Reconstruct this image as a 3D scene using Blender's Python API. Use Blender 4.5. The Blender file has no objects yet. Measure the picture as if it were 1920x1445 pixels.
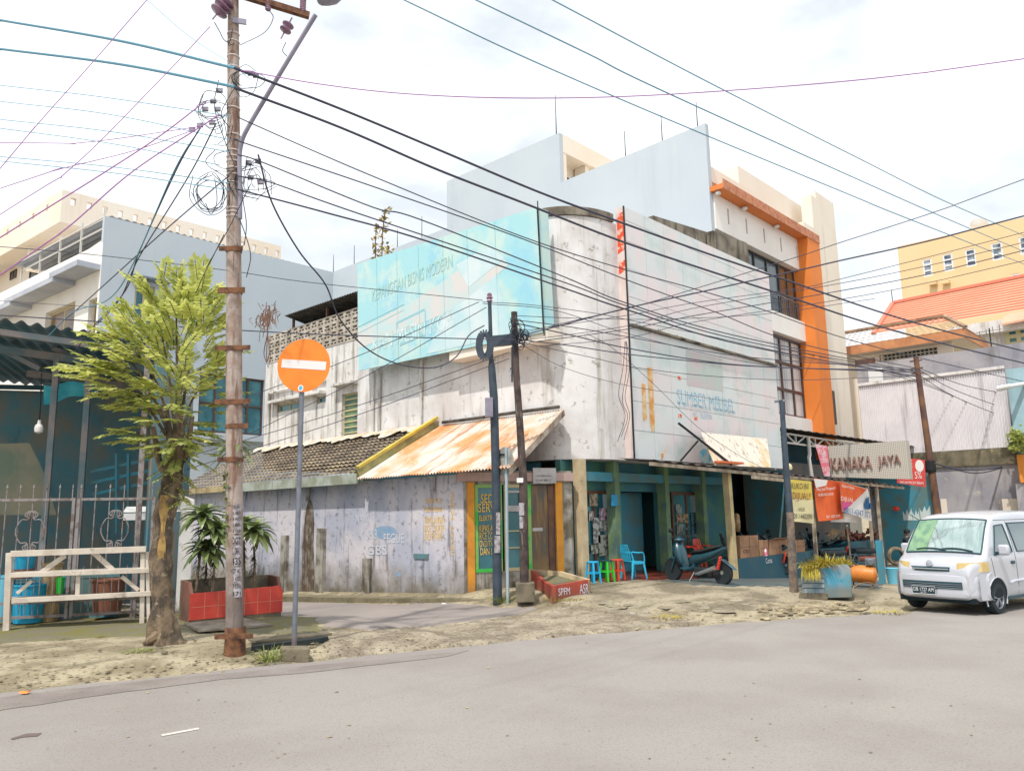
import bpy, bmesh, math, random
from math import sin, cos, pi, radians as R, sqrt, atan2
from mathutils import Vector as V, Matrix, geometry
from mathutils import noise as mnoise

rnd = random.Random(11)
scene = bpy.context.scene
COL = scene.collection

# ------------------------------------------------------------------ camera
YAW, PIT, ROL, FPX = R(43.15), R(9.386), R(-1.07), 1478.2
CAM = V((0, 0, 2.0))
_f = V((cos(PIT)*cos(YAW), cos(PIT)*sin(YAW), sin(PIT)))
_r0 = V((sin(YAW), -cos(YAW), 0)); _u0 = _r0.cross(_f)
_r = cos(ROL)*_r0 + sin(ROL)*_u0; _u = -sin(ROL)*_r0 + cos(ROL)*_u0
cd = bpy.data.cameras.new('camera'); cam = bpy.data.objects.new('camera', cd); COL.objects.link(cam)
cam.matrix_world = Matrix(((_r.x, _u.x, -_f.x, CAM.x), (_r.y, _u.y, -_f.y, CAM.y), (_r.z, _u.z, -_f.z, CAM.z), (0, 0, 0, 1)))
cd.sensor_width = 36; cd.lens = 36*FPX/1920; cd.clip_start = .05; cd.clip_end = 2000
scene.camera = cam

# survey helpers: where the sight line of a photo point meets a known plane of the place
def ray(px, py): return _f + _r*((px-960)/FPX) - _u*((py-722.5)/FPX)
def on(ax, val, px, py):
    d = ray(px, py); t = (val-CAM[ax])/d[ax]; return CAM + d*t
def PX(x, px, py): return on(0, x, px, py)
def PY(y, px, py): return on(1, y, px, py)
def PZ(z, px, py): return on(2, z, px, py)
def PD(d, px, py): return CAM + ray(px, py)*d
def PP(o, n, px, py):
    d = ray(px, py); t = (V(o)-CAM).dot(V(n))/d.dot(V(n)); return CAM + d*t

# ------------------------------------------------------------------ terrain
EDGE = [(-60, 36.0), (-12, 17.2), (3, 11.37), (6.95, 10.01), (10.87, 8.57), (14, 7.0), (16.76, 5.41), (22, 2.8), (80, -24)]
def edge_dist(x, y):
    best = 1e9; s = 1
    for (ax, ay), (bx, by) in zip(EDGE, EDGE[1:]):
        dx, dy = bx-ax, by-ay
        t = max(0, min(1, ((x-ax)*dx+(y-ay)*dy)/(dx*dx+dy*dy)))
        qx, qy = x-ax-t*dx, y-ay-t*dy
        d = sqrt(qx*qx+qy*qy)
        if d < best: best = d; s = 1 if dx*qy-dy*qx > 0 else -1
    return best*s
def ss(a, b, x):
    t = max(0., min(1., (x-a)/(b-a))); return t*t*(3-2*t)
def g(x, y):
    s = edge_dist(x, y)
    if s <= 0: return 0.
    hl = .13*ss(0, 1.1, s); hs = .06*ss(0, 2.2, s); hr = .33*ss(.2, 4.8, s)
    wl = 1-ss(8.6, 9.6, x); wr = ss(12.0, 13.6, x)
    hr -= min(.75, .062*max(0, x-17.2))*ss(.4, 5.2, s)
    h = hs*(1-wl)*(1-wr) + hl*wl + hr*wr*(1-wl)
    h -= .045*max(0, y-13.5)*(1-ss(13., 14.2, x))*ss(7.4, 9.2, x) if y < 40 else 1.19*(1-ss(13., 14.2, x))*ss(7.4, 9.2, x)
    return h
def PG(px, py, dz=0):
    z = .1
    for _ in range(30):
        p = PZ(z+dz, px, py); z += .7*(g(p.x, p.y)-z)
    return V((p.x, p.y, g(p.x, p.y)+dz))

# ------------------------------------------------------------------ colour + materials
def lin(c):
    c /= 255.; return c/12.92 if c <= .04045 else ((c+.055)/1.055)**2.4
def S(r, g_, b, k=1.): return tuple(min(.92, lin(v)*k) for v in (r, g_, b))
def mat(name, base, rough=.75, metal=0, c2=None, ns=1.2, na=(.42, .62), streak=None, ss_=(7, 7, .35), sa=(.55, .75), sk=.8,
        rot=0, speck=None, ps=9, pa=(.6, .68), pk=.9, bump=0, bs=18, spec=.4, low=None, coat=0, rand=None, emit=None, vec='Object', sub=0):
    m = bpy.data.materials.new(name); m.use_nodes = True
    nt = m.node_tree; N = nt.nodes; L = nt.links; b = N['Principled BSDF']
    b.inputs['Roughness'].default_value = rough; b.inputs['Metallic'].default_value = metal
    b.inputs['Specular IOR Level'].default_value = spec; b.inputs['Coat Weight'].default_value = coat
    tc = N.new('ShaderNodeTexCoord')
    def noise(sc, detail=5, sv=None, rg=.55):
        n = N.new('ShaderNodeTexNoise'); n.inputs['Scale'].default_value = sc; n.inputs['Detail'].default_value = detail; n.inputs['Roughness'].default_value = rg
        if sv:
            mp = N.new('ShaderNodeMapping'); mp.inputs['Scale'].default_value = sv
            if rot:
                vr = N.new('ShaderNodeVectorRotate'); vr.rotation_type = 'Z_AXIS'; vr.inputs['Angle'].default_value = rot; L.new(tc.outputs[vec], vr.inputs['Vector']); L.new(vr.outputs[0], mp.inputs['Vector'])
            else: L.new(tc.outputs[vec], mp.inputs['Vector']); L.new(mp.outputs[0], n.inputs['Vector'])
        else: L.new(tc.outputs[vec], n.inputs['Vector'])
        return n.outputs['Fac']
    def rng(src, a, hi=1.):
        mr = N.new('ShaderNodeMapRange'); mr.inputs['From Min'].default_value = a[0]; mr.inputs['From Max'].default_value = a[1]; mr.inputs['To Max'].default_value = hi
        L.new(src, mr.inputs['Value']); return mr.outputs[0]
    def mix(fac, a, bcol):
        mx = N.new('ShaderNodeMix'); mx.data_type = 'RGBA'
        L.new(fac, mx.inputs['Factor'])
        if isinstance(a, tuple): mx.inputs['A'].default_value = (*a, 1)
        else: L.new(a, mx.inputs['A'])
        mx.inputs['B'].default_value = (*bcol, 1); return mx.outputs['Result']
    cur = base
    if c2: cur = mix(rng(noise(ns), na), cur, c2)
    if rand:
        gi = N.new('ShaderNodeNewGeometry'); cur = mix(rng(gi.outputs['Random Per Island'], (.0, 1.), rand[1]), cur, rand[0])
    if streak: cur = mix(rng(noise(1., 6, ss_, .65), sa, sk), cur, streak)
    if speck: cur = mix(rng(noise(ps, 7, None, .7), pa, pk), cur, speck)
    if low:   # (colour, z0, z1): damp band rising from the foot of the object
        sp = N.new('ShaderNodeSeparateXYZ'); L.new(tc.outputs['Object'], sp.inputs[0])
        ad = N.new('ShaderNodeMath'); ad.operation = 'MULTIPLY_ADD'; L.new(noise(2.2, 5), ad.inputs[0]); ad.inputs[1].default_value = (low[2]-low[1])*1.4; L.new(sp.outputs['Z'], ad.inputs[2])
        cur = mix(rng(ad.outputs[0], (low[2]+(low[2]-low[1])*.70, low[1]+(low[2]-low[1])*.70), low[3] if len(low) > 3 else .8), cur, low[0])
    if isinstance(cur, tuple): b.inputs['Base Color'].default_value = (*cur, 1)
    else: L.new(cur, b.inputs['Base Color'])
    if bump:
        bp = N.new('ShaderNodeBump'); bp.inputs['Strength'].default_value = bump; bp.inputs['Distance'].default_value = .02
        L.new(noise(bs, 6, None, .65), bp.inputs['Height']); L.new(bp.outputs[0], b.inputs['Normal'])
    if sub:      # thin leaf: part of the light comes through
        tl = N.new('ShaderNodeBsdfTranslucent'); ms = N.new('ShaderNodeMixShader'); ms.inputs[0].default_value = sub
        if isinstance(cur, tuple): tl.inputs['Color'].default_value = (*cur, 1)
        else: L.new(cur, tl.inputs['Color'])
        L.new(b.outputs[0], ms.inputs[1]); L.new(tl.outputs[0], ms.inputs[2]); L.new(ms.outputs[0], N['Material Output'].inputs['Surface'])
    return m

# ------------------------------------------------------------------ mesh builder
class M:
    def __init__(s): s.v = []; s.f = []
    def add(s, vs, fs):
        o = len(s.v); s.v += [V(p) for p in vs]; s.f += [tuple(i+o for i in f) for f in fs]; return s
    def quad(s, a, b, c, d): return s.add([a, b, c, d], [(0, 1, 2, 3)])
    def poly(s, pts): return s.add(pts, [tuple(range(len(pts)))])
    def box(s, x0, x1, y0, y1, z0, z1):
        return s.add([(x0, y0, z0), (x1, y0, z0), (x1, y1, z0), (x0, y1, z0), (x0, y0, z1), (x1, y0, z1), (x1, y1, z1), (x0, y1, z1)],
                     [(3, 2, 1, 0), (4, 5, 6, 7), (0, 1, 5, 4), (1, 2, 6, 5), (2, 3, 7, 6), (3, 0, 4, 7)])
    def obox(s, c, ax, ay, az):
        c, ax, ay, az = V(c), V(ax), V(ay), V(az)
        p = [c+ax*i+ay*j+az*k for k in (-1, 1) for j in (-1, 1) for i in (-1, 1)]
        return s.add(p, [(2, 3, 1, 0), (4, 5, 7, 6), (0, 1, 5, 4), (1, 3, 7, 5), (3, 2, 6, 7), (2, 0, 4, 6)])
    def beam(s, p, q, w, h, up=(0, 0, 1)):
        p, q = V(p), V(q); d = (q-p); a = d.normalized(); sd = a.cross(V(up))
        if sd.length < 1e-3: sd = a.cross(V((1, 0, 0)))
        sd.normalize(); u = sd.cross(a)
        return s.obox((p+q)/2, d/2, sd*(w/2), u*(h/2))
    def plate(s, pts, t):
        t = V(t); pts = [V(p) for p in pts]; n = len(pts)
        return s.add(pts+[p+t for p in pts], [tuple(range(n-1, -1, -1)), tuple(range(n, 2*n))]+[(i, (i+1) % n, (i+1) % n+n, i+n) for i in range(n)])
    def tube(s, pts, r, n=8, cap=True):
        pts = [V(p) for p in pts]; m = len(pts); rr = r if isinstance(r, (list, tuple)) else [r]*m
        t0 = (pts[1]-pts[0]).normalized(); a = t0.orthogonal().normalized(); rings = []; o = len(s.v)
        for i, p in enumerate(pts):
            t = ((pts[min(i+1, m-1)]-pts[max(i-1, 0)]))
            t = t.normalized() if t.length > 1e-9 else t0
            a = (a-t*a.dot(t)); a = a.normalized() if a.length > 1e-6 else t.orthogonal().normalized(); b = t.cross(a)
            for k in range(n): s.v.append(p+(a*cos(2*pi*k/n)+b*sin(2*pi*k/n))*rr[i])
        for i in range(m-1):
            for k in range(n): s.f.append((o+i*n+k, o+i*n+(k+1) % n, o+(i+1)*n+(k+1) % n, o+(i+1)*n+k))
        if cap: s.f.append(tuple(o+k for k in range(n-1, -1, -1))); s.f.append(tuple(o+(m-1)*n+k for k in range(n)))
        return s
    def lathe(s, c, prof, n=20, axis=(0, 0, 1)):
        c, ax = V(c), V(axis).normalized(); a = ax.orthogonal().normalized(); b = ax.cross(a); o = len(s.v); m = len(prof)
        for r_, h in prof:
            for k in range(n): s.v.append(c+ax*h+(a*cos(2*pi*k/n)+b*sin(2*pi*k/n))*max(r_, 1e-4))
        for i in range(m-1):
            for k in range(n): s.f.append((o+i*n+k, o+i*n+(k+1) % n, o+(i+1)*n+(k+1) % n, o+(i+1)*n+k))
        s.f.append(tuple(o+k for k in range(n-1, -1, -1))); s.f.append(tuple(o+(m-1)*n+k for k in range(n)))
        return s
    def grid(s, nu, nv, fn):
        o = len(s.v)
        for j in range(nv+1):
            for i in range(nu+1): s.v.append(V(fn(i/nu, j/nv)))
        for j in range(nv):
            for i in range(nu): a = o+j*(nu+1)+i; s.f.append((a, a+1, a+nu+2, a+nu+1))
        return s
    def wall(s, O, U, W, T, w, h, holes=()):
        """wall sheet with real rectangular openings: O corner, U right, W up, T thickness vector (to the back)"""
        O, U, W, T = V(O), V(U), V(W), V(T)
        us = sorted({0, w, *[q for k in holes for q in k[:2]]}); ws = sorted({0, h, *[q for k in holes for q in k[2:4]]})
        def solid(i, j):
            if not (0 <= i < len(us)-1 and 0 <= j < len(ws)-1): return False
            cu, cw = (us[i]+us[i+1])/2, (ws[j]+ws[j+1])/2
            return not any(k[0] < cu < k[1] and k[2] < cw < k[3] for k in holes)
        P = lambda u, v_, t: O+U*u+W*v_+T*t
        for i in range(len(us)-1):
            for j in range(len(ws)-1):
                if not solid(i, j): continue
                a, b, c, d = us[i], us[i+1], ws[j], ws[j+1]
                s.quad(P(a, c, 0), P(b, c, 0), P(b, d, 0), P(a, d, 0)); s.quad(P(b, c, 1), P(a, c, 1), P(a, d, 1), P(b, d, 1))
                if not solid(i-1, j): s.quad(P(a, c, 1), P(a, c, 0), P(a, d, 0), P(a, d, 1))
                if not solid(i+1, j): s.quad(P(b, c, 0), P(b, c, 1), P(b, d, 1), P(b, d, 0))
                if not solid(i, j-1): s.quad(P(a, c, 1), P(b, c, 1), P(b, c, 0), P(a, c, 0))
                if not solid(i, j+1): s.quad(P(a, d, 0), P(b, d, 0), P(b, d, 1), P(a, d, 1))
        return s
    def build(s, name, m, parent=None, smooth=False, bevel=0, label=None):
        me = bpy.data.meshes.new(name); o = bpy.data.objects.new(name, me); COL.objects.link(o)
        root = parent
        while root is not None and root.parent is not None: root = root.parent
        off = V(root['_o']) if root is not None else V((0, 0, 0))
        me.from_pydata([p-off for p in s.v], [], s.f); me.update()
        bm = bmesh.new(); bm.from_mesh(me); bmesh.ops.recalc_face_normals(bm, faces=bm.faces); bm.to_mesh(me); bm.free()
        if m: me.materials.append(m)
        if smooth:
            for p in me.polygons: p.use_smooth = True
            try: me.set_sharp_from_angle(angle=R(smooth if smooth is not True else 40))
            except Exception: pass
        if bevel:
            md = o.modifiers.new('bevel', 'BEVEL'); md.width = bevel; md.segments = 2; md.limit_method = 'ANGLE'
        if parent: o.parent = parent
        if label: o['label'] = label
        return o
    def solo(s, name, m, label, cat, loc=None, group=None, smooth=False, bevel=0):
        """a thing that is one mesh"""
        loc = V(loc) if loc is not None else V((sum(p.x for p in s.v)/len(s.v), sum(p.y for p in s.v)/len(s.v), min(p.z for p in s.v)))
        q = M(); q.v = [p-loc for p in s.v]; q.f = s.f
        o = q.build(name, m, None, smooth, bevel); o.location = loc; tag(o, label, cat, group); return o
    def struct(s, name, m, smooth=False, kind='structure'):
        o = s.build(name, m, None, smooth); o['kind'] = kind; return o
def tag(o, label, cat, group=None):
    o['label'] = label; o['category'] = cat
    if group: o['group'] = group
    return o
ROOTS = []
def thing(name, label, cat, loc=(0, 0, 0), group=None):
    o = bpy.data.objects.new(name, None); COL.objects.link(o); o.location = loc; o.empty_display_size = .2
    o['_o'] = tuple(loc); ROOTS.append(o); return tag(o, label, cat, group)
def dup(root, loc, rotz=0, label=None, group=None):
    def cp(o, par):
        c = o.copy(); COL.objects.link(c)
        if par is not None: c.parent = par
        for ch in [q for q in bpy.data.objects if q.parent == o and q not in new]: new.append(cp(ch, c))
        new.append(c); return c
    new = []; r_ = cp(root, None); r_.location = loc; r_.rotation_euler = (0, 0, rotz)
    if label: r_['label'] = label
    if group: r_['group'] = group
    return r_
_fc = {}
def text(s, O, U, W, w, h, m, parent, name='lettering', ext=.006, out=None, center=False, label=None):
    """one line of raised lettering fitted to a w x h box on the plane O,U,W"""
    cu = bpy.data.curves.new('t', 'FONT'); cu.body = s; cu.resolution_u = 3
    to = bpy.data.objects.new('t', cu); COL.objects.link(to)
    dg = bpy.context.evaluated_depsgraph_get(); me = bpy.data.meshes.new_from_object(to.evaluated_get(dg))
    bpy.data.objects.remove(to); bpy.data.curves.remove(cu)
    vs = [v.co.copy() for v in me.vertices]; fs = [tuple(p.vertices) for p in me.polygons]; bpy.data.meshes.remove(me)
    if not vs: return None
    x0, x1 = min(v.x for v in vs), max(v.x for v in vs); y0, y1 = min(v.y for v in vs), max(v.y for v in vs)
    O, U, W = V(O), V(U).normalized(), V(W).normalized(); n = V(out).normalized() if out is not None else U.cross(W).normalized()
    q = M(); P = [O+U*((v.x-x0)/(x1-x0)*w)+W*((v.y-y0)/(y1-y0)*h)+n*ext for v in vs]; q.add(P, fs)
    if ext > .012:
        q2 = [p-n*ext for p in P]; o = len(q.v); q.v += q2; ed = {}
        for f in fs:
            for a, b in zip(f, f[1:]+f[:1]): ed[(min(a, b), max(a, b))] = ed.get((min(a, b), max(a, b)), [])+[(a, b)]
        for k in ed.values():
            if len(k) == 1: a, b = k[0]; q.f.append((a, b, b+o, a+o))
    return q.build(name, m, parent, label=label)
def spline(pts, n=12):
    pts = [V(p) for p in pts]; out = []
    P = [pts[0]*2-pts[1]]+pts+[pts[-1]*2-pts[-2]]
    for i in range(1, len(P)-2):
        for k in range(n):
            t = k/n; a, b, c, d = P[i-1], P[i], P[i+1], P[i+2]
            out.append(.5*((2*b)+(c-a)*t+(2*a-5*b+4*c-d)*t*t+(3*b-a-3*c+d)*t**3))
    return out+[pts[-1]]

# ------------------------------------------------------------------ world + sun
w = bpy.data.worlds.new('World'); scene.world = w; w.use_nodes = True
nt = w.node_tree; N = nt.nodes; L = nt.links; bg = N['Background']
SUN = V((-.58, -.17, 1.05)).normalized()
sky = N.new('ShaderNodeTexSky'); sky.sky_type = 'NISHITA'; sky.sun_disc = False
sky.sun_elevation = math.asin(SUN.z); sky.sun_rotation = atan2(SUN.x, SUN.y)
tc = N.new('ShaderNodeTexCoord'); mp = N.new('ShaderNodeMapping'); mp.inputs['Scale'].default_value = (1, 1, 2.2)
nz = N.new('ShaderNodeTexNoise'); nz.inputs['Scale'].default_value = 2.6; nz.inputs['Detail'].default_value = 7; nz.inputs['Roughness'].default_value = .55
L.new(tc.outputs['Generated'], mp.inputs[0]); L.new(mp.outputs[0], nz.inputs['Vector'])
mr = N.new('ShaderNodeMapRange'); mr.inputs['From Min'].default_value = .38; mr.inputs['From Max'].default_value = .55; mr.inputs['To Min'].default_value = .64; mr.inputs['To Max'].default_value = 1.
L.new(nz.outputs['Fac'], mr.inputs['Value'])
mx = N.new('ShaderNodeMix'); mx.data_type = 'RGBA'; L.new(mr.outputs[0], mx.inputs['Factor']); L.new(sky.outputs[0], mx.inputs['A'])
mx.inputs['B'].default_value = (12.6, 13.2, 13.6, 1)          # bright thin overcast, same physical scale as the sky texture
L.new(mx.outputs['Result'], bg.inputs['Color']); bg.inputs['Strength'].default_value = .1
sd = bpy.data.lights.new('sun', 'SUN'); sd.energy = 3.5; sd.angle = R(1.2); sd.color = (1, .955, .88)
so = bpy.data.objects.new('sun', sd); COL.objects.link(so); so.rotation_euler = SUN.to_track_quat('Z', 'Y').to_euler(); so.location = (0, 0, 40)
scene.view_settings.view_transform = 'Standard'; scene.view_settings.look = 'None'; scene.view_settings.exposure = 0
# ------------------------------------------------------------------ materials
MT = {}
MT['asphalt'] = mat('asphalt', S(197, 190, 183, .64), .92, c2=S(188, 180, 173, .62), ns=.45, na=(.42, .6), rot=R(25), streak=S(176, 167, 163, .6), ss_=(.10, 1.1, 1), sa=(.5, .72), sk=.55, speck=S(142, 132, 126, .58), ps=42, pa=(.52, .70), pk=.6, bump=.6, bs=70, spec=.15)
MT['asphalt2'] = mat('alley_asphalt', S(180, 168, 164, .60), .92, c2=S(192, 180, 172, .60), ns=.7, speck=S(150, 140, 136, .6), ps=45, pk=.5, bump=.35, bs=110, spec=.2)
MT['dirt'] = mat('dirt', S(216, 202, 172, .62), .95, c2=S(178, 164, 136, .6), ns=1.1, na=(.44, .6), streak=S(146, 138, 114, .55), ss_=(1.6, 2.6, 1), sa=(.54, .66), sk=.75, speck=S(108, 92, 72, .5), ps=11, pa=(.56, .62), pk=.8, bump=1., bs=26, spec=.15)
MT['gravel'] = mat('gravel', S(202, 188, 166, .62), .95, c2=S(172, 158, 138, .58), ns=1.6, na=(.42, .58), streak=S(224, 210, 182, .62), ss_=(2.3, 3.3, 1), sa=(.52, .64), sk=.75, speck=S(112, 98, 80, .5), ps=17, pa=(.53, .60), pk=.8, bump=1., bs=34, spec=.15)
MT['concrete_floor'] = mat('old_concrete_floor', S(208, 194, 168, .62), .9, c2=S(164, 152, 130, .58), ns=.9, na=(.44, .58), streak=S(138, 136, 100, .55), ss_=(1.1, 2.4, 1), sa=(.55, .66), sk=.75, speck=S(96, 84, 68, .5), ps=13, pa=(.57, .63), pk=.85, bump=1., bs=30, spec=.2)
MT['moss'] = mat('mossy_soil', S(156, 150, 126, .55), .95, c2=S(158, 152, 100, .55), ns=1.6, speck=S(112, 112, 90, .5), ps=18, pk=.7, bump=.9, bs=30, spec=.1)
MT['pave'] = mat('sidewalk_concrete', S(172, 160, 134, .62), .92, c2=S(150, 142, 116, .6), ns=1.8, speck=S(112, 106, 90, .6), ps=15, pa=(.56, .64), bump=.8, bs=26, spec=.15)
MT['redfloor'] = mat('red_floor', S(186, 92, 66, .5), .35, c2=S(150, 70, 60, .5), ns=2, spec=.4)

def sheet(poly, off, sp=.3, jit=0., hfun=None, dens=.25, rough=0., feather=.045):
    """terrain-following sheet inside a closed outline (x, y)"""
    b = []
    for (ax, ay), (bx, by) in zip(poly, poly[1:]+poly[:1]):
        n = max(1, int(sqrt((bx-ax)**2+(by-ay)**2)/dens))
        for i in range(n):
            t = i/n; j = jit*(mnoise.noise(V((ax+(bx-ax)*t, ay+(by-ay)*t, 0))*2.3)+.6*mnoise.noise(V((ax+(bx-ax)*t, ay+(by-ay)*t, 3))*6.1))
            l = max(1e-6, sqrt((bx-ax)**2+(by-ay)**2))
            b.append(V((ax+(bx-ax)*t-(by-ay)/l*j, ay+(by-ay)*t+(bx-ax)/l*j)))
    nb = len(b); pts = list(b)
    x0, x1 = min(p.x for p in b), max(p.x for p in b); y0, y1 = min(p.y for p in b), max(p.y for p in b)
    i0, i1, j0, j1 = int(x0/sp)-1, int(x1/sp)+1, int(y0/sp)-1, int(y1/sp)+1
    for i in range(i0, i1+1):
        for j in range(j0, j1+1): pts.append(V((i*sp, j*sp)))
    r_ = geometry.delaunay_2d_cdt(pts, [(i, (i+1) % nb) for i in range(nb)], [list(range(nb))], 1, 1e-4)
    vs, fs = r_[0], r_[2]; h = hfun or g
    q = M()
    for v in vs: q.v.append(V((v.x, v.y, h(v.x, v.y)+off+(rough*mnoise.noise(V((v.x, v.y, 0))*3.1) if rough else 0))))
    if feather:
        for k, o_ in enumerate(r_[3]):
            if any(i < nb for i in o_): q.v[k].z -= off+feather
    q.f = [tuple(f) for f in fs]; return q
def gx(px, py): p = PG(px, py); return (p.x, p.y)

# the ground: one sheet out to the horizon, dense where it is seen
q = M()
xs = [-400, -200, -100, -50, -25, -12, -6]+[-3+.3*i for i in range(101)]+[30, 34, 40, 50, 70, 110, 200, 400, 700]
ys = [-400, -200, -100, -50, -25, -10]+[-2+.3*i for i in range(91)]+[28, 32, 38, 46, 60, 90, 150, 300, 700]
for y in ys:
    for x in xs:
        h = g(x, y)
        s = edge_dist(x, y)
        if 0 < s < 14 and -4 < x < 28: h += .007*ss(.0, .35, s)*mnoise.noise(V((x, y, 0))*2.4)*(1-ss(9.2, 9.6, x)*(1-ss(12.2, 13, x))*ss(12, 13, y))
        q.v.append(V((x, y, h-.024)))
nx = len(xs)
for j in range(len(ys)-1):
    for i in range(nx-1): a = j*nx+i; q.f.append((a, a+1, a+nx+1, a+nx))
q.struct('ground', MT['dirt'], True)
# main road, its ragged edge along the verge
road = [(-60, 36), (-12, 17.2), (3, 11.37), (6.95, 10.01), (10.87, 8.57), (14, 7.0), (16.76, 5.41), (22, 2.8), (80, -24), (80, -60), (-60, -30)]
def fine_road():
    b = []
    for (ax, ay), (bx, by) in zip(road, road[1:]+road[:1]):
        l = sqrt((bx-ax)**2+(by-ay)**2); near = (-4 < ax < 24 and ay > 0)
        n = int(l/.12) if near else max(1, int(l/4))
        for i in range(n):
            t = i/n; x, y = ax+(bx-ax)*t, ay+(by-ay)*t
            j = .09*mnoise.noise(V((x, y, 0))*1.3)+.06*mnoise.noise(V((x, y, 5))*5) if near else 0
            b.append((x+j*.4, y+j))
    return b
q = M(); q.poly([(x, y, .006) for x, y in fine_road()]); q.struct('main_road', MT['asphalt'])
# alley that leaves the road between the two corners
alley = [gx(612, 1172), gx(690, 1180), gx(800, 1172), gx(900, 1160), gx(1030, 1134), gx(940, 1136), (12.55, 12.9), (12.3, 14.5), (12.15, 24), (12.1, 60), (8.6, 60), (9.0, 24), (9.25, 16.2), gx(575, 1158)]
sheet(alley, .014, .3, .05).struct('side_street', MT['asphalt2'], True)
# rubble apron between road and alley, worn concrete forecourt, mossy verge
sheet([gx(600, 1180), gx(690, 1183), gx(800, 1176), gx(905, 1163), gx(1040, 1136), gx(1130, 1138), gx(1230, 1150), gx(1330, 1168), (12.1, 8.2), (10.87, 8.67), (9, 9.4), (6.8, 10.2)], .020, .15, .06, rough=.012).struct('gravel_apron', MT['gravel'], True)
sheet([gx(1045, 1130), (14.0, 12.2), (17.2, 12.28), (40, 12.28), (40, 2), (24, 4.0), (19, 6.3), gx(1640, 1130), gx(1500, 1140), gx(1350, 1146), gx(1200, 1142)], .010, .3, .08, rough=.008).struct('forecourt', MT['concrete_floor'], True)
sheet([(6.9, 11.0), (7.3, 12.4), (6.7, 13.6), (4, 15.2), (1.5, 16.4), (1.2, 19), (4, 20), (7, 18), (9.1, 17.0), (9.2, 14.2), gx(600, 1165), gx(610, 1185), gx(540, 1205)], .012, .25, .12, rough=.02).struct('mossy_verge', MT['moss'], True)
# raised pavement with its broken kerb along the low wall
pv = M()
pw = [(12.15, 24), (12.25, 18), (12.3, 16), (12.38, 14.6), (12.55, 13.4), (12.85, 12.75), (13.6, 12.2), (15.2, 12.55), (16.2, 13.2), (13.1, 14.0), (13.1, 24)]
def pz(x, y): return .17-.042*max(0, y-13.6)
q = sheet(pw, 0, .3, .035, feather=0, hfun=lambda x, y: pz(x, y)+.012*mnoise.noise(V((x, y, 0))*3))
n0 = len(q.v); bnd = {}
for f in q.f:
    for a, b in zip(f, f[1:]+f[:1]): bnd[(min(a, b), max(a, b))] = bnd.get((min(a, b), max(a, b)), 0)+1
q.v += [p-V((0, 0, .3)) for p in q.v[:n0]]
q.f += [(a, b, b+n0, a+n0) for (a, b), c in bnd.items() if c == 1]
q.struct('pavement', MT['pave'])
# painted darkness of the storm drain slot beside the no-entry sign
MT['darkgap'] = mat('drain_dark', (.012, .016, .018), .8, c2=(.03, .04, .04))
MT['oldconc'] = mat('old_concrete', S(160, 148, 126, .6), .92, c2=S(130, 122, 106, .6), ns=4, speck=S(90, 84, 74, .6), ps=16, bump=.8, bs=30, spec=.2)

# darker worn strip of asphalt along the left road edge, loose rubble on the verges
MT['asphalt_dk'] = mat('dark_edge_asphalt', S(182, 172, 166, .6), .92, c2=S(168, 158, 152, .58), ns=1.4, speck=S(120, 112, 108, .55), ps=40, pa=(.55, .68), bump=.6, bs=60, spec=.15)
bnd_ = [PZ(.011, *k) for k in ((-60, 1314), (120, 1292), (300, 1272), (480, 1256), (640, 1241), (760, 1230), (880, 1218), (840, 1230), (700, 1246), (560, 1262), (420, 1272), (300, 1288), (160, 1306), (60, 1322), (-60, 1340))]
bn2 = []
for a, b in zip(bnd_, bnd_[1:]+bnd_[:1]):
    for k in range(6): p = a.lerp(b, k/6); j = .05*mnoise.noise(p*3); bn2.append((p.x+j, p.y+j*.6, .011))
q = M(); q.poly(bn2); q.struct('road_edge_strip', MT['asphalt_dk'])
MT['palestone'] = mat('pale_rubble', S(226, 208, 172, .66), .95, c2=S(176, 160, 132, .62), ns=5, rand=(S(150, 136, 114, .6), .8), bump=.6, bs=30, spec=.1)
def rubble(n_, fn, s0, s1, flat):
    q = M()
    for i in range(n_):
        c = PG(*fn()); s_ = rnd.uniform(s0, s1); k_ = rnd.randint(5, 7); a0 = rnd.uniform(0, 6.3); el = rnd.uniform(.5, 1.); o = len(q.v); h_ = s_*flat
        rr_ = [rnd.uniform(.7, 1.1) for _ in range(k_)]
        for lev, sc in ((-.4, 1.), (.5, .95), (1., .7)):
            for j in range(k_): t = a0+2*pi*j/k_; q.v.append(c+V((cos(t)*s_*rr_[j]*sc, sin(t)*s_*rr_[j]*sc*el, h_*lev)))
        for l in range(2):
            for j in range(k_): q.f.append((o+l*k_+j, o+l*k_+(j+1) % k_, o+(l+1)*k_+(j+1) % k_, o+(l+1)*k_+j))
        q.f.append(tuple(o+2*k_+j for j in range(k_)))
    return q
def band(x0, x1, y0, y1, sl=0.):
    def f():
        x = rnd.uniform(x0, x1); return (x, (y0+y1)/2+rnd.gauss(0, (y1-y0)/3.2)+sl*(x-x0))
    return f
rubble(230, band(1425, 1625, 1130, 1152, -.03), .03, .13, .22).struct('rubble_strip', MT['palestone'], False, 'stuff')
rubble(240, band(-10, 600, 1246, 1310, -.10), .008, .045, .22).struct('verge_rubble', MT['palestone'], False, 'stuff')
rubble(420, band(640, 1330, 1178, 1212, -.055), .008, .034, .35).struct('apron_rubble', MT['palestone'], False, 'stuff')

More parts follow.
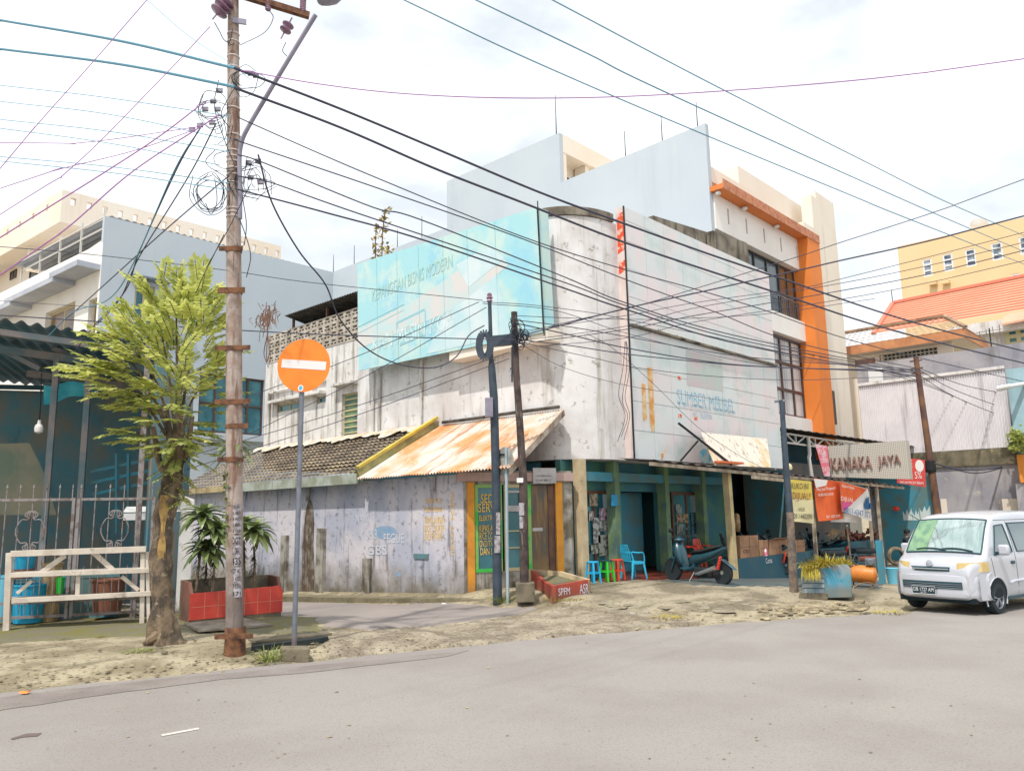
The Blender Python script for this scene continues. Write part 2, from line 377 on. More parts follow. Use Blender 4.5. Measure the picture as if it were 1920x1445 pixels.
MT['shade_and_stain'] = mat('painted_floor_shade', S(118, 122, 118, .6), .75, c2=S(92, 110, 114, .6), ns=1.3, na=(.4, .62), streak=S(170, 156, 132, .6), ss_=(1.2, 1.6, 1), sa=(.58, .7), sk=.7, speck=S(70, 72, 70, .5), ps=9, pa=(.58, .64), bump=.6, bs=24)  # teal-dark colour paints the awning's shade on the floor, with some staining
sheet([gx(1236, 1090), gx(1300, 1098), gx(1380, 1101), gx(1470, 1101), gx(1580, 1104), gx(1660, 1106), (34, 11.9), (34, 13.4), (26.9, 13.4), (26.5, 12.6), (20.5, 12.6), (20.2, 11.7)], .034, .25, .15).struct('floor_shade', MT['shade_and_stain'], True)  # dark sheet laid where the shade under the awning falls

q = M()
for i in range(150):
    px, py = rnd.uniform(0, 1900), rnd.uniform(1200, 1440)
    c = PZ(.012, px, py)
    if edge_dist(c.x, c.y) > -.15: continue
    s_ = rnd.uniform(.006, .022)*(1.6 if rnd.random() < .1 else 1); a0 = rnd.uniform(0, 6.3); e_ = rnd.uniform(.25, 1)
    o = len(q.v); q.v += [c+V((s_*cos(a0+t)*1.0, s_*e_*sin(a0+t), .001*(k % 2))) for k, t in enumerate((0, 1.1, 2.4, 3.6, 5))]+[c+V((0, 0, s_*.3))]
    q.f += [(o+k, o+(k+1) % 5, o+5) for k in range(5)]
q.struct('road_chips', MT['palestone'], False, 'stuff')

# cracked flat slabs in the worn forecourt
MT['slab'] = mat('worn_pale_slab', S(214, 204, 182, .64), .9, c2=S(180, 168, 144, .6), ns=2.2, rand=(S(168, 156, 130, .6), .7), speck=S(120, 108, 88, .55), ps=14, pa=(.57, .64), bump=.8, bs=30, spec=.2)
rubble(46, band(1120, 1440, 1120, 1146, -.02), .10, .32, .05).struct('broken_paving', MT['slab'], False, 'stuff')
# ------------------------------------------------------------------ wall materials
MT['white_old'] = mat('old_white_plaster', S(244, 241, 240, .84), .9, c2=S(222, 216, 214, .84), ns=.9, na=(.42, .62), streak=S(164, 150, 128, .7), ss_=(3.2, 3.2, .25), sa=(.53, .72), sk=.8, speck=S(168, 158, 142, .72), ps=4.5, pa=(.58, .66), pk=.75, bump=.35, bs=20, spec=.2)
MT['annex'] = mat('stained_white_plaster', S(244, 240, 236, .80), .9, c2=S(222, 216, 210, .8), ns=.9, streak=S(120, 106, 84, .6), ss_=(3.4, 3.4, .3), sa=(.52, .68), sk=.8, speck=S(150, 136, 114, .7), ps=5, pa=(.58, .68), bump=.3, spec=.2)
MT['panel'] = mat('faded_sign_panel', S(232, 238, 238, .84), .55, c2=S(246, 232, 232, .84), ns=.55, na=(.45, .6), streak=S(198, 220, 216, .8), ss_=(.7, .7, .9), sa=(.5, .7), sk=.8, speck=S(250, 214, 150, .8), ps=1.1, pa=(.62, .74), pk=.7, spec=.3)
MT['panel_dirt'] = mat('panel_joint', S(170, 178, 178, .7), .8)
MT['rimgrey'] = mat('weathered_concrete', S(172, 162, 146, .66), .95, c2=S(130, 120, 108, .6), ns=1.6, streak=S(70, 64, 56, .6), ss_=(2.4, 2.4, .3), sa=(.5, .66), bump=.5, spec=.15)
MT['greywall'] = mat('pale_blue_grey_paint', S(206, 215, 222, .82), .8, c2=S(200, 210, 219, .82), ns=.25, na=(.4, .62), streak=S(186, 197, 206, .80), ss_=(1.3, 1.3, .09), sa=(.54, .76), sk=.45, bump=.05, spec=.25)
MT['cream'] = mat('cream_paint', S(252, 241, 226, .84), .8, c2=S(248, 234, 216, .84), ns=.4, streak=S(236, 214, 178, .8), ss_=(2, 2, .12), sa=(.58, .74), sk=.55, bump=.05, spec=.25)
MT['white'] = mat('white_paint', S(255, 250, 244, .84), .8, c2=S(246, 240, 234, .84), ns=.5, streak=S(226, 216, 204, .8), ss_=(2.4, 2.4, .15), sa=(.58, .74), sk=.5, bump=.05)
MT['orange'] = mat('orange_paint', S(250, 146, 66, .80), .7, c2=S(244, 138, 60, .8), ns=.5, streak=S(226, 112, 44, .75), ss_=(3, 3, .2), sa=(.56, .74), sk=.4, bump=.04)
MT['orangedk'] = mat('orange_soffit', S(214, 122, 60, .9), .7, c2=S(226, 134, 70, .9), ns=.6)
MT['brick'] = mat('terracotta_edge', S(222, 150, 112, .8), .8, c2=S(196, 124, 96, .75), ns=5, na=(.45, .6))
MT['yellow'] = mat('apricot_paint', S(252, 220, 174, .80), .8, c2=S(248, 214, 164, .80), ns=.15, streak=S(242, 208, 160, .8), ss_=(.6, .6, .1), sa=(.56, .72), sk=.5)
MT['glass'] = mat('dark_glass', S(92, 112, 122, .5), .08, c2=S(130, 146, 152, .5), ns=.5, spec=.6)
MT['glass_teal'] = mat('teal_glass', S(48, 112, 124, .8), .1, c2=S(84, 146, 156, .8), ns=.8, spec=.6)
MT['glass_brown'] = mat('curtain_glass', S(170, 132, 92, .55), .15, c2=S(132, 100, 74, .55), ns=1.0, spec=.5)
MT['curtain'] = mat('white_curtain', S(226, 226, 226, .8), .5, streak=S(176, 178, 182, .8), ss_=(5, 5, .05), sa=(.46, .56), spec=.4)
MT['frame_dk'] = mat('brown_window_frame', S(104, 78, 70, .6), .5)
MT['frame_wh'] = mat('white_window_frame', S(240, 240, 240, .84), .5)
MT['steel'] = mat('galvanised_steel', S(160, 168, 176, .7), .5, .5, c2=S(130, 136, 142, .7), ns=3)
MT['dark'] = mat('shade_dark', S(48, 90, 106, .95), .9, c2=S(66, 96, 104, .9), ns=1.2)  # the bays' teal shade is put into this dark colour
MT['tealdark'] = mat('shade_teal', S(58, 120, 138, 1.5), .9, c2=S(84, 108, 108, 1.4), ns=1.3, na=(.42, .6), streak=S(60, 134, 156, 1.4), ss_=(1.6, 1.6, .4), sk=.5, bump=.2)  # lifted teal of the interior shade, painted as base colour
MT['greenwall'] = mat('dim_green_wall', S(84, 134, 120, 1.05), .9, c2=S(68, 118, 132, 1.1), ns=1.0, na=(.40, .56), streak=S(112, 156, 84, .9), ss_=(1.3, 1.3, .5), sk=.7, bump=.2)  # green wall with the teal of the shade mixed into its colour

def window(root, O, U, W, w, h, frame, glass, nv=1, nh=1, fw=.06, depth=.05, name='window', sill=None):
    """framed glazing on a plane; frame proud of the glass. O lower-left corner"""
    O, U, W = V(O), V(U), V(W); n = U.cross(W)
    f = M(); hs = []
    for i in range(nv):
        for j in range(nh):
            hs.append((w*i/nv+(fw if i == 0 else fw/2), w*(i+1)/nv-(fw if i == nv-1 else fw/2), h*j/nh+(fw if j == 0 else fw/2), h*(j+1)/nh-(fw if j == nh-1 else fw/2)))
    f.wall(O+n*depth, U, W, -n*depth, w, h, hs); fo = f.build(name, frame, root)
    q = M(); q.quad(O+n*.012, O+U*w+n*.012, O+U*w+W*h+n*.012, O+W*h+n*.012); q.build('pane', glass, fo)
    return fo

# ================================================================== corner shophouse
XB, YB, YC = 15.6, 12.3, 12.0
cb = thing('corner_shophouse', 'old three storey white corner shophouse with a rounded stained corner above a dim green shopfront', 'building', (XB, YB, .3))
arc = [(17.35-1.75*cos(R(a)), 13.7-1.4*sin(R(a))) for a in range(0, 91, 6)]
foot = arc+[(26.62, 12.3), (26.62, 24), (17.9, 24), (17.9, PX(XB, 672, 700).y-.003), (15.6, PX(XB, 672, 700).y-.003)]
q = M(); q.plate([(x, y, 3.42) for x, y in foot], (0, 0, 6.62)); q.build('wall', MT['white_old'], cb, 30)
q = M()   # rounded parapet rim, slightly proud, then the sloping parapet behind the sign wall
arc2 = [(17.35-1.80*cos(R(a)), 13.7-1.45*sin(R(a))) for a in range(0, 91, 6)]
q.plate([(x, y, 10.05) for x, y in arc2+[(17.4, 14.6), (15.55, 14.6)]], (0, 0, .24)); q.build('parapet_rim', MT['rimgrey'], cb, 30)
q = M(); p = [PY(13.2, *a) for a in ((1225, 404), (1335, 438), (1337, 470), (1225, 450))]; p[2].z = p[3].z = 9.9; q.plate(p, (0, .25, 0)); q.build('roof_upstand', MT['rimgrey'], cb)
q = M(); p = [PY(12.9, *a) for a in ((1337, 432), (1400, 455), (1412, 500), (1337, 480))]; p[2].z = p[3].z = 9.9; q.plate(p, (0, .25, 0)); q.build('roof_upstand', MT['rimgrey'], cb)
# box soffit under the cyan board and old drainpipes on the alley side
q = M(); q.box(15.08, XB-.003, 12.85, 16.6, 6.45, 6.80); q.build('ledge', MT['cream'], cb)
for px in (700, 712, 790): q = M(); p = PX(XB-.06, px, 700); q.tube([(XB-.07, p.y, 6.8), (XB-.07, p.y, 4.7)], .05, 8); q.build('drainpipe', MT['annex'], cb, True)
# ground floor: floor slab, back wall with openings, columns, beam
q = M(); q.box(16.6, 18.1, 11.62, 16, -.5, .34); q.box(18.1, 26.6, 12.05, 16, -.9, .335); q.build('floor', MT['redfloor'], cb)
YS = 13.1
def sx(px, py=1000): return PY(YS, px, py).x
zt = 2.62
q = M(); x0 = 15.75; W_ = sx(1372)-x0
op = [(sx(1078)-x0, sx(1143)-x0, .12, zt-.34), (sx(1167)-x0, sx(1238)-x0, 0, zt-.34), (sx(1258)-x0, sx(1312)-x0, .12, zt-.34)]
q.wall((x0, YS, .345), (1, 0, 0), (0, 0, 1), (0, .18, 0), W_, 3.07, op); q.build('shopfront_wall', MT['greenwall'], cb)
q = M(); q.box(15.9, 26.5, 16.2, 16.35, .3, 3.4); q.box(15.75, 15.9, 13.9, 16.3, .3, 3.4); q.build('back_wall', MT['tealdark'], cb)
q = M(); q.box(x0+op[1][0]+.0, x0+op[1][1], YS+.6, YS+.64, .345, zt); q.build('roller_door', MT['tealdark'], cb)
MT['beige'] = mat('beige_paint', S(226, 206, 168, .82), .8, c2=S(206, 184, 150, .8), ns=2, speck=S(130, 120, 108, .7), ps=8, pk=.6)
MT['greenpaint'] = mat('mossy_green_paint', S(128, 156, 112, .8), .85, c2=S(98, 126, 120, .8), ns=2.4, streak=S(90, 110, 86, .8), ss_=(6, 6, .6), sk=.7)
p = PG(1070, 1072); q = M(); q.box(15.95, 16.2, 12.62, 12.86, .2, 3.41); q.build('column', MT['beige'], cb)
for px in (1153, 1248, 1318):
    q = M(); cx = PY(12.75, px, 1000).x; q.box(cx-.11, cx+.11, 12.62, 12.9, .345, 3.415); q.build('column', MT['greenpaint'], cb)
q = M(); q.box(16.25, 24, 12.66, 12.86, 2.86, 3.1); q.build('beam', MT['tealdark'], cb)
MT['brownwood'] = mat('brown_wood', S(132, 92, 70, .7), .6, c2=S(104, 72, 58, .7), ns=4, streak=S(82, 56, 46, .7), ss_=(9, 9, .6), sk=.6)
for a, b in ((1078, 1143), (1258, 1312)):
    u0, u1 = sx(a), sx(b); wf = window(cb, (u0, YS-.04, .47), (1, 0, 0), (0, 0, 1), u1-u0, zt-.34-.12, MT['brownwood'], MT['glass_teal'], 2, 1, .09, .05, 'display_window')
    if a == 1078:
        posters = [(1085, 1100, 950, 968, (60, 170, 205)), (1081, 1097, 930, 946, (170, 190, 200)), (1088, 1101, 990, 1025, (70, 190, 225)), (1113, 1124, 970, 1018, (190, 190, 190)), (1105, 1113, 958, 976, (206, 200, 194)), (1124, 1139, 952, 975, (206, 178, 196)), (1124, 1139, 976, 996, (196, 200, 196)), (1123, 1140, 1002, 1042, (178, 182, 172)), (1109, 1121, 1020, 1038, (180, 186, 170)), (1106, 1120, 925, 948, (184, 164, 140))]
    else:
        posters = [(1268, 1278, 945, 962, (150, 160, 158)), (1269, 1290, 963, 980, (170, 150, 118)), (1270, 1282, 982, 1003, (140, 150, 140)), (1298, 1310, 960, 1000, (96, 140, 152))]
    for i, (xa, xb, ya, yb, c_) in enumerate(posters):
        a0, a1 = PY(YS-.11, xa, yb), PY(YS-.11, xb, ya); m_ = mat('poster_%d' % i, S(*c_, .9), .6, c2=S(*[v*.6 for v in c_], .9), ns=9, na=(.5, .56))
        q = M(); q.box(a0.x, a1.x, YS-.108, YS-.103, a0.z, a1.z); q.build('poster', m_, wf)
m_ = mat('blue_notice', S(40, 150, 200, .9), .5); a0, a1 = PY(12.6, 1147, 948), PY(12.6, 1158, 927); q = M(); q.box(a0.x, a1.x, 12.595, 12.615, a0.z, a1.z); q.build('notice', m_, cb)
# old shop sign strip by the corner column
MT['greyboard'] = mat('grey_notice_board', S(206, 202, 202, .8), .6, c2=S(186, 182, 184, .8), ns=5)
MT['ink'] = mat('dark_ink', S(70, 66, 66, .6), .7)

# ================================================================== big faded sign wall on the street face
XL, XR = 17.52, 26.5
fb = thing('faded_sign_wall', 'huge faded pale panelled sign wall reading SUMBER MEUBEL, covering the street face of the white shophouse', 'billboard', (XL, YC, 3.44))
q = M(); q.box(XL+.02, XR-.02, YC+.02, YB-.003, 3.46, 10.48); q.build('backing', MT['panel_dirt'], fb)
q = M(); nx_, zb_ = 9, [3.44, 4.2, 5.0, 5.9, 7.05]
def pn(xa, xb, za, zb2, yy=YC): q.box(xa+.007, xb-.007, yy, yy+.018, za+.007, zb2-.007)
for i in range(nx_):
    xa, xb = XL+(XR-XL)*i/nx_, XL+(XR-XL)*(i+1)/nx_
    for a, b in zip(zb_, zb_[1:]): pn(xa, xb, a, b)
    for a, b in zip([7.13, 7.9, 8.7, 9.5, 10.1], [7.9, 8.7, 9.5, 10.1, 10.5]): pn(xa, xb, a, b)
q.build('panel', MT['panel'], fb)
q = M(); q.box(XL, XR, YC-.10, YC-.002, 7.055, 7.115); q.build('drip_ledge', MT['rimgrey'], fb)
MT['blacktrim'] = mat('black_trim', S(60, 62, 62, .5), .6)
q = M(); q.box(XL-.035, XL-.003, YC-.02, YC+.02, 3.4, 10.5); q.build('corner_trim', MT['blacktrim'], fb)
MT['endface'] = mat('sign_end', S(240, 224, 218, .82), .7, c2=S(228, 206, 200, .8), ns=1.4, streak=S(206, 190, 184, .8), ss_=(4, 4, .5))
q = M(); q.box(XL-.003, XL+.017, YC+.021, YB-.003, 3.46, 10.5); q.build('end_face', MT['endface'], fb)
MT['redflake'] = mat('flaking_red_paint', S(240, 96, 60, .8), .8, c2=S(248, 196, 176, .82), ns=7, na=(.5, .56))
q = M()
for za, zb2 in ((9.15, 10.35), (8.55, 8.95)): q.add([(XL-.006, YC+.03, za+.1), (XL-.006, YB-.03, za), (XL-.006, YB-.05, zb2-.05), (XL-.006, YC+.04, zb2)], [(0, 1, 2, 3)])
q.build('red_mark', MT['redflake'], fb)
MT['fadedblue'] = mat('faded_blue_letter', S(140, 196, 224, .85), .7, c2=S(196, 220, 230, .85), ns=6, na=(.45, .6))
MT['fadedblue2'] = mat('very_faded_blue_letter', S(188, 212, 222, .85), .7, c2=S(222, 230, 232, .85), ns=5)
def ftext(s, x0_, y0_, x1_, y1_, m, Y=YC):
    a, b = PY(Y, x0_, y1_), PY(Y, x1_, y0_); text(s, (a.x, Y, a.z), (1, 0, 0), (0, 0, 1), b.x-a.x, abs(PY(Y, x0_, y0_).z-a.z), m, fb, ext=.004, out=(0, -1, 0))
ftext('SUMBER MEUBEL', 1270, 729, 1375, 757, MT['fadedblue'])
ftext('JL. SAM RATULANGI 84, TELP. 0431 863171', 1272, 753, 1377, 765, MT['fadedblue2'])
ftext('NO. TELEPON', 1299, 771, 1334, 782, MT['fadedblue'])
MT['ghost'] = mat('ghost_picture', S(206, 216, 212, .82), .7, c2=S(222, 206, 208, .82), ns=1.6, streak=S(176, 198, 176, .8), ss_=(3, 3, 1.2), sk=.7)
a, b, c_, d_ = (PY(YC-.004, *k) for k in ((1288, 722), (1356, 734), (1354, 672), (1286, 656)))
q = M(); q.quad(a, b, c_, d_); q.build('ghost_picture', MT['ghost'], fb)
MT['cyanmark'] = mat('cyan_emblem', S(100, 200, 232, .85), .6, c2=S(206, 228, 235, .85), ns=3.5, na=(.42, .56))
a = PY(YC-.004, 1322, 855); q = M(); q.add([(a.x+.36*cos(t*pi/8), YC-.004, a.z+.22*sin(t*pi/8)) for t in range(16)], [tuple(range(16))]); q.build('emblem', MT['cyanmark'], fb)
MT['rust'] = mat('rust_stain', S(236, 170, 90, .8), .9, c2=S(246, 216, 170, .84), ns=4, na=(.4, .6))
q = M()
for px, y0_, y1_ in ((1208, 720, 790), (1221, 690, 800), (1224, 770, 812), (1242, 850, 862)):
    a, b = PY(YC-.005, px-2, y1_), PY(YC-.005, px+2, y0_); q.quad((a.x, YC-.005-.0005*px%.003, a.z), (b.x, YC-.005-.0005*px%.003, a.z+.1), (b.x, YC-.005-.0005*px%.003, b.z), (a.x, YC-.005-.0005*px%.003, b.z))
q.build('rust_stain', MT['rust'], fb)
q = M()
for px, py in ((1273, 708), (1274, 779), (1304, 784)): a = PY(YC-.005, px, py); q.box(a.x-.07, a.x+.12, YC-.006, YC-.001, a.z-.05, a.z+.05)
q.build('red_mark', MT['redflake'], fb)
# weeds on the ledge are scattered later

# ================================================================== cyan billboard on the alley face
XA = 15.02
bb = thing('cyan_billboard', 'sun bleached cyan billboard with pale ghost lettering hung high on the alley wall', 'billboard', PX(XA, 672, 695))
tl, tr, br, bl = (PX(XA, *k) for k in ((670, 495), (1008, 388), (1020, 622), (672, 695)))
MT['cyan'] = mat('bleached_cyan_print', S(176, 226, 232, .85), .6, c2=S(206, 232, 226, .85), ns=.75, na=(.44, .56), streak=S(158, 216, 236, .85), ss_=(1.4, .9, .8), sa=(.5, .62), sk=.8, speck=S(206, 224, 204, .85), ps=1.7, pa=(.58, .66), pk=.6)
q = M(); q.plate([tl, tr, br, bl], (.03, 0, 0)); q.build('panel', MT['cyan'], bb)
q = M(); q.plate([tr+V((0, -.003, 0)), tr+V((.42, -.003, 0)), br+V((.42, -.003, 0)), br+V((0, -.003, 0))], (0, .04, 0)); q.build('side_panel', MT['cyan'], bb)
def bpt(u, v, e=.004): return tl*(1-u)*(1-v)+tr*u*(1-v)+br*u*v+bl*(1-u)*v+V((-e, 0, 0))
MT['fadeband'] = mat('bleached_stripe', S(226, 222, 218, .85), .6, c2=S(200, 228, 230, .85), ns=1.4, na=(.4, .62), streak=S(246, 206, 178, .85), ss_=(.8, .4, 5), sk=.5)
q = M(); q.poly([bpt(-0., .80), bpt(0, .62), bpt(.35, .50), bpt(.6, .34), bpt(.8, .24), bpt(.86, .40), bpt(.62, .64), bpt(.35, .72)]); q.build('faded_stripe', MT['fadeband'], bb)
MT['fadewhite'] = mat('bleached_white', S(222, 236, 238, .85), .6, c2=S(196, 228, 234, .85), ns=1, na=(.4, .6))
q = M(); q.poly([bpt(.66, .50, .007), bpt(.60, .28, .007), bpt(.77, .20, .007), bpt(.84, .34, .007)]); q.poly([bpt(.42, .98, .006), bpt(.52, .70, .006), bpt(.80, .46, .006), bpt(.86, .97, .006)]); q.build('faded_shape', MT['fadewhite'], bb)
MT['teal_l'] = mat('faded_teal_line', S(158, 208, 216, .85), .6)
q = M()
for (a, b, w_) in (((.25, .66), (.42, .60), .02), ((.25, .80), (.42, .74), .02), ((.25, .66), (.25, .82), .008), ((.42, .60), (.42, .76), .008), ((.27, .86), (.42, .81), .03), ((0, .60), (.30, .50), .006), ((0, .66), (.3, .55), .006)):
    p0, p1 = bpt(*a, .008), bpt(*b, .008); q.quad(p0+V((0, 0, 3.4*w_)), p1+V((0, 0, 3.4*w_)), p1, p0) if abs(a[0]-b[0]) > .05 else q.quad(p0, p0+V((0, -.05, 0)), p1+V((0, -.05, 0)), p1)
q.build('ghost_drawing', MT['teal_l'], bb)
MT['whitelet'] = mat('bleached_letter', S(226, 240, 240, .88), .6, c2=S(190, 216, 214, .88), ns=3)
MT['greenlet'] = mat('bleached_green_letter', S(166, 212, 208, .85), .6, c2=S(186, 220, 214, .85), ns=3)
def btext(s, u0, v0, u1, v1, h, m):
    p, r_ = bpt(u0, v0, .004), bpt(u1, v1, .004); text(s, p, (r_-p), (0, 0, 1), (r_-p).length, h, m, bb, ext=.006, out=(-1, 0, 0))
btext('KEPANGGAN BISNIS MODERN', .10, .40, .58, .29, .40, MT['greenlet'])
btext('KAN MESIN KOPI', .10, .86, .58, .80, .50, MT['whitelet'])
q = M()
for u in (.13, .26, .39, .53, .66, .80): q.quad(bpt(u, .01, .009), bpt(u+.0015, .01, .009), bpt(u+.0015, .99, .009), bpt(u, .99, .009))
q.build('seam', MT['teal_l'], bb)
q = M(); p0, p1 = tr+V((-.02, -.02, .15)), br+V((-.02, -.02, -.1)); q.tube([p0, p1], .018, 6); q.build('edge_rod', MT['blacktrim'], bb)
# ================================================================== low side wing with lettered wall, tiled + rusty roofs
XW = 13.1
MT['mural'] = mat('peeling_lilac_wall', S(222, 216, 222, .90), .95, c2=S(192, 194, 210, .88), ns=.7, na=(.42, .6), streak=S(112, 104, 102, .6), ss_=(3.4, 3.4, .5), sa=(.56, .68), sk=.7, speck=S(126, 118, 112, .7), ps=5.5, pa=(.55, .66), pk=.75, bump=.5, bs=24, spec=.15, low=(S(132, 122, 96, .6), .0, .95, .9))
MT['chalk'] = mat('chalk_white', S(222, 228, 240, .85), .95)
MT['ochre'] = mat('ochre_letter', S(250, 196, 76, .95), .8, c2=S(232, 190, 110, .95), ns=9, na=(.5, .6))
MT['ochre2'] = mat('worn_ochre_letter', S(250, 204, 96, .95), .9, c2=S(214, 184, 120, .9), ns=12, na=(.52, .62))
sw = thing('side_shop', 'low side shop with peeling lettered lilac wall under brown tiles and a rusty sheet roof', 'shop', (XW, 14, 0))
q = M(); q.wall((XW, 29.2, -1.2), (0, -1, 0), (0, 0, 1), (.2, 0, 0), 29.2-13.95, 4.35); q.build('wall', MT['mural'], sw)
# concrete frame stubs standing proud of the wall
MT['stub'] = mat('bare_concrete_stub', S(196, 190, 180, .75), .95, c2=S(128, 120, 104, .7), ns=2.6, streak=S(92, 86, 76, .6), ss_=(6, 6, .5), sa=(.5, .66), bump=.5)
def wy(px, py=1050): return PX(XW, px, py).y
for pa, pb, z1 in ((530, 541, 1.55), (597, 611, 1.75), (684, 698, .95)):
    q = M(); y1, y0 = wy(pa), wy(pb); q.box(XW-.09, XW-.002, y0, y1, -1.2, z1); q.build('pillar', MT['stub'], sw)
MT['brownstain'] = mat('brown_damp_stain', S(124, 106, 88, .62), .95, c2=S(170, 158, 146, .7), ns=3.5, na=(.45, .6), streak=S(96, 78, 60, .6), ss_=(8, 8, .6), sa=(.48, .6), bump=.4)
yc = wy(578); q = M(); q.poly([(XW-.012, yc+.36, -.8), (XW-.012, yc+.30, .5), (XW-.012, yc+.33, 1.2), (XW-.012, yc+.24, 1.9), (XW-.012, yc+.17, 2.3), (XW-.012, yc+.06, 2.55), (XW-.012, yc-.07, 2.58), (XW-.012, yc-.2, 2.36), (XW-.012, yc-.28, 1.9), (XW-.012, yc-.26, 1.3), (XW-.012, yc-.34, .6), (XW-.012, yc-.30, -.8)]); q.build('damp_stain', MT['brownstain'], sw)
q = M(); q.tube([(XW-.05, yc, 3.0), (XW-.07, yc, 2.55)], .06, 8); q.build('drain_spout', MT['stub'], sw, True)
def wtext(s, x0_, y0_, x1_, y1_, m, ext=.010):
    a, b = PX(XW, x0_, y1_), PX(XW, x1_, y1_); c_ = PX(XW, x0_, y0_); text(s, a, b-a, (0, 0, 1), (b-a).length, c_.z-a.z, m, sw, ext=ext, out=(-1, 0, 0))
wtext('SERVICE', 798, 934, 829, 943, MT['ochre']); wtext('ELEKTRONIK', 797, 950, 831, 959, MT['ochre'])
wtext('KIPAS ANGIN', 797, 968, 833, 981, MT['ochre2']); wtext('RICE COOKER', 797, 983, 833, 996, MT['ochre2']); wtext('DVD/TV/TAPE', 797, 998, 829, 1012, MT['ochre2']); 
for i, ch in enumerate('SEMUA TV/AC'):
    if ch != ' ': wtext(ch, 846, 922+11*i, 852, 931+11*i, MT['ochre' if i < 4 else 'ochre2'])
wtext('NAWI', 668, 965, 692, 978, MT['chalk']); wtext('KKB', 690, 992, 708, 1010, MT['chalk']); wtext('FEGUE', 720, 1000, 758, 1018, MT['chalk']); wtext('GBS', 688, 1022, 726, 1040, MT['chalk'])
MT['bluepatch'] = mat('blue_scuff', S(140, 180, 214, .8), .9, c2=S(176, 186, 206, .8), ns=4)
for k in ((700, 985, 745, 1010), (742, 1072, 752, 1080)):
    a, b = PX(XW-.004, k[0], k[3]), PX(XW-.004, k[2], k[1]); cy, cz, ry, rz = (a.y+b.y)/2, (a.z+b.z)/2, abs(a.y-b.y)/2, abs(a.z-b.z)/2
    q = M(); q.poly([(XW-.004, cy+ry*cos(t*pi/9)*(1+.25*mnoise.noise(V((t, k[0], 0)))), cz+rz*sin(t*pi/9)*(1+.3*mnoise.noise(V((t, k[1], 0))))) for t in range(18)]); q.build('paint_scuff', MT['bluepatch'], sw)
q = M(); a = PX(XW-.004, 790, 1044); q.box(XW-.03, XW-.003, a.y-.28, a.y+.28, a.z-.04, a.z+.08); q.build('wall_vent', MT['tealdark'], sw)
# tiled roof: wavy rows stepping down the slope
MT['tile'] = mat('old_brown_roof_tile', S(168, 150, 128, .7), .95, c2=S(126, 112, 98, .64), ns=1.3, na=(.42, .58), streak=S(206, 186, 150, .72), ss_=(.5, 1.6, .5), sa=(.56, .68), sk=.8, speck=S(84, 74, 66, .6), ps=6, pk=.7, bump=.4, spec=.15)
ya, yb2 = 17.72, 29.3
def tile(u, v):
    y = ya+(yb2-ya)*u; rows = 13; t = v*rows; k = min(int(t), rows-1); fr = t-k
    x = 12.82+(15.58-12.82)*v; z = 3.12+(4.70-3.12)*v
    z += .055*(1-fr)*(1 if k < rows else 0)+.022*sin(2*pi*y/.24)
    return (x, y, z)
q = M(); nv = 13; nu = 460
for k in range(nv):
    q.grid(nu, 1, lambda u, v, k=k: (12.82+2.76*(k+v*1.06)/nv, ya+(yb2-ya)*u, 3.10+1.58*(k+v*1.06)/nv+.06*(1-v)+.020*sin(2*pi*(ya+(yb2-ya)*u)/.23)))
q.build('tile_roof', MT['tile'], sw, 60)
MT['cementcap'] = mat('pale_cement_flashing', S(228, 218, 204, .8), .95, c2=S(206, 182, 146, .75), ns=3, bump=.5)
q = M()
def capz(u, v): y = 18.3+10*u; n_ = mnoise.noise(V((y*1.1, 0, 0))); x = 15.59-(1-v)*(.35+.5*max(0, n_)+.25*mnoise.noise(V((y*3, 4, 0)))); return (x, y, 3.1+1.58*(x-12.82)/2.76+.14-.02*v)
q.grid(90, 3, capz); q.build('flashing', MT['cementcap'], sw, True)
# gutter board + eave
MT['gutter'] = mat('flaking_pale_green_board', S(196, 204, 192, .78), .9, c2=S(168, 172, 150, .72), ns=2, streak=S(150, 110, 84, .7), ss_=(3, 3, .6), sa=(.58, .7), sk=.7, bump=.3)
q = M(); q.box(12.74, 12.80, 17.78, 25.2, 2.94, 3.20); q.build('gutter_board', MT['gutter'], sw)
MT['ochreboard'] = mat('stained_ochre_board', S(206, 186, 142, .75), .95, c2=S(160, 140, 104, .7), ns=2, streak=S(104, 92, 72, .6), ss_=(4, 4, .5))
q = M(); q.box(12.76, 12.81, 25.203, 29.3, 2.98, 3.16); q.build('gutter_board', MT['ochreboard'], sw)
q = M(); q.box(12.83, 13.09, 13.9, 29.2, 3.02, 3.06); q.build('eave_lining', MT['tealdark'], sw)
MT['yellowboard'] = mat('yellow_barge_board', S(236, 206, 84, .8), .8, c2=S(206, 186, 96, .75), ns=2.5, streak=S(160, 140, 90, .7), ss_=(5, 5, 2), sk=.5)
MT['olive'] = mat('mossy_board_side', S(186, 180, 124, .75), .9, c2=S(146, 146, 104, .7), ns=2.4, speck=S(96, 92, 70, .6), ps=9)
q = M(); q.beam((12.70, 17.70, 3.36), (15.55, 17.70, 4.94), .16, .07, (0, 0, 1)); q.build('barge_board', MT['yellowboard'], sw)
q = M(); q.beam((12.72, 17.66, 3.15), (15.55, 17.66, 4.74), .05, .40, (0, 0, 1)); q.build('barge_side', MT['olive'], sw)
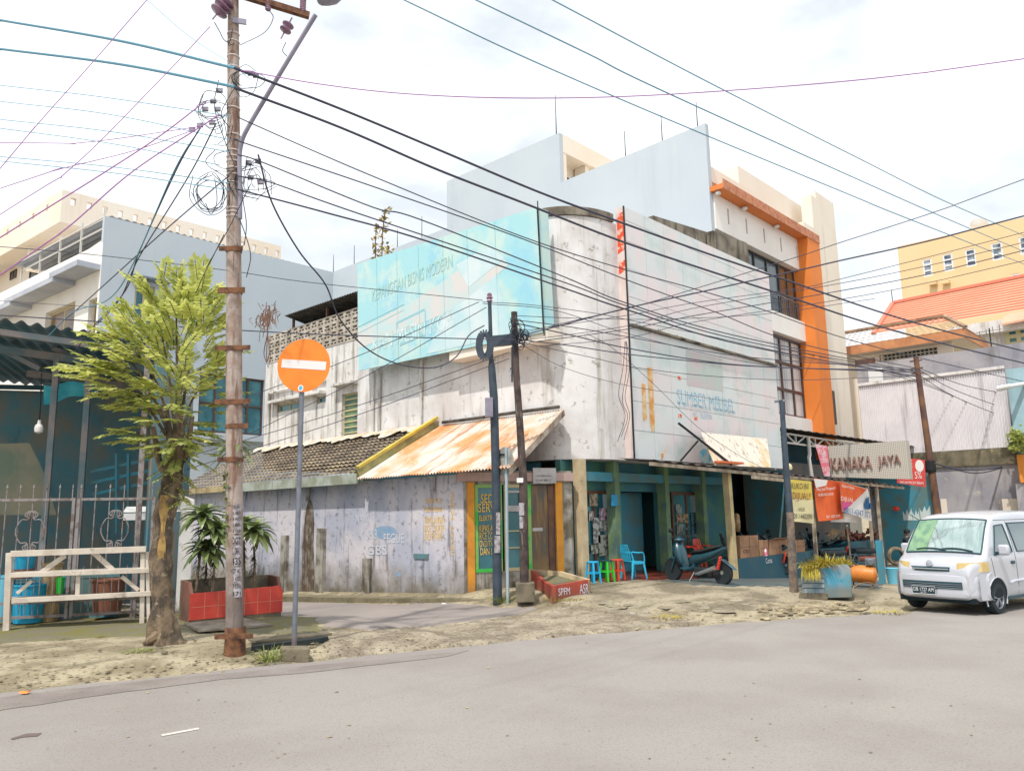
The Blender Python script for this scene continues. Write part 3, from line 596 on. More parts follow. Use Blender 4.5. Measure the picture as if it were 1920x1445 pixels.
# rusty corrugated roof
MT['rustsheet'] = mat('rusty_corrugated_sheet', S(232, 222, 210, .78), .7, c2=S(236, 168, 112, .80), ns=.75, na=(.44, .58), streak=S(200, 130, 82, .72), ss_=(.35, 5, .35), sa=(.52, .66), sk=.85, speck=S(246, 240, 232, .8), ps=3, pa=(.56, .7), pk=.6, spec=.3)
q = M(); q.grid(330, 5, lambda u, v: (12.62+(15.58-12.62)*v, 17.60-(17.60-(11.95+.85*v))*u, 3.05+1.62*v+.022*sin(2*pi*(5.7*u)/.105)+.02*mnoise.noise(V((u*9, v*3, 0))))); q.build('rust_roof', MT['rustsheet'], sw, 60)
MT['whiteboard'] = mat('peeling_white_board', S(214, 200, 184, .8), .9, c2=S(150, 118, 96, .7), ns=3)
q = M(); q.beam((12.62, 11.94, 2.98), (15.58, 12.79, 4.60), .035, .16); q.build('barge_board', MT['whiteboard'], sw)
MT['tar'] = mat('dark_flashing', S(84, 80, 78, .55), .9, c2=S(120, 112, 104, .6), ns=4)
q = M(); q.tube(spline([(15.52, 17.4, 4.77), (15.5, 16, 4.75), (15.5, 14.5, 4.76), (15.52, 12.9, 4.75)], 6), .045, 6); q.build('flashing', MT['tar'], sw, True)
# shop end facing the street: angled shopfront
A0, A1 = V((13.1, 13.93, 0)), V((15.72, 12.72, 0)); UF = (A1-A0).normalized(); NF = V((UF.y, -UF.x, 0)); LF = (A1-A0).length
def FP(px, py): return PP(A0, NF, px, py)
def fu(px, py=1000): return (FP(px, py)-A0).dot(UF)
us = [fu(k) for k in (876, 889, 937, 943, 976, 990, 996, 1040, 1055)]
zb0, zt0 = FP(915, 1072).z, FP(915, 908).z
q = M(); q.wall(A0+V((0, 0, -.3)), UF, (0, 0, 1), -NF*.16, LF, 3.4, [(us[1], us[5], zb0+.3, zt0+.3), (us[6], us[7]+.02, .5, zt0+.3)]); q.build('shopfront_wall', MT['stub'], sw)
MT['orangepaint'] = mat('ochre_orange_paint', S(238, 164, 58, .85), .7, c2=S(220, 146, 56, .8), ns=2, low=(S(150, 120, 90, .7), .1, .5))
for a, b, z0 in ((us[0], us[1], .15), (us[7]+.03, us[8], .35)):
    q = M(); q.plate([A0+UF*a+V((0, 0, z0)), A0+UF*b+V((0, 0, z0)), A0+UF*b+V((0, 0, zt0+.06)), A0+UF*a+V((0, 0, zt0+.06))], NF*.05); q.build('orange_pilaster', MT['orangepaint'], sw)
MT['pinkboard'] = mat('dusty_pink_fascia', S(206, 176, 168, .8), .85, c2=S(190, 164, 156, .78), ns=1.5, streak=S(226, 206, 194, .8), ss_=(14, 14, .3), sk=.5)
q = M(); q.plate([A0-UF*.2+V((0, 0, zt0+.075)), A1+UF*.0+V((0, 0, zt0+.075)), A1+V((0, 0, 3.05)), A0-UF*.2+V((0, 0, 3.05))], NF*.12); q.build('fascia', MT['pinkboard'], sw)
MT['greenframe'] = mat('bright_green_frame', S(70, 196, 84, .85), .6, c2=S(150, 196, 110, .85), ns=2.2, na=(.45, .55))
MT['creamframe'] = mat('cream_frame', S(204, 192, 150, .85), .6)
zz = V((0, 0, 1))
for a, b, l in ((us[1], us[3], 'greenframe'), (us[3]+.02, us[5], 'creamframe')):
    fo = window(sw, A0+UF*(a+.02)+zz*zb0-NF*.03, UF, zz, b-a-.04, zt0-zb0, MT[l], MT['glass_teal'], 1, 1, .08, .05, 'shop_window')
    if l == 'creamframe':
        for zk in (.55, .95): q = M(); q.beam(A0+UF*(a+.1)+zz*(zb0+zk)+NF*.0, A0+UF*(b-.1)+zz*(zb0+zk)+NF*.0, .05, .03); q.build('shelf', MT['creamframe'], fo)
        c0 = A0+UF*(a+.26)+zz*(zb0+1.42)+NF*.01
        q = M(); q.wall(c0-UF*.2, UF, zz, NF*.05, .42, .5, [(.05, .37, .14, .45)]); q.build('television', MT['greyboard'], fo)
    else:
        rows = [('SEDIA', 902, 926, 937, 943), ('SERVIS', 897, 944, 937, 960), ('ELEKTRONIK', 899, 966, 940, 976), ('KIPAS ANGIN', 899, 984, 940, 997), ('RICE COOKER', 899, 998, 940, 1011), ('DVD/TV/TAPE', 899, 1013, 940, 1025), ('DAN LAIN2', 900, 1027, 940, 1040)]
        for s_, xa, y0_, xb, y1_ in rows:
            o_ = A0+UF*(fu(xa))+zz*FP(xa, y1_).z+NF*.0; text(s_, o_, UF, zz, max(.2, fu(xb+2)-fu(xa)), FP(xa, y0_).z-FP(xa, y1_).z, MT['ochre'], fo, ext=.004, out=NF)
q = M(); a = us[5]; q.plate([A0+UF*a+zz*.2, A0+UF*(us[6])+zz*.2, A0+UF*us[6]+zz*zt0, A0+UF*a+zz*zt0], NF*.03); q.build('green_post', MT['greenframe'], sw)
MT['doorwood'] = mat('worn_brown_door', S(126, 106, 86, .7), .6, c2=S(92, 104, 108, .7), ns=1.3, streak=S(180, 140, 84, .75), ss_=(7, 7, .6), sa=(.52, .66), low=(S(196, 156, 84, .8), .3, 1.1))
q = M(); a, b = us[6]+.02, us[7]-.0; q.plate([A0+UF*a+zz*.24-NF*.05, A0+UF*b+zz*.24-NF*.05, A0+UF*b+zz*(zt0-.02)-NF*.05, A0+UF*a+zz*(zt0-.02)-NF*.05], NF*.03); d_ = q.build('door', MT['doorwood'], sw)
q = M(); q.plate([A0+UF*(b-.16)+zz*.24-NF*.015, A0+UF*b+zz*.24-NF*.015, A0+UF*b+zz*(zt0-.02)-NF*.015, A0+UF*(b-.16)+zz*(zt0-.02)-NF*.015], NF*.02); q.build('stile', MT['brownwood'], d_)
q = M(); k = fu(998, 960); q.plate([A0+UF*k+zz*1.62-NF*.018, A0+UF*(k+.28)+zz*1.62-NF*.018, A0+UF*(k+.28)+zz*1.70-NF*.018, A0+UF*k+zz*1.70-NF*.018], NF*.008); q.build('plate', MT['greyboard'], d_)
q = M(); a, b = fu(995, 890), fu(1038, 890); q.plate([A0+UF*a+zz*(zt0+.02)+NF*.13, A0+UF*b+zz*(zt0+.02)+NF*.13, A0+UF*b+zz*(zt0+.40)+NF*.13, A0+UF*a+zz*(zt0+.40)+NF*.13], NF*.02)
nb = q.solo('notice_board', MT['greyboard'], 'grey notice board hung over the brown door of the side shop', 'notice board')
for i, (s_, hh) in enumerate((('JL. RAYA SAMRATULANGI', .05), ('TLP. 0431 8881172', .05))):
    nb['_o'] = tuple(nb.location); text(s_, A0+UF*(a+.06)+zz*(zt0+.17-.10*i)+NF*.152, UF, zz, .42, hh, MT['ink'], nb, ext=.003, out=NF)

# ================================================================== rear house above the tiled roof
an = thing('rear_house', 'stained white two storey rear house with a pierced block balcony screen behind the tiled roof', 'house', (XB, 24, 4.6))
yl, yr = PX(XB, 500, 800).y, PX(XB, 672, 700).y
def ay(px, py): p_ = PX(XB, px, py); return yl-p_.y, p_.z-3.9
wn = [(ay(520, 774), ay(561, 751)), (ay(594, 757), ay(611, 734)), (ay(640, 812), ay(672, 730))]
q = M(); H_ = PX(XB, 497, 684).z-3.9
hs = [(a[0], b[0], a[1], b[1]) for a, b in wn]; hs[1] = (hs[1][0], hs[1][1], hs[0][2]+.05, hs[0][3]); hs[2] = (hs[2][0], yl-yr-.02, hs[2][2]-.2, ay(640, 740)[1])
q.wall((XB, yl, 3.9), (0, -1, 0), (0, 0, 1), (.2, 0, 0), yl-yr, H_, hs); q.build('wall', MT['annex'], an)
q = M(); q.box(XB, 20, yl-.0, yl+.2, 3.9, 3.9+H_); q.box(XB+.1, 20, yl+.002, yl+.21, 3.9, 3.9+H_); q.v = q.v[:8]; q.f = q.f[:6]; q.build('end_wall', MT['annex'], an)
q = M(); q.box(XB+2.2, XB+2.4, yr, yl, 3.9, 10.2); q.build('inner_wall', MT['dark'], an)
for i, h in enumerate(hs):
    nvv, nhh = ((2, 1), (1, 1), (1, 8))[i]
    O = V((XB+.12, yl-h[0], 3.9+h[2])); window(an, O, V((0, -1, 0)), V((0, 0, 1)), h[1]-h[0], h[3]-h[2], MT['creamframe'], MT['glass_teal'] if i < 2 else MT['greenpaint'], nvv, nhh, .05, .04, 'window' if i < 2 else 'louvre_window')
# hood over window band, projecting door hood
q = M(); a = ay(512, 770)[0]; b = ay(612, 733)[0]; q.box(XB-.28, XB-.002, yl-b, yl-a, 3.9+hs[0][3]+.06, 3.9+hs[0][3]+.16); q.build('window_hood', MT['annex'], an)
q = M(); q.box(XB-.3, XB-.002, yl-hs[2][1], yl-hs[2][0]+.3, 3.9+hs[2][3]+.28, 3.9+hs[2][3]+.36); q.build('door_hood', MT['annex'], an)
q = M(); q.tube([(XB-.08, yl-.25, 4.4), (XB-.08, yl-.25, 3.9+hs[0][3]+.5), (XB-.08, yl-b, 3.9+hs[0][3]+.55)], .05, 8); q.build('drainpipe', MT['annex'], an, True)
# pierced screen: a grid of blocks, each with a slot
zs = 3.9+H_+.002; zt1 = PX(XB, 668, 577).z; hsn = zt1-zs
MT['breeze'] = mat('dirty_pierced_block', S(214, 204, 192, .78), .95, c2=S(170, 156, 138, .7), ns=1.6, speck=S(110, 98, 84, .6), ps=8, pk=.6)
q = M(); hs2 = []; nb_ = int((yl-yr)/.40); bw = (yl-yr)/nb_; nrow = 4; bh = hsn/nrow
for i in range(nb_):
    for j in range(nrow):
        sh = .0
        hs2.append((i*bw+.05, i*bw+bw*.5-.03, j*bh+.05, j*bh+bh*.42)); hs2.append((i*bw+bw*.5+.03, (i+1)*bw-.05, j*bh+.05, j*bh+bh*.42)); hs2.append((i*bw+bw*.2, (i+1)*bw-bw*.2, j*bh+bh*.56, (j+1)*bh-.05))
q.wall((XB-.02, yl, zs), (0, -1, 0), (0, 0, 1), (.12, 0, 0), yl-yr, hsn, hs2); q.build('pierced_screen', MT['breeze'], an)
# dark corrugated canopy over the balcony
q = M(); c0, c1 = PX(XB-.3, 533, 592), PX(XB-.3, 672, 545)
q.grid(90, 2, lambda u, v: (XB-.3+2.6*v, c0.y+(c1.y-c0.y)*u, c0.z+(c1.z-c0.z)*u-.5*v+.02*sin(u*90*.7*pi))); q.build('balcony_roof', MT['tar'], an)
for u in (.02, .5, .98): q = M(); yy = c0.y+(c1.y-c0.y)*u; q.beam((XB+.05, yy, zt1-.1), (XB+.05, yy, c0.z+(c1.z-c0.z)*u-.05), .08, .08); q.build('balcony_post', MT['brownwood'], an)
q = M(); q.beam((XB+.05, c0.y-.3, c0.z-.5), (XB+.05, c1.y, c1.z-.42), .05, .05); q.build('balcony_rail', MT['brownwood'], an)

# ================================================================== orange fronted shophouse: long blue-grey flank, cream + orange street front
XG, YO = 26.8, 14.3
ob = thing('orange_shophouse', 'tall four storey shophouse with blue grey side wall and cream and orange street front', 'building', (XG, YO, 0))
zg = 17.1
q = M(); q.plate([(XG, YO, -.5), (XG, YO, zg+.2), (XG, 21.8, zg+.06), (XG, 21.8, 19.62), (XG, 29.62, 19.7), (XG, 29.62, zg), (XG, 40.1, zg), (XG, 40.1, -.5)], (.25, 0, 0)); q.build('side_wall', MT['greywall'], ob)
q = M(); q.box(XG+.25, 40.3, YO+.6, 40, -.5, 15.2); q.box(XG+.25, 38, YO+1.2, 40, 15.2, 16.2); q.build('core', MT['cream'], ob)
q = M(); q.box(XG+.252, 31.2, 21.8+.9, 29.5, 16.2, 19.1); q.build('roof_room', MT['cream'], ob)
q = M(); q.box(XG+.255, 32.0, 21.8, 29.6, 18.75, 19.64); q.build('roof_slab', MT['cream'], ob)
q = M(); q.box(XG+.254, XG+.5, 21.82, 22.6, 16.2, 18.74); q.build('roof_pillar', MT['cream'], ob); q = M(); q.box(28.9, 29.2, 21.95, 22.6, 16.2, 18.74); q.build('roof_pillar', MT['cream'], ob)
q = M(); zq = [PY(22.69, *k).z for k in ((1058, 285), (1058, 313))]
fo = window(ob, V((XG+.75, 22.69, 17.3)), V((1, 0, 0)), V((0, 0, 1)), 2.0, .95, MT['frame_wh'], MT['dark'], 8, 1, .06, .05, 'barred_window')
q = M(); q.box(29.25, 31.2, 22.66, 22.7, 17.2, 18.7); q.build('doorway_shade_sheet', MT['dark'], ob)  # flat dark sheet; the doorway's inner shade is its colour
def oz(px, py): return PY(YO, px, py).z
def ox(px, py=600): return PY(YO, px, py).x
# street front, from the top down
yf = YO-.55; xe_ = PY(yf, 1534, 432).x
q = M(); q.box(XG+.02, 31.5, YO+.32, YO+.62, 15.2, 15.85); q.build('parapet', MT['cream'], ob)
q = M(); q.box(31.42, 38.2, YO+1.0, YO+1.3, 15.2, 17.35); q.box(31.42, 31.7, YO+1.3, 22, 15.2, 17.35); q.build('pylon', MT['cream'], ob)
q = M(); q.box(38.1, 40.45, YO+.2, YO+.55, -.3, 17.9); q.box(39.9, 40.45, YO+.55, 40, -.3, 17.9); q.build('end_pylon', MT['cream'], ob)
q = M(); q.box(xe_-.3, 38.1, YO+.0, YO+.5, 4, 15.6); q.box(37.0, 38.1, YO+.003, YO+.497, 15.6, 17.3); q.build('cream_strip', MT['cream'], ob)
yf = YO-.55                                                    # the orange frame projects over the footpath
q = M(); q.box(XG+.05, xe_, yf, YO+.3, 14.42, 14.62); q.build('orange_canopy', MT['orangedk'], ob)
q = M(); q.box(XG+.05, xe_, yf-.03, yf-.002, 14.40, 14.80); q.build('canopy_edge', MT['brick'], ob)
q = M(); q.box(34.75, xe_, yf, YO+.2, 4.2, 14.418); q.build('orange_column', MT['orange'], ob)
for px, py in ((1352, 357), (1404, 385), (1469, 418)):
    a = PZ(14.41, px, py); q = M(); q.lathe((a.x, YO-.25, 14.27), [(.05, 0), (.11, .02), (.11, .09), (.06, .14)], 10); lo = q.build('ceiling_lamp', MT['frame_wh'], ob, True)
sl = [(1364, 1366), (1397, 1399), (1429, 1431), (1459, 1461), (1488, 1490)]
sxs = [PY(YO, k[0], 420).x for k in sl]
q = M(); q.wall((XG+.26, YO-.06, 12.95), (1, 0, 0), (0, 0, 1), (0, .25, 0), 34.75-XG-.26, 1.46, [(k-XG-.26-.07, k-XG-.26+.07, .45, 1.1) for k in sxs]); q.build('front_band', MT['white'], ob)
q = M(); q.box(XG+.26, 34.75, YO+.18, YO+.22, 13.0, 14.3); q.build('band_backing', MT['rimgrey'], ob)
wx0, wx1 = 29.6, 33.2
O_ = V((27.2, YO+.28, 10.45)); U_ = V((1, 0, 0)); W_z = V((0, 0, 1))
window(ob, O_, U_, W_z, 33.1-27.2, 2.48, MT['blacktrim'], MT['glass'], 5, 1, .09, .06)
window(ob, V((33.12, YO+.28, 10.45)), U_, W_z, 34.75-33.12, 2.48, MT['frame_dk'], MT['glass_brown'], 2, 1, .09, .06)
q = M()
for i in range(40): x_ = 27.3+i*.2; q.beam((x_, YO+.10, 10.45), (x_, YO+.10, 11.35), .025, .025)
q.beam((27.2, YO+.10, 11.36), (35.3, YO+.10, 11.36), .05, .04); q.build('balcony_railing', MT['steel'], ob)
q = M(); q.box(XG+.26, 34.75, YO-.1, YO+.3, 9.55, 10.445); q.build('floor_band', MT['white'], ob)
window(ob, V((27.2, YO+.25, 6.0)), U_, W_z, 34.75-27.2, 3.54, MT['frame_dk'], MT['curtain'], 7, 3, .12, .07)
q = M(); q.box(XG+.26, 34.75, YO-.08, YO+.3, 5.3, 5.995); q.build('floor_band', MT['white'], ob)
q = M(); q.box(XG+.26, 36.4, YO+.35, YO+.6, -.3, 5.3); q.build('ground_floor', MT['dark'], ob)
MT['grille'] = mat('dark_grille', S(110, 96, 84, .6), .6)
q = M(); q.box(37.25, 37.75, YO-.04, YO-.003, 6.0, 7.6); q.build('vent_grille', MT['grille'], ob)
# lightning rods standing on the parapet
q0 = None
rods = [(1043, 245, 178), (1173, 297, 245), (1242, 268, 215), (1308, 240, 190), (791, 452, 405), (745, 468, 430), (705, 480, 455), (664, 494, 460), (625, 510, 478)]
for i, (px, py, pyt) in enumerate(rods):
    a = PX(XG+.12, px, py); hgt = PX(XG+.12, px, pyt).z-a.z
    q = M(); q.tube([(XG+.12, a.y, a.z-.25), (XG+.12, a.y, a.z+hgt)], [.028, .014], 6)
    q.solo('lightning_rod', MT['blacktrim'], ['tallest thin rod standing on the roof room parapet', 'thin rod right of the roof room', 'thin rod on the middle of the sloping parapet', 'thin rod near the street end of the grey parapet', 'rod on the grey parapet close to the higher roof block', 'rod on the grey parapet left of the one by the higher block', 'rod on the grey parapet above the weeds on the cyan billboard', 'rod on the grey parapet left of the billboard weeds', 'rod at the inner corner where the two grey walls meet'][i], 'rod', (XG+.12, a.y, a.z-.25), 'lightning rods on the grey parapet')

# ================================================================== white and grey wing at the left with balconies
YWG = 40.1
wb = thing('white_balcony_building', 'long white building with projecting window hoods and a pale grey end wall behind the tree', 'building', (13.4, YWG, 0))
d4 = V((-.078, .997, 0)).normalized(); n4 = V((-d4.y, d4.x, 0))
P0 = V((PY(YWG, 190, 500).x, YWG, 0))
zt2 = PY(YWG, 198, 405).z
win_ = [PY(YWG, 249, 615), PY(YWG, 291, 538)]
hs = [(win_[0].x-P0.x, win_[1].x-P0.x, win_[0].z+1.5, win_[1].z+1.5), (PY(YWG, 370, 810).x-P0.x, PY(YWG, 493, 810).x-P0.x, PY(YWG, 420, 812).z+1.5, PY(YWG, 460, 708).z+1.5)]
q = M(); q.wall(P0+V((0, 0, -1.5)), (1, 0, 0), (0, 0, 1), (0, .25, 0), XG-P0.x-.002, zt2+1.5, hs); q.build('end_wall', MT['greywall'], wb)
h = hs[0]; window(wb, P0+V((h[0], .2, h[2]-1.5)), U_, W_z, h[1]-h[0], h[3]-h[2], MT['creamframe'], MT['glass_teal'], 2, 1, .12, .08)
h = hs[1]; window(wb, P0+V((h[0], .2, h[2]-1.5)), U_, W_z, h[1]-h[0], h[3]-h[2], MT['frame_dk'], MT['glass_teal'], 4, 2, .10, .08)
q = M(); h = hs[0]; q.box(P0.x+h[0]-.3, P0.x+h[1]+.6, YWG-.6, YWG-.003, h[3]-1.3, h[3]-1.2); q.build('window_hood', MT['steel'], wb)
q = M(); h = hs[1]; q.box(P0.x+h[0]-.5, P0.x+h[1]+.6, YWG-.6, YWG-.003, h[2]-1.9, h[2]-1.6); q.build('sill_slab', MT['greywall'], wb)
def wp(px, py): return PP(P0, n4, px, py)
def wa(px, py): return (wp(px, py)-P0).dot(d4)
ztw = wp(195, 442).z
op = [(wa(175, 590), wa(162, 590), 0, 0), (wa(140, 600), wa(80, 600), 0, 0), (wa(72, 600), wa(0, 600), 0, 0)]
zs0 = 6.5
dz_ = PP(P0, n4, 175, 560).z
q = M(); Lw = 46
hs = [(wa(182, 590)+.1, wa(165, 590), zs0, wp(170, 562).z), (wa(139, 600), wa(85, 600), zs0, wp(110, 577).z)]
q.wall(P0, d4, (0, 0, 1), -n4*.3, Lw, wp(190, 455).z, hs); q.build('front_wall', MT['white'], wb)
for h in hs: window(wb, P0+d4*(h[0]+.02)+n4*(-.25)+V((0, 0, h[2])), d4, W_z, h[1]-h[0]-.04, h[3]-h[2]-.02, MT['creamframe'], MT['glass_brown'], 2, 1, .12, .06)
MT['hoodgrey'] = mat('pale_grey_hood', S(206, 210, 220, .75), .8, c2=S(190, 196, 208, .75), ns=.8)
for pa, pb, py in ((189, 137, 496), (142, 52, 526), (60, -30, 570)):
    a, b = wa(pa, py), wa(pb, py); zh = wp(pa, py).z
    q = M(); q.plate([P0+d4*a+V((0, 0, zh)), P0+d4*b+V((0, 0, zh)), P0+d4*b+n4*1.1+V((0, 0, zh)), P0+d4*a+n4*1.1+V((0, 0, zh))], (0, 0, -.28)); q.build('window_hood', MT['hoodgrey'], wb)
# roof terrace: setback room, corrugated canopy on a steel frame
q = M(); q.box(P0.x+.5, P0.x+11, YWG+.3, YWG+22, zt2-1.0, zt2-.7); q.build('roof_deck', MT['white'], wb)
q = M(); c_ = [P0+V((.4, .4, zt2+.22)), P0+V((11.5, .4, zt2+.12)), P0+d4*11+V((11, 0, zt2-.3)), P0+d4*11+V((-.2, 0, zt2-.2))]
q.grid(120, 2, lambda u, v: (c_[0]*(1-u)+c_[1]*u)*(1-v)+(c_[3]*(1-u)+c_[2]*u)*v+V((0, 0, .04*sin(u*120*pi/2)))); q.build('terrace_canopy', MT['hoodgrey'], wb)
MT['frame_st'] = mat('white_steel_tube', S(226, 222, 214, .8), .6)
q = M()
for k in (.3, 2.8, 5.4, 8, 10.6):
    b_ = P0+d4*k; q.beam(b_+V((.1, 0, ztw-.2)), b_+V((.1, 0, zt2+.5-k*.045)), .09, .09)
for zz_ in (ztw+.5, ztw+1.1): q.beam(P0+d4*.3+V((.1, 0, zz_)), P0+d4*10.6+V((.1, 0, zz_)), .06, .06)
q.build('terrace_frame', MT['frame_st'], wb)

# cream hotel block behind it with slotted parapet
YT = 52
T0 = V((PY(YT, 117, 355).x, YT, 0)); ztt = PY(YT, 117, 355).z; T1 = PY(YT, 527, 472)
ct = thing('cream_block', 'cream block with a slotted parapet rising behind the white balcony building', 'building', T0)
zlow = PY(YT, 117, 408).z
n_s = 16; W_s = T1.x-T0.x
hs = [(W_s*(i+.55)/n_s, W_s*(i+.55)/n_s+.3, 1.0, 1.9) for i in range(n_s)]
hs = [(a, b, (ztt-zlow)*.52, (ztt-zlow)*.78) for a, b, c, d in hs]
q = M(); q.wall(T0+V((0, 0, zlow)), (1, 0, 0), (0, 0, 1), (0, .3, 0), W_s, ztt-zlow, hs); q.box(T0.x, T1.x, YT+6, YT+6.3, zlow-2, zlow+.5); q.build('parapet_wall', MT['cream'], ct)
q = M(); q.wall(T0+V((0, 0, zlow)), d4, (0, 0, 1), -n4*.3, 60, ztt-zlow, [(2+i*2.2, 2.35+i*2.2, (ztt-zlow)*.52, (ztt-zlow)*.78) for i in range(18)]); q.build('parapet_wall', MT['cream'], ct)
q = M(); q.plate([T0+V((0, 0, zlow)), T0+d4*60+V((0, 0, zlow)), T0+d4*60-n4*10+V((0, 0, zlow)), T0+V((16, 0, zlow))], (0, 0, -.3)); q.build('roof_slab', MT['cream'], ct)
i0 = T0+V((1.6, .5, 0)); q = M(); q.wall(i0, d4, (0, 0, 1), -n4*.3, 60, zlow-.3, []); q.box(i0.x, T1.x, YT+.5, YT+.8, 0, zlow-.302); q.build('inner_wall', MT['cream'], ct)
def tp(px, py): return PP(i0+n4*.003, n4, px, py)
for xa, y0_, xb, y1_ in ((20, 520, 31, 505), (57, 512, 82, 490), (87, 494, 101, 478)):
    a, b = (tp(xa, y0_)-i0).dot(d4), (tp(xb, y0_)-i0).dot(d4); zb3, zt3 = tp(xb, y0_).z, tp(xb, y1_).z
    window(ct, i0+d4*b+V((0, 0, zb3))+n4*.004, -d4, W_z, a-b, zt3-zb3, MT['frame_dk'], MT['glass'], 2, 1, .1, .06) if False else window(ct, i0+d4*a+V((0, 0, zb3))+n4*.02, -d4, W_z, a-b, zt3-zb3, MT['frame_dk'], MT['glass'], 2, 1, .1, .06)
# ================================================================== left: utility pole, lamp, sign, tree, planter, gate, stall
MT['polepaint'] = mat('peeling_pole_paint', S(202, 186, 176, .70), .8, c2=S(174, 148, 132, .66), ns=3, streak=S(138, 96, 72, .62), ss_=(9, 9, 1.1), sa=(.52, .64), sk=.85, speck=S(110, 76, 62, .6), ps=10, pa=(.6, .68), pk=.8, bump=.4, low=(S(128, 116, 112, .6), .2, 2.2))
MT['rustiron'] = mat('rusty_iron', S(150, 104, 72, .65), .9, c2=S(104, 74, 62, .6), ns=9, bump=.4)
MT['wirewhite'] = mat('white_tie_wire', S(220, 204, 196, .8), .6)
MT['porcelain'] = mat('mauve_porcelain', S(190, 150, 176, .62), .35, c2=S(150, 110, 134, .6), ns=6, spec=.6)
MT['lampgrey'] = mat('mauve_grey_tube', S(186, 180, 200, .62), .5, c2=S(166, 160, 178, .6), ns=2)
MT['black'] = mat('black_rubber', S(44, 46, 50, .5), .7)
MT['stencil'] = mat('black_stencil', S(60, 52, 52, .5), .9)
MT['stencilbg'] = mat('grey_paint_patch', S(196, 190, 196, .75), .9, c2=S(150, 140, 144, .7), ns=14, na=(.45, .6))
pb_ = PG(440, 1222); DP = (pb_-CAM).dot(_f)
up_ = thing('utility_pole', 'tall peeling utility pole with rusty step clamps standing in front of the leafy tree', 'utility pole', pb_)
def pole_at(py):   # height on the pole axis seen at image row py
    d = ray(440, py); hl = sqrt(pb_.x**2+pb_.y**2); return CAM.z+d.z*hl/sqrt(d.x*d.x+d.y*d.y)
rt = _r0.normalized(); tw = V((-pb_.x, -pb_.y, 0)).normalized()
ptop = PP(pb_, tw, 437, -140)
def pc(z): return pb_.lerp(ptop, (z-pb_.z)/(ptop.z-pb_.z))   # the pole leans a little to the left
def pr(z): return .126-.0012*z if z < 5 else .120-.0060*(z-5)
q = M(); q.tube([pc(pb_.z-.2+(ptop.z-pb_.z)*k/24) for k in range(25)], [pr((ptop.z-pb_.z)*k/24)+.0012*sin(k*1.7) for k in range(25)], 20); q.build('pole', MT['polepaint'], up_, 50)
q = M(); q.lathe((pb_.x, pb_.y, pb_.z-.1), [(.16, 0), (.155, .12), (.145, .28), (.155, .31), (.15, .44), (.14, .46)], 20); q.build('collar', MT['rustiron'], up_, 40)
for py, l, rr_ in ((470, .20, .13), (548, .22, .16), (655, .26, .24), (755, .26, .24), (800, .06, .20), (862, .22, .05), (1190, .26, .26)):
    z = pole_at(py); r0 = pr(z)+.012; q = M(); q.lathe(pc(z-.028), [(r0, 0), (r0, .056)], 20)
    c = pc(z)+tw*(r0-.01); q.beam(c-rt*(l+.03), c+rt*(rr_+.01), .02, .075 if py != 548 else .09); q.build('step_clamp', MT['rustiron'], up_)
for py in (65, 80, 108, 128, 165, 205, 255, 285, 296, 305, 318, 330, 345, 393, 400, 408):
    z = pole_at(py); r0 = pr(z)+.006; q = M(); q.lathe(pc(z-.012), [(r0, 0), (r0+.006, .012), (r0, .024)], 16); q.build('tie_wire', MT['wirewhite'], up_, True)
# painted classified adverts: rows of lettering on flat paint patches wrapped round the front of the pole
def wrap(w0, z0, z1, e): return lambda u, v: pc(z0+(z1-z0)*v)+(tw*cos((u-.5)*w0)+rt*sin((u-.5)*w0))*(pr(z0)+e)
for (y0_, y1_), rows in (((945, 1000), ['SEDOT WC', 'HUB 0813', '4028 9633', '0852 9830', '0853 1121']), ((1003, 1060), ['SEDOT', 'WC 0812', '4435']), ((1062, 1118), ['SEDOT WC', '0811 4302', '0857 5554', '2171'])):
    z1, z0 = pole_at(y0_), pole_at(y1_)
    q = M(); q.grid(10, 3, wrap(1.9, z0, z1, .003)); q.build('paint_patch', MT['stencilbg'], up_, True)
    for i, s_ in enumerate(rows):
        h_ = (z1-z0)/len(rows); zb_2 = z1-(i+1)*h_+.02
        t_ = text(s_, (0, 0, 0), (1, 0, 0), (0, 0, 1), .19, h_-.045, MT['stencil'], up_, ext=0)
        off = V(up_['_o'])
        for v in t_.data.vertices:
            x_, z_ = (v.co.x+off.x), (v.co.z+off.z); a_ = (x_-.095)/pr(z0); v.co = pc(zb_2+z_)+(tw*cos(a_)+rt*sin(a_))*(pr(z0)+.007)-off
# cross arm and insulators near the top
def PDz(px, py, d=DP): return PD(d, px, py)
def onpole(px, py, toward=0.):
    return PD(DP/ray(440, py).dot(_f)*1. if False else DP*1.0, px, py)
zt_ = pole_at(-6)
def hp(px, py, b=0.):   # point in the vertical plane through the pole facing the camera, moved b metres towards the camera
    return PP(V((pb_.x, pb_.y, 0))+tw*b, tw, px, py)
q = M(); q.beam(hp(430, -16, .1), hp(580, 30, .1), .09, .10); q.build('cross_arm', MT['rustiron'], up_)
q = M(); q.beam(hp(436, 38, .1), hp(462, 42, .1), .03, .09); q.build('bracket', MT['lampgrey'], up_)
def disc_ins(px, py, dirv, n_, r_):
    c = hp(px, py, .12); q = M(); a = V(dirv).normalized()
    for k in range(n_): q.lathe(c+a*(.105*k), [(.018, 0), (r_*.45, .01), (r_, .035), (r_*.96, .05), (r_*.4, .07), (.02, .10)], 18, a)
    q.tube([c-a*.12, c+a*(.105*n_+.12)], .012, 6); return q.build('insulator', MT['porcelain'], up_, 40)
dv = hp(522, 78, .12)-hp(540, 44, .12); disc_ins(542, 44, dv, 2, .10)
dv = hp(400, 38, .12)-hp(428, 4, .12); disc_ins(427, 2, dv, 3, .145)
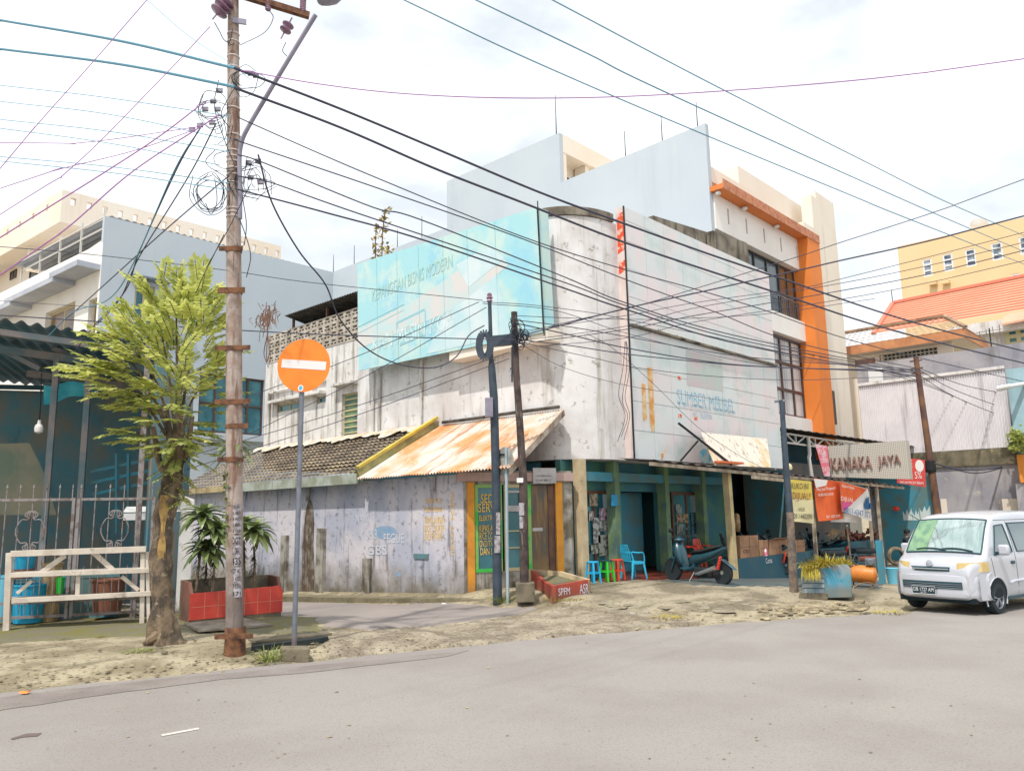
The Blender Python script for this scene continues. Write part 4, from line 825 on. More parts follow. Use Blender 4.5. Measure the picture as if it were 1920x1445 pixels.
for px, py in ((503, 4), (568, 12)):
    c = hp(px, py, .1); q = M(); q.lathe(c-V((0, 0, .16)), [(.03, 0), (.05, .02)]+[(.055 if k % 2 else .04, .04+.02*k) for k in range(14)]+[(.03, .34)], 12); q.build('insulator', MT['porcelain'], up_, True)
# clutter of clamps and coiled service wire on the pole
q = M(); cl = [(375, 235), (385, 205), (400, 190), (412, 170), (408, 205), (360, 243), (398, 230), (470, 333), (489, 342), (466, 305), (484, 302), (470, 138), (480, 142)]
for px, py in cl: c = hp(px, py, .1); q.obox(c, rt*.05, tw*.03, V((0, 0, .028)))
q.build('splice_clamp', MT['lampgrey'], up_)['kind'] = 'stuff'
MT['cablethin'] = mat('thin_cable', S(54, 64, 84, .5), .6)
q = M()
for k in range(36):
    a0 = rnd.uniform(0, 6.3); px, py = rnd.choice(((470, 345), (480, 340), (400, 205), (410, 240), (395, 360), (460, 150), (425, 300))); rx, ry = rnd.uniform(8, 46), rnd.uniform(10, 44)
    q.tube(spline([hp(px+rx*cos(a0+t*1.1)+rnd.uniform(-4, 4), py+ry*sin(a0+t*1.1), .12+.05*rnd.random()) for t in range(rnd.randint(3, 6))], 6), .006, 4)
for pts in ([(445, 400), (460, 440), (470, 480), (462, 520)], [(448, 300), (455, 370), (462, 420), (458, 460)], [(410, 150), (402, 200), (420, 260), (436, 300)], [(436, 55), (432, 75), (428, 85), (440, 82)], [(440, 165), (425, 190), (415, 215), (430, 240)], [(505, 20), (512, 35), (495, 62), (450, 85)], [(536, 80), (530, 95), (538, 106)], [(402, 42), (412, 60), (420, 75), (432, 82)]):
    q.tube(spline([hp(a, b, .13) for a, b in pts], 6), .007, 4)
q.build('coiled_wire', MT['cablethin'], up_)['kind'] = 'stuff'
# street lamp: bent arm strapped to the pole
lamp = thing('street_lamp', 'street lamp on a long bent grey arm strapped to the utility pole', 'street lamp', hp(450, 400, .14))
arm = [hp(450, 410, .16), hp(450, 345, .16), hp(449, 300, .17), hp(452, 272, .2), hp(462, 245, .28), hp(500, 180, .55), hp(550, 97, .9), hp(592, 28, 1.2)]
q = M(); q.tube(spline(arm, 6), .035, 10); q.build('arm', MT['lampgrey'], lamp, True)
c = hp(612, -4, 1.3); a = (hp(625, -28, 1.4)-hp(592, 28, 1.2)).normalized()
q = M(); q.lathe(c-a*.16, [(.05, -.02), (.12, .05), (.19, .16), (.2, .3), (.16, .5), (.06, .6)], 18, a)
q.v = [c+(p-c)-V((0, 0, .45*(p-c).z)) for p in q.v]; q.build('lamp_head', MT['lampgrey'], lamp, True)

# ---------------------------------------------------------------- no entry sign
MT['signorange'] = mat('faded_orange_sign', S(252, 140, 44, .86), .45, c2=S(246, 128, 38, .86), ns=2.2, speck=S(240, 180, 120, .8), ps=14, pa=(.68, .74), pk=.5)
MT['signwhite'] = mat('sign_white', S(232, 224, 222, .9), .5)
MT['postgrey'] = mat('sign_post_grey', S(150, 156, 168, .65), .5, .2, c2=S(134, 138, 150, .65), ns=6, low=(S(140, 104, 84, .6), .0, .35))
sb = PG(551, 1222); ds = (sb-CAM).dot(_f)*1.005
ns_ = thing('no_entry_sign', 'round orange no entry sign with a white bar on a leaning grey post in concrete', 'road sign', sb)
q = M(); q.tube([sb-V((0, 0, .05)), PP(sb, tw, 566, 735)], .038, 14); q.build('post', MT['postgrey'], ns_, True)
cS = PP(sb+tw*.05, tw, 569.5, 685); sU = (rt*.985+V((0, 0, -.10))+tw*.1).normalized(); sN = (tw*1+rt*-.1).normalized(); sW = sN.cross(sU).normalized(); rS = .425
q = M(); ring = [cS+sU*rS*cos(2*pi*k/64)+sW*rS*sin(2*pi*k/64) for k in range(64)]; q.plate(ring, sN*.012); dk = q.build('disc', MT['signorange'], ns_)
q = M(); q.plate([cS+sU*a_*.36+sW*b_*.068+sN*.014+sW*.01 for a_, b_ in ((-1, -1), (1, -1), (1, 1), (-1, 1))], sN*.003); q.build('bar', MT['signwhite'], dk)
cs2 = cS-sW*.365+sN*.014; q = M(); q.plate([cs2+sU*.045*cos(k*pi/8)+sW*.052*sin(k*pi/8) for k in range(16)], sN*.002); st = q.build('sticker', MT['signwhite'], dk)
MT['cyanink'] = mat('cyan_ink', S(60, 190, 225, .85), .5)
q = M(); q.plate([cs2+sU*.028*cos(k*pi/8)+sW*.035*sin(k*pi/8)+sN*.003 for k in range(0, 13)], sN*.001); q.build('sticker', MT['cyanink'], dk)
q = M(); b0 = PG(552, 1232); q.obox(b0+V((0, 0, .02)), rt*.20, tw*.17, V((.0, .0, .13))); q.v = [p+V((rnd.uniform(-.012, .012), rnd.uniform(-.012, .012), rnd.uniform(-.012, .012))) for p in q.v]; q.build('base_block', MT['oldconc'], ns_, bevel=.025)
# dark box for the broken drain mouth beside it
dm = PG(600, 1208); q = M(); q.obox(PG(545, 1207)+V((0, 0, -.02)), (PG(614, 1200)-PG(470, 1218))/2, tw*.10, V((0, 0, .07))); q.solo('drain_mouth_shade', MT['darkgap'], 'dark box standing in for the shade of the broken drain mouth behind the concrete foot of the no entry sign', 'drain')  # solid box; the hole's darkness is put into its colour
q = M(); a, b = PG(470, 1205), PG(616, 1190); q.beam(a+V((0, 0, .035)), b+V((0, 0, .035)), .35, .045); q.v = [p+V((0, 0, .02*mnoise.noise(p*4))) for p in q.v]; q.solo('drain_slab', MT['oldconc'], 'cracked concrete slab lying over the broken drain mouth', 'slab', bevel=.015)
MT['ironplate'] = mat('flat_iron_cover', S(190, 180, 164, .6), .8, c2=S(150, 138, 124, .6), ns=3, bump=.3)
q = M(); pl = [PG(345, 1172), PG(372, 1186), PG(512, 1176), PG(455, 1162)]; q.plate([p+V((0, 0, .015)) for p in pl], (0, 0, .035)); q.solo('drain_cover', MT['ironplate'], 'flat grey drain cover plate lying between the tree and the red planter', 'drain cover')

# ---------------------------------------------------------------- street tree
MT['bark'] = mat('mottled_bark', S(168, 146, 122, .60), .95, c2=S(116, 104, 92, .55), ns=3.2, na=(.42, .58), streak=S(86, 78, 72, .55), ss_=(7, 7, 1.4), sa=(.52, .64), sk=.8, speck=S(206, 190, 160, .65), ps=9, pa=(.58, .66), pk=.7, bump=1., bs=16, spec=.15)
MT['peeledbark'] = mat('peeled_yellow_wood', S(212, 174, 108, .68), .9, c2=S(170, 136, 92, .6), ns=7, streak=S(150, 110, 70, .6), ss_=(9, 9, 1.2))
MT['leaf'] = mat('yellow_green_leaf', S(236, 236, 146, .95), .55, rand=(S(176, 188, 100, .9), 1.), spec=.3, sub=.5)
MT['leafdk'] = mat('shade_tone_leaf', S(206, 212, 124, .9), .6, rand=(S(150, 164, 96, .85), 1.), spec=.3, sub=.45)  # darker leaf tone paints the shade in the tree crown
tb = PG(308, 1203); DT = (tb-CAM).dot(_f)
tree = thing('street_tree', 'small leafy street tree with peeling bark and yellow green layered foliage by the gate', 'tree', tb)
tt = V((-tb.x, -tb.y, 0)).normalized()
def tpn(px, py, b=0.): return PP(tb+tt*b, tt, px, py)
tr_pts = [(311, 1212, .30), (308, 1190, .255), (306, 1150, .225), (304, 1100, .205), (302, 1050, .20), (304, 1000, .195), (310, 960, .20), (318, 925, .205), (324, 895, .185), (330, 865, .15), (334, 830, .12), (336, 790, .10)]
q = M(); pts = [tpn(a, b) for a, b, r_ in tr_pts]; q.tube(spline(pts, 4), [.80*(tr_pts[min(i//4, 11)][2]*(1-(i % 4)/4)+tr_pts[min(i//4+1, 11)][2]*((i % 4)/4)) for i in range(45)], 26)
cx0 = len(q.v)
for i in range(cx0):
    p = q.v[i]; k = mnoise.noise(p*5)*.045+mnoise.noise(p*14)*.02; ax = V((tb.x, tb.y, p.z)); d = (p-ax); flare = max(0, .5-(p.z-tb.z))*.22*max(0, sin(atan2(d.y, d.x)*5)); q.v[i] = p+d.normalized()*(k+flare)
for px, py in ((268, 1207), (348, 1205), (322, 1214), (290, 1212)): q.tube([tpn(308, 1180, .05), tpn((px+308)/2, 1196, .12), tpn(px, py, .15 if py > 1206 else 0)], [.12, .08, .03], 8)
for px, py, r_, pp in ((300, 870, .09, (322, 900)), (350, 850, .08, (326, 890)), (322, 830, .07, (326, 880))): q.tube(spline([tpn(*pp), tpn((px+pp[0])/2, (py+pp[1])/2-4), tpn(px, py), tpn(px+rnd.uniform(-20, 20), py-70, rnd.uniform(-.2, .3))], 4), [r_*(1-.6*i/12) for i in range(13)], 10)
q.build('trunk', MT['bark'], tree, True)
q = M()
def strip(u, v): py = 925+130*v; c = tpn(308-4*v+9*(u-.5)*(1+.4*sin(v*7)), py, .24+.012*cos((u-.5)*2)); return c
q.grid(4, 14, lambda u, v: tpn(309-7*v+(u-.5)*(16-6*v+5*sin(v*9)), 928+118*v, .172-.02*abs(u-.5)+.012*mnoise.noise(V((u*3, v*9, 1))))); q.build('peeled_patch', MT['peeledbark'], tree, True)
# crown: limbs, then sprays of small leaflets
crown = [(330, 560, 70, 45, .5), (300, 610, 90, 45, .6), (370, 600, 60, 60, .6), (265, 665, 80, 38, .6), (345, 670, 80, 50, .7), (380, 720, 50, 50, .6), (270, 735, 75, 40, .6), (330, 760, 85, 45, .7), (300, 810, 75, 40, .5), (345, 835, 60, 32, .5), (200, 700, 55, 22, .4), (215, 640, 40, 14, .3)]
limbs = M(); lf = M(); lf2 = M()
def leaflet(mm, b, d, n, l, w_):
    d = d.normalized(); s = d.cross(n).normalized(); m_ = b+d*l*.45; e = b+d*l-n*l*.12
    mm.add([b, m_+s*w_-n*w_*.3, e, m_-s*w_-n*w_*.3], [(0, 1, 2), (0, 2, 3)])
def spray(mm, b, d, L_, droop=.35, ll=.12, sp_=.052):
    d = d.normalized(); p = V(b); n_ = int(L_/sp_); st_ = [p.copy()]
    for i in range(n_):
        d = (d+V((0, 0, -droop*sp_*1.6))).normalized(); p = p+d*sp_; st_.append(p.copy())
        s = d.cross(V((0, 0, 1))); s = s.normalized() if s.length > .01 else V((1, 0, 0)); n = s.cross(d)
        k = ll*(1-.45*abs(i/n_-.45))*rnd.uniform(.8, 1.15)
        for sg in (-1, 1): leaflet(mm, p, d*.55+s*sg*.85+V((0, 0, rnd.uniform(-.35, .05))), (n+V((rnd.uniform(-.3, .3), rnd.uniform(-.3, .3), 0))).normalized(), k, k*.30)
    leaflet(mm, p, d, V((0, 0, 1)), ll, ll*.27)
    limbs.tube(st_[::max(1, len(st_)//3)]+[st_[-1]], .006, 4)
core = tpn(330, 800)
for (px, py, rx, ry, rd) in crown:
    c = tpn(px, py); limbs.tube(spline([tpn(332, 850), (tpn(332, 820)+c)/2+V((0, 0, .1)), c], 5), [.03*(1-.07*i) for i in range(11)], 6)
    nS = int(rx*ry/104)+4
    for k in range(nS):
        while True:
            a, b, e = rnd.uniform(-1, 1), rnd.uniform(-1, 1), rnd.uniform(-1, 1)
            if a*a+b*b+e*e < 1: break
        p = tpn(px+a*rx*.92, py+b*ry*.95, e*rd); o = (p-core); o.z *= .25
        d = o.normalized()+V((rnd.uniform(-.6, .6), rnd.uniform(-.6, .6), rnd.uniform(-.05, .35)))
        low_ = (py+b*ry) > 770 and rnd.random() < .75 or (e < -.3 and rnd.random() < .5)  # lower and rear sprays get the darker, shade-toned leaf
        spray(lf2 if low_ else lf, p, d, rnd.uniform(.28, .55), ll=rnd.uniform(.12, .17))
for px, py, qx, qy in ((250, 700, 110, 672), (290, 720, 150, 735), (240, 650, 180, 622), (320, 560, 300, 520), (330, 580, 375, 522), (345, 560, 395, 560), (250, 600, 232, 562), (380, 700, 425, 690), (290, 740, 195, 755)):
    a, b = tpn(px, py, .2), tpn(qx, qy, .35); spray(lf, a, b-a, (b-a).length, .12, .13)
for k in range(24): spray(lf2, tpn(325+rnd.uniform(-24, 24), 880+rnd.uniform(-10, 60), rnd.uniform(.1, .3)), V((rnd.uniform(-1, 1), rnd.uniform(-1, 1), -.3)), .25, .8, .08)
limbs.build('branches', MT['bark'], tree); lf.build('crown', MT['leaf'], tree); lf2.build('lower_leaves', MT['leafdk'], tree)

# ---------------------------------------------------------------- red tiled planter and its plants, white gate pillar
MT['redtile'] = mat('red_glazed_tile', S(226, 78, 62, .74), .4, c2=S(206, 66, 58, .7), ns=1.6, streak=S(236, 110, 84, .75), ss_=(3, 3, .6), sk=.5)
MT['grout'] = mat('pale_grout', S(230, 150, 120, .75), .9)
MT['soil'] = mat('potting_soil', S(120, 106, 92, .55), .95, c2=S(84, 76, 70, .5), ns=9, bump=.8)
a, b = PG(356, 1168), PG(529, 1156); e1 = (b-a); e1.z = 0; wpl = e1.length; e1.normalize(); e2 = V((-e1.y, e1.x, 0)); zf = min(a.z, b.z)
pt = thing('red_planter', 'long red tiled planter box with dracaenas behind the utility pole', 'planter', (a.x, a.y, zf))
A = V((a.x, a.y, zf)); dpl = .62; zh = PP(A, e2, 357, 1113).z-zf
q = M(); q.obox(A+e1*wpl/2+e2*dpl/2+V((0, 0, -.05)), e1*(wpl/2-.03), e2*(dpl/2-.02), V((0, 0, .16))); q.build('footing', MT['oldconc'], pt)
q = M(); q.plate([A+V((0, 0, .1)), A+e1*wpl+V((0, 0, .1)), A+e1*wpl+V((0, 0, zh-.05)), A+e1*(wpl-.07)+V((0, 0, zh+.03)), A+V((0, 0, zh))], e2*.06); fr = q.build('front_panel', MT['redtile'], pt)
q = M(); nt_ = 7
for i in range(1, nt_): q.plate([A+e1*(wpl*i/nt_-.004)-e2*.003+V((0, 0, .1)), A+e1*(wpl*i/nt_+.004)-e2*.003+V((0, 0, .1)), A+e1*(wpl*i/nt_+.004)-e2*.003+V((0, 0, zh)), A+e1*(wpl*i/nt_-.004)-e2*.003+V((0, 0, zh))], e2*.002)
q.plate([A-e2*.003+V((0, 0, zh*.56)), A+e1*wpl-e2*.003+V((0, 0, zh*.56)), A+e1*wpl-e2*.003+V((0, 0, zh*.56+.008)), A-e2*.003+V((0, 0, zh*.56+.008))], e2*.002); q.build('grout', MT['grout'], fr)
MT['browntile'] = mat('brown_planter_side', S(150, 104, 90, .65), .7, c2=S(120, 96, 84, .6), ns=3)
for o_ in (-.002, wpl-.06):
    q = M(); q.plate([A+e1*o_+e2*.062+V((0, 0, 0)), A+e1*o_+e2*dpl+V((0, 0, 0)), A+e1*o_+e2*dpl+V((0, 0, zh+.22)), A+e1*o_+e2*.2+V((0, 0, zh+.2)), A+e1*o_+e2*.062+V((0, 0, zh-.01))], e1*.06); q.build('side_panel', MT['browntile'], pt)
q = M(); q.plate([A+e2*dpl+V((0, 0, 0)), A+e1*wpl+e2*dpl, A+e1*wpl+e2*dpl+V((0, 0, zh+.22)), A+e2*dpl+V((0, 0, zh+.22))], e2*.08); q.build('back_panel', MT['oldconc'], pt)
q = M(); q.grid(14, 5, lambda u, v: A+e1*(.06+(wpl-.12)*u)+e2*(.06+(dpl-.06)*v)+V((0, 0, zh-.05+.03*mnoise.noise(V((u*6, v*4, 0)))))); q.build('soil', MT['soil'], pt, True)
MT['drac'] = mat('glossy_dracaena_leaf', S(168, 184, 112, .75), .35, rand=(S(100, 124, 84, .65), 1.), spec=.5, sub=.25)
MT['dracdk'] = mat('dark_stem_leaf', S(74, 86, 66, .5), .6, rand=(S(58, 66, 58, .5), 1.))
def straplf(mm, b, d, L_, w_, droop, n=6):
    d = V(d).normalized(); p = V(b); pts = []
    for i in range(n+1):
        pts.append((p.copy(), w_*(sin(pi*(.12+.86*i/n))**.8))); d = (d+V((0, 0, -droop/n))).normalized(); p = p+d*L_/n
    s = V(d).cross(V((0, 0, 1))); s = s.normalized() if s.length > .01 else V((1, 0, 0)); o = len(mm.v)
    for c, ww in pts: mm.v += [c+s*ww+V((0, 0, ww*.35)), c, c-s*ww+V((0, 0, ww*.35))]
    for i in range(n): k = o+3*i; mm.f += [(k, k+1, k+4, k+3), (k+1, k+2, k+5, k+4)]
def dracaena(base, hgt, label, n=30, big=.62):
    t = thing('dracaena', label, 'plant', base, 'dracaenas in and behind the red planter'); base = V(base)
    top = base+V((rnd.uniform(-.08, .08), rnd.uniform(-.05, .05), hgt)); q = M(); q.tube([base-V((0, 0, .1)), (base+top)/2+V((.02, 0, 0)), top], [.03, .025, .02], 8); q.build('stem', MT['bark'], t, True)
    q = M()
    for i in range(int(hgt*60)):
        f = .25+.75*rnd.random(); p = base.lerp(top, f); a_ = rnd.uniform(0, 6.28); straplf(q, p, (cos(a_), sin(a_), -.2), .16, .010, .9, 3)
    q.build('old_leaves', MT['dracdk'], t)
    q = M()
    for i in range(n):
        a_ = i*2.4; el = .1+1.1*(i/n); straplf(q, top+V((0, 0, .12*i/n)), (cos(a_), sin(a_), el), big*(1-.3*i/n)*rnd.uniform(.85, 1.1), .075*big/.62, 1.7-.8*i/n)
    q.build('crown', MT['drac'], t)
for px, hg, bq, lb in ((366, 1.45, .3, 'tall leafy dracaena at the left end of the red planter'), (398, 1.15, .16, 'dracaena with bare spiky stem left of the utility pole'), (383, .80, .4, 'low bushy dracaena between the two taller ones on the left'), (476, 1.12, .3, 'dracaena standing alone right of the utility pole in the red planter')):
    p = PP(A+e2*bq, e2, px, 1110); dracaena((p.x, p.y, zf+zh-.06), hg, lb)
p = PG(455, 1125); dracaena((PP(A+e2*1.2, e2, 458, 1100).x, PP(A+e2*1.2, e2, 458, 1100).y, zf), 1.75, 'tallest dracaena rising behind the red planter beside the pole')
q = M(); p0 = PG(328, 1150); b0 = V((p0.x, p0.y, -.1)); hz = PP(b0, tt, 340, 930).z
q.plate([b0, b0+rt*.30, b0+rt*.30+V((0, 0, hz+.02)), b0+V((0, 0, hz+.14))], -tt*.9+rt*.02); q.solo('gate_pillar', MT['white_old'], 'white plastered gate wall end between the tree and the red planter', 'wall', bevel=.02)

# ---------------------------------------------------------------- iron gate, white rack, covered stall behind
G0 = V((6.73, 16.03, 0)); G1 = V((.871, -.492, 0)).normalized(); G2 = V((.492, .871, 0)).normalized()
def GP(px, py, b=0.): return PP(G0+G2*b, G2, px, py)
def ga(px, b=0., py=1050): return (GP(px, py, b)-G0).dot(G1)
def SP(a_, b_, z_): return G0+G1*a_+G2*b_+V((0, 0, z_))
MT['gatepaint'] = mat('dull_silver_gate_paint', S(168, 160, 160, .68), .6, c2=S(140, 118, 110, .62), ns=7, na=(.5, .62))
zg0, zg1 = GP(140, 1158).z, GP(140, 933).z
def gate_leaf(a0, a1, label):
    t = thing('gate_leaf', label, 'gate', SP(a0, 0, zg0), 'iron gate leaves of the stall'); r_ = .028
    q = M(); 
    for a_ in (a0+r_, a1-r_): q.beam(SP(a_, 0, zg0), SP(a_, 0, zg1), .055, .055, G2)
    for z_ in (zg0+.06, zg0+.32, zg1-.03): q.beam(SP(a0+.06, 0, z_), SP(a1-.06, 0, z_), .045, .05)
    q.build('frame', MT['gatepaint'], t)
    n_ = max(3, int(round((a1-a0)/.262))); q = M()
    for i in range(n_+1):
        a_ = a0+.06+(a1-a0-.12)*i/n_
        if i in (0, n_): q.tube([SP(a_, 0, zg1), SP(a_, 0, zg1+.20)], [.011, .011], 6)
        else: q.tube([SP(a_, -.003, zg0+.1), SP(a_, -.003, zg1+.20)], .010, 6)
        q.lathe(SP(a_, -.003, zg1+.17), [(.008, 0), (.02, .03), (.012, .06), (.002, .10)], 8)
        if i < n_: q.tube([SP(a_+.13, -.003, zg0+.1), SP(a_+.13, -.003, zg0+.30)], .008, 5); q.tube([SP(a_+.13, -.003, zg0+.34), SP(a_+.13, -.003, zg0+.95)], .007, 5)
    q.build('bars', MT['gatepaint'], t)
    c_ = (a0+a1)/2; q = M(); zc = zg1-.62
    for sx_ in (-1, 1):
        for sz in (-1, 1):
            q.tube(spline([SP(c_+sx_*.02, -.02, zc+sz*.36), SP(c_+sx_*.05, -.02, zc+sz*.22), SP(c_+sx_*.16, -.02, zc+sz*.21), SP(c_+sx_*.24, -.02, zc+sz*.06), SP(c_+sx_*.24, -.02, zc)], 6), .011, 6)
            q.tube(spline([SP(c_+sx_*.02+sx_*.09*cos(t_)-sx_*.0, -.02, zc+sz*(.30+.07*sin(t_))) for t_ in (-1.4, 0, 1.2, 2.4, 3.4, 4.2)], 5), .011, 6)
    q.build('scrollwork', MT['gatepaint'], t)
gate_leaf(ga(136)+.01, ga(285), 'right iron gate leaf with scrollwork, next to the tree trunk')
gate_leaf(ga(-30), ga(135)-.01, 'left iron gate leaf with scrollwork, cut by the photo edge')
MT['whitewood'] = mat('chipped_white_wood', S(234, 222, 208, .82), .8, c2=S(214, 200, 186, .8), ns=3, streak=S(150, 132, 118, .7), ss_=(5, 5, 5), sa=(.6, .7), sk=.7, bump=.2)
rk = thing('white_rack', 'chipped white wooden display rack standing in front of the iron gate', 'rack', SP(ga(140, -.45), -.45, .1))
bR = -.5
def WP(px, py, b=bR): return GP(px, py, b)
parts = [('leg', (12, 1188), (18, 1036), .11, .10), ('leg', (266, 1168), (268, 1036), .06, .08), ('leg', (279, 1172), (276, 1034), .05, .06), ('rail', (20, 1038), (274, 1029), .05, .11), ('rail', (20, 1078), (280, 1069), .05, .085), ('rail', (22, 1126), (283, 1112), .05, .09), ('brace', (76, 1074), (122, 1041), .04, .09), ('brace', (176, 1036), (214, 1070), .04, .09), ('brace', (228, 1080), (260, 1106), .04, .07), ('brace', (60, 1088), (32, 1112), .04, .06), ('upright', (147, 1078), (145, 1116), .04, .075)]
for nm, a, b, w_, h_ in parts:
    q = M(); e_ = bR+{'leg': 0, 'rail': -.06, 'brace': .03, 'upright': .0}[nm]; q.beam(WP(*a, e_), WP(*b, e_), h_ if nm in ('leg', 'upright') else w_, w_ if nm in ('leg', 'upright') else h_, G2 if nm in ('leg', 'upright') else (0, 0, 1)); q.build(nm, MT['whitewood'], rk, bevel=.006)
q = M(); z_ = WP(150, 1073).z; a0, a1 = ga(20, bR), ga(281, bR); q.obox(SP((a0+a1)/2, bR+.14, z_+.03), G1*((a1-a0)/2), G2*.16, V((0, 0, .014))); q.build('shelf', MT['whitewood'], rk)
q = M(); z_ = WP(150, 1120).z; q.obox(SP((a0+a1)/2, bR+.14, z_+.03), G1*((a1-a0)/2), G2*.16, V((0, 0, .014))); q.build('shelf', MT['whitewood'], rk)
# stall
st_ = thing('covered_stall', 'dim covered stall with wavy roof sheet, timber truss and tarpaulin walls behind the gate', 'stall', SP(-3, 3, 0))
MT['timber'] = mat('dim_timber', S(140, 132, 130, 1.1), .9, c2=S(100, 120, 128, 1.1), ns=2)
MT['roofsheet'] = mat('grey_wavy_roof_sheet', S(110, 126, 138, 1.2), .85, c2=S(88, 122, 140, 1.2), ns=1.2, streak=S(124, 122, 120, .8), ss_=(1, 1, 1), sk=.5)
MT['tarp'] = mat('shade_teal_tarpaulin', S(74, 112, 124, 1.5), .9, c2=S(112, 112, 104, 1.4), ns=.9, na=(.4, .6), streak=S(56, 116, 132, .8), ss_=(1.4, 1.4, .5), sk=.6)  # teal shade inside the stall is painted into the tarpaulin
MT['tarp2'] = mat('brown_grey_tarpaulin', S(140, 134, 116, 1.2), .9, c2=S(112, 124, 110, 1.2), ns=1, streak=S(90, 120, 100, .8), ss_=(2, 2, .5), sk=.5)
MT['cyantarp'] = mat('cyan_tarpaulin', S(40, 170, 200, 1.), .6, c2=S(90, 200, 220, 1.), ns=1.5)
bF = .35; eL, eR = GP(-60, 590, bF), GP(290, 640, bF); aL, aR = (eL-G0).dot(G1), (eR-G0).dot(G1)
zL, zR = eL.z, eR.z
q = M(); nw = int((aR-aL)/.28)
nw += 32
q.grid(nw*8, 3, lambda u, v: SP(aL-9+(aR-aL+9)*u, bF+7.6*v, zL+(zR-zL)*(u*(aR-aL+9)-9)/(aR-aL)-.25*v+.045*sin(u*nw*2*pi))); q.build('roof', MT['roofsheet'], st_, 60)
zf_ = lambda a_: zL+(zR-zL)*(a_-aL)/(aR-aL)
for b_, dz, hh in ((.55, -.22, .12), (2.2, -.30, .16), (4.6, -.42, .16)):
    q = M(); q.beam(SP(aL, b_, zf_(aL)+dz), SP(aR-.1, b_, zf_(aR)+dz), .1, hh); q.build('beam', MT['timber'], st_)
q = M()
for px0, py0, px1, py1 in ((-30, 640, 75, 692), (100, 652, 190, 700)): q.beam(GP(px0, py0, 2.3), GP(px1, py1, 2.3), .1, .12, G2)
q.build('brace', MT['timber'], st_)
for px in (82, 146): q = M(); p = GP(px, 1000, 2.2); a_ = (p-G0).dot(G1); q.beam(SP(a_, 2.2, 0), SP(a_, 2.2, zf_(a_)-.3), .12, .12, G2); q.build('post', MT['timber'], st_)
q = M(); q.beam(SP(aR-.12, .4, 0), SP(aR-.12, .4, zR-.05), .10, .10, G2); q.build('post', MT['gatepaint'], st_)
q = M(); zt9 = GP(150, 735, 7.4).z
q.wall(SP(aL-12, 7.4, -.2), G1, (0, 0, 1), G2*.1, aR-aL+12.2, zt9+.2, []); q.build('back_wall', MT['tarp'], st_)
q = M(); q.plate([SP(aR, .45, -.2), SP(aR, 7.6, -.2), SP(aR, 7.6, zR-.4), SP(aR, .45, zR-.15)], G1*.06); q.build('side_wall', MT['tarp'], st_)
q = M(); q.poly([GP(-20, 832, 3.9), GP(55, 830, 3.9), GP(80, 880, 3.9), GP(106, 965, 3.9), GP(-20, 965, 3.9)]); q.build('hanging_sheet', MT['tarp2'], st_)
q = M(); zt8 = GP(60, 718, 6.9).z
q.beam(SP(aL-3, 6.9, zt8-.14), SP(aR, 6.9, zt8-.10), .08, .12)
q.beam(SP(aL-3, 6.9, zt8+.45), SP(aR, 6.9, zt8+.5), .08, .14)
for k in range(8): a_ = aL+(aR-aL)*k/8; q.beam(SP(a_, 6.9, zt8-.1), SP(a_+.45, 6.9, zt8+.5), .07, .08, G2)
q.build('roof_truss', MT['dark'], st_)
q = M(); q.grid(12, 4, lambda u, v: GP(82+92*u, 722-8*u+(36-14*u)*v+3*sin(u*9), 3.5+.25*v)); q.build('awning_sheet', MT['cyantarp'], st_, True)
q = M()
for y_ in (872, 893, 915): q.beam(GP(170, y_+12, 2.6), GP(284, y_-12, 2.6), .04, .07)
for x_ in (218, 240, 262): q.beam(GP(x_, 850, 2.55), GP(x_, 1000, 2.55), .05, .05, G2)
q.build('slat_screen', MT['tealdark'], st_)
# bench + goods in the stall
q = M(); q.beam(SP(aL+.4, 1.2, .95), SP(aR-.5, 1.2, .95), .6, .05); q.beam(SP(aL+.4, .92, .45), SP(aR-.5, .92, .45), .05, .9, (0, 0, 1)); q.build('counter', MT['tealdark'], st_)
q = M(); q.grid(6, 3, lambda u, v: SP(ga(225, .9)+1.1*u, .9+.4*v, GP(230, 960, .9).z+.12*v)); q.plate([SP(ga(225, .85), .85, GP(230, 975, .85).z), SP(ga(225, .85)+1.0, .85, GP(230, 975, .85).z), SP(ga(225, .85)+1.0, .85, GP(230, 962, .85).z), SP(ga(225, .85), .85, GP(230, 962, .85).z)], G2*.03); q.build('cloth', MT['frame_wh'], st_)
MT['bulb'] = mat('white_bulb', S(226, 222, 220, .9), .3)
lb = thing('hanging_bulb', 'white bulb hanging on a wire in the covered stall', 'light bulb', GP(73, 800, 1.2))
c = GP(73, 800, 1.2); q = M(); q.lathe(c-V((0, 0, .14)), [(.02, 0), (.075, .03), (.085, .10), (.07, .17), (.035, .2), (.03, .28)], 14); q.build('bulb', MT['bulb'], lb, True)
q = M(); q.tube([c+V((0, 0, .1)), GP(76, 755, 1.2), GP(78, 700, 1.2)], .012, 5); q.build('cord', MT['black'], lb)
def tubx(px, py0, py1, w_, m_, nm, lb_, cat, b=.5, grp=None, rimm=None):
    c = GP(px, py1, b); r_ = w_/2/98.; h_ = GP(px, py0, b).z-c.z; q = M()
    q.lathe(c, [(r_*.82, 0), (r_*.9, h_*.4), (r_, h_*.94), (r_*1.06, h_*.95), (r_*1.06, h_), (r_*.95, h_), (r_*.9, h_*.9), (.01, h_*.88)], 20); return q.solo(nm, m_, lb_, cat, c, grp, 40)
MT['bluepl'] = mat('sky_blue_plastic', S(40, 170, 214, .95), .4); MT['bluepl2'] = mat('pale_blue_plastic', S(120, 200, 226, .9), .4)
MT['jar'] = mat('tan_jar', S(196, 166, 120, .75), .5, c2=S(150, 128, 100, .7), ns=3); MT['brownjar'] = mat('red_brown_jar', S(168, 112, 90, .7), .5); MT['greenpl'] = mat('bright_green_plastic', S(40, 200, 70, .9), .4)
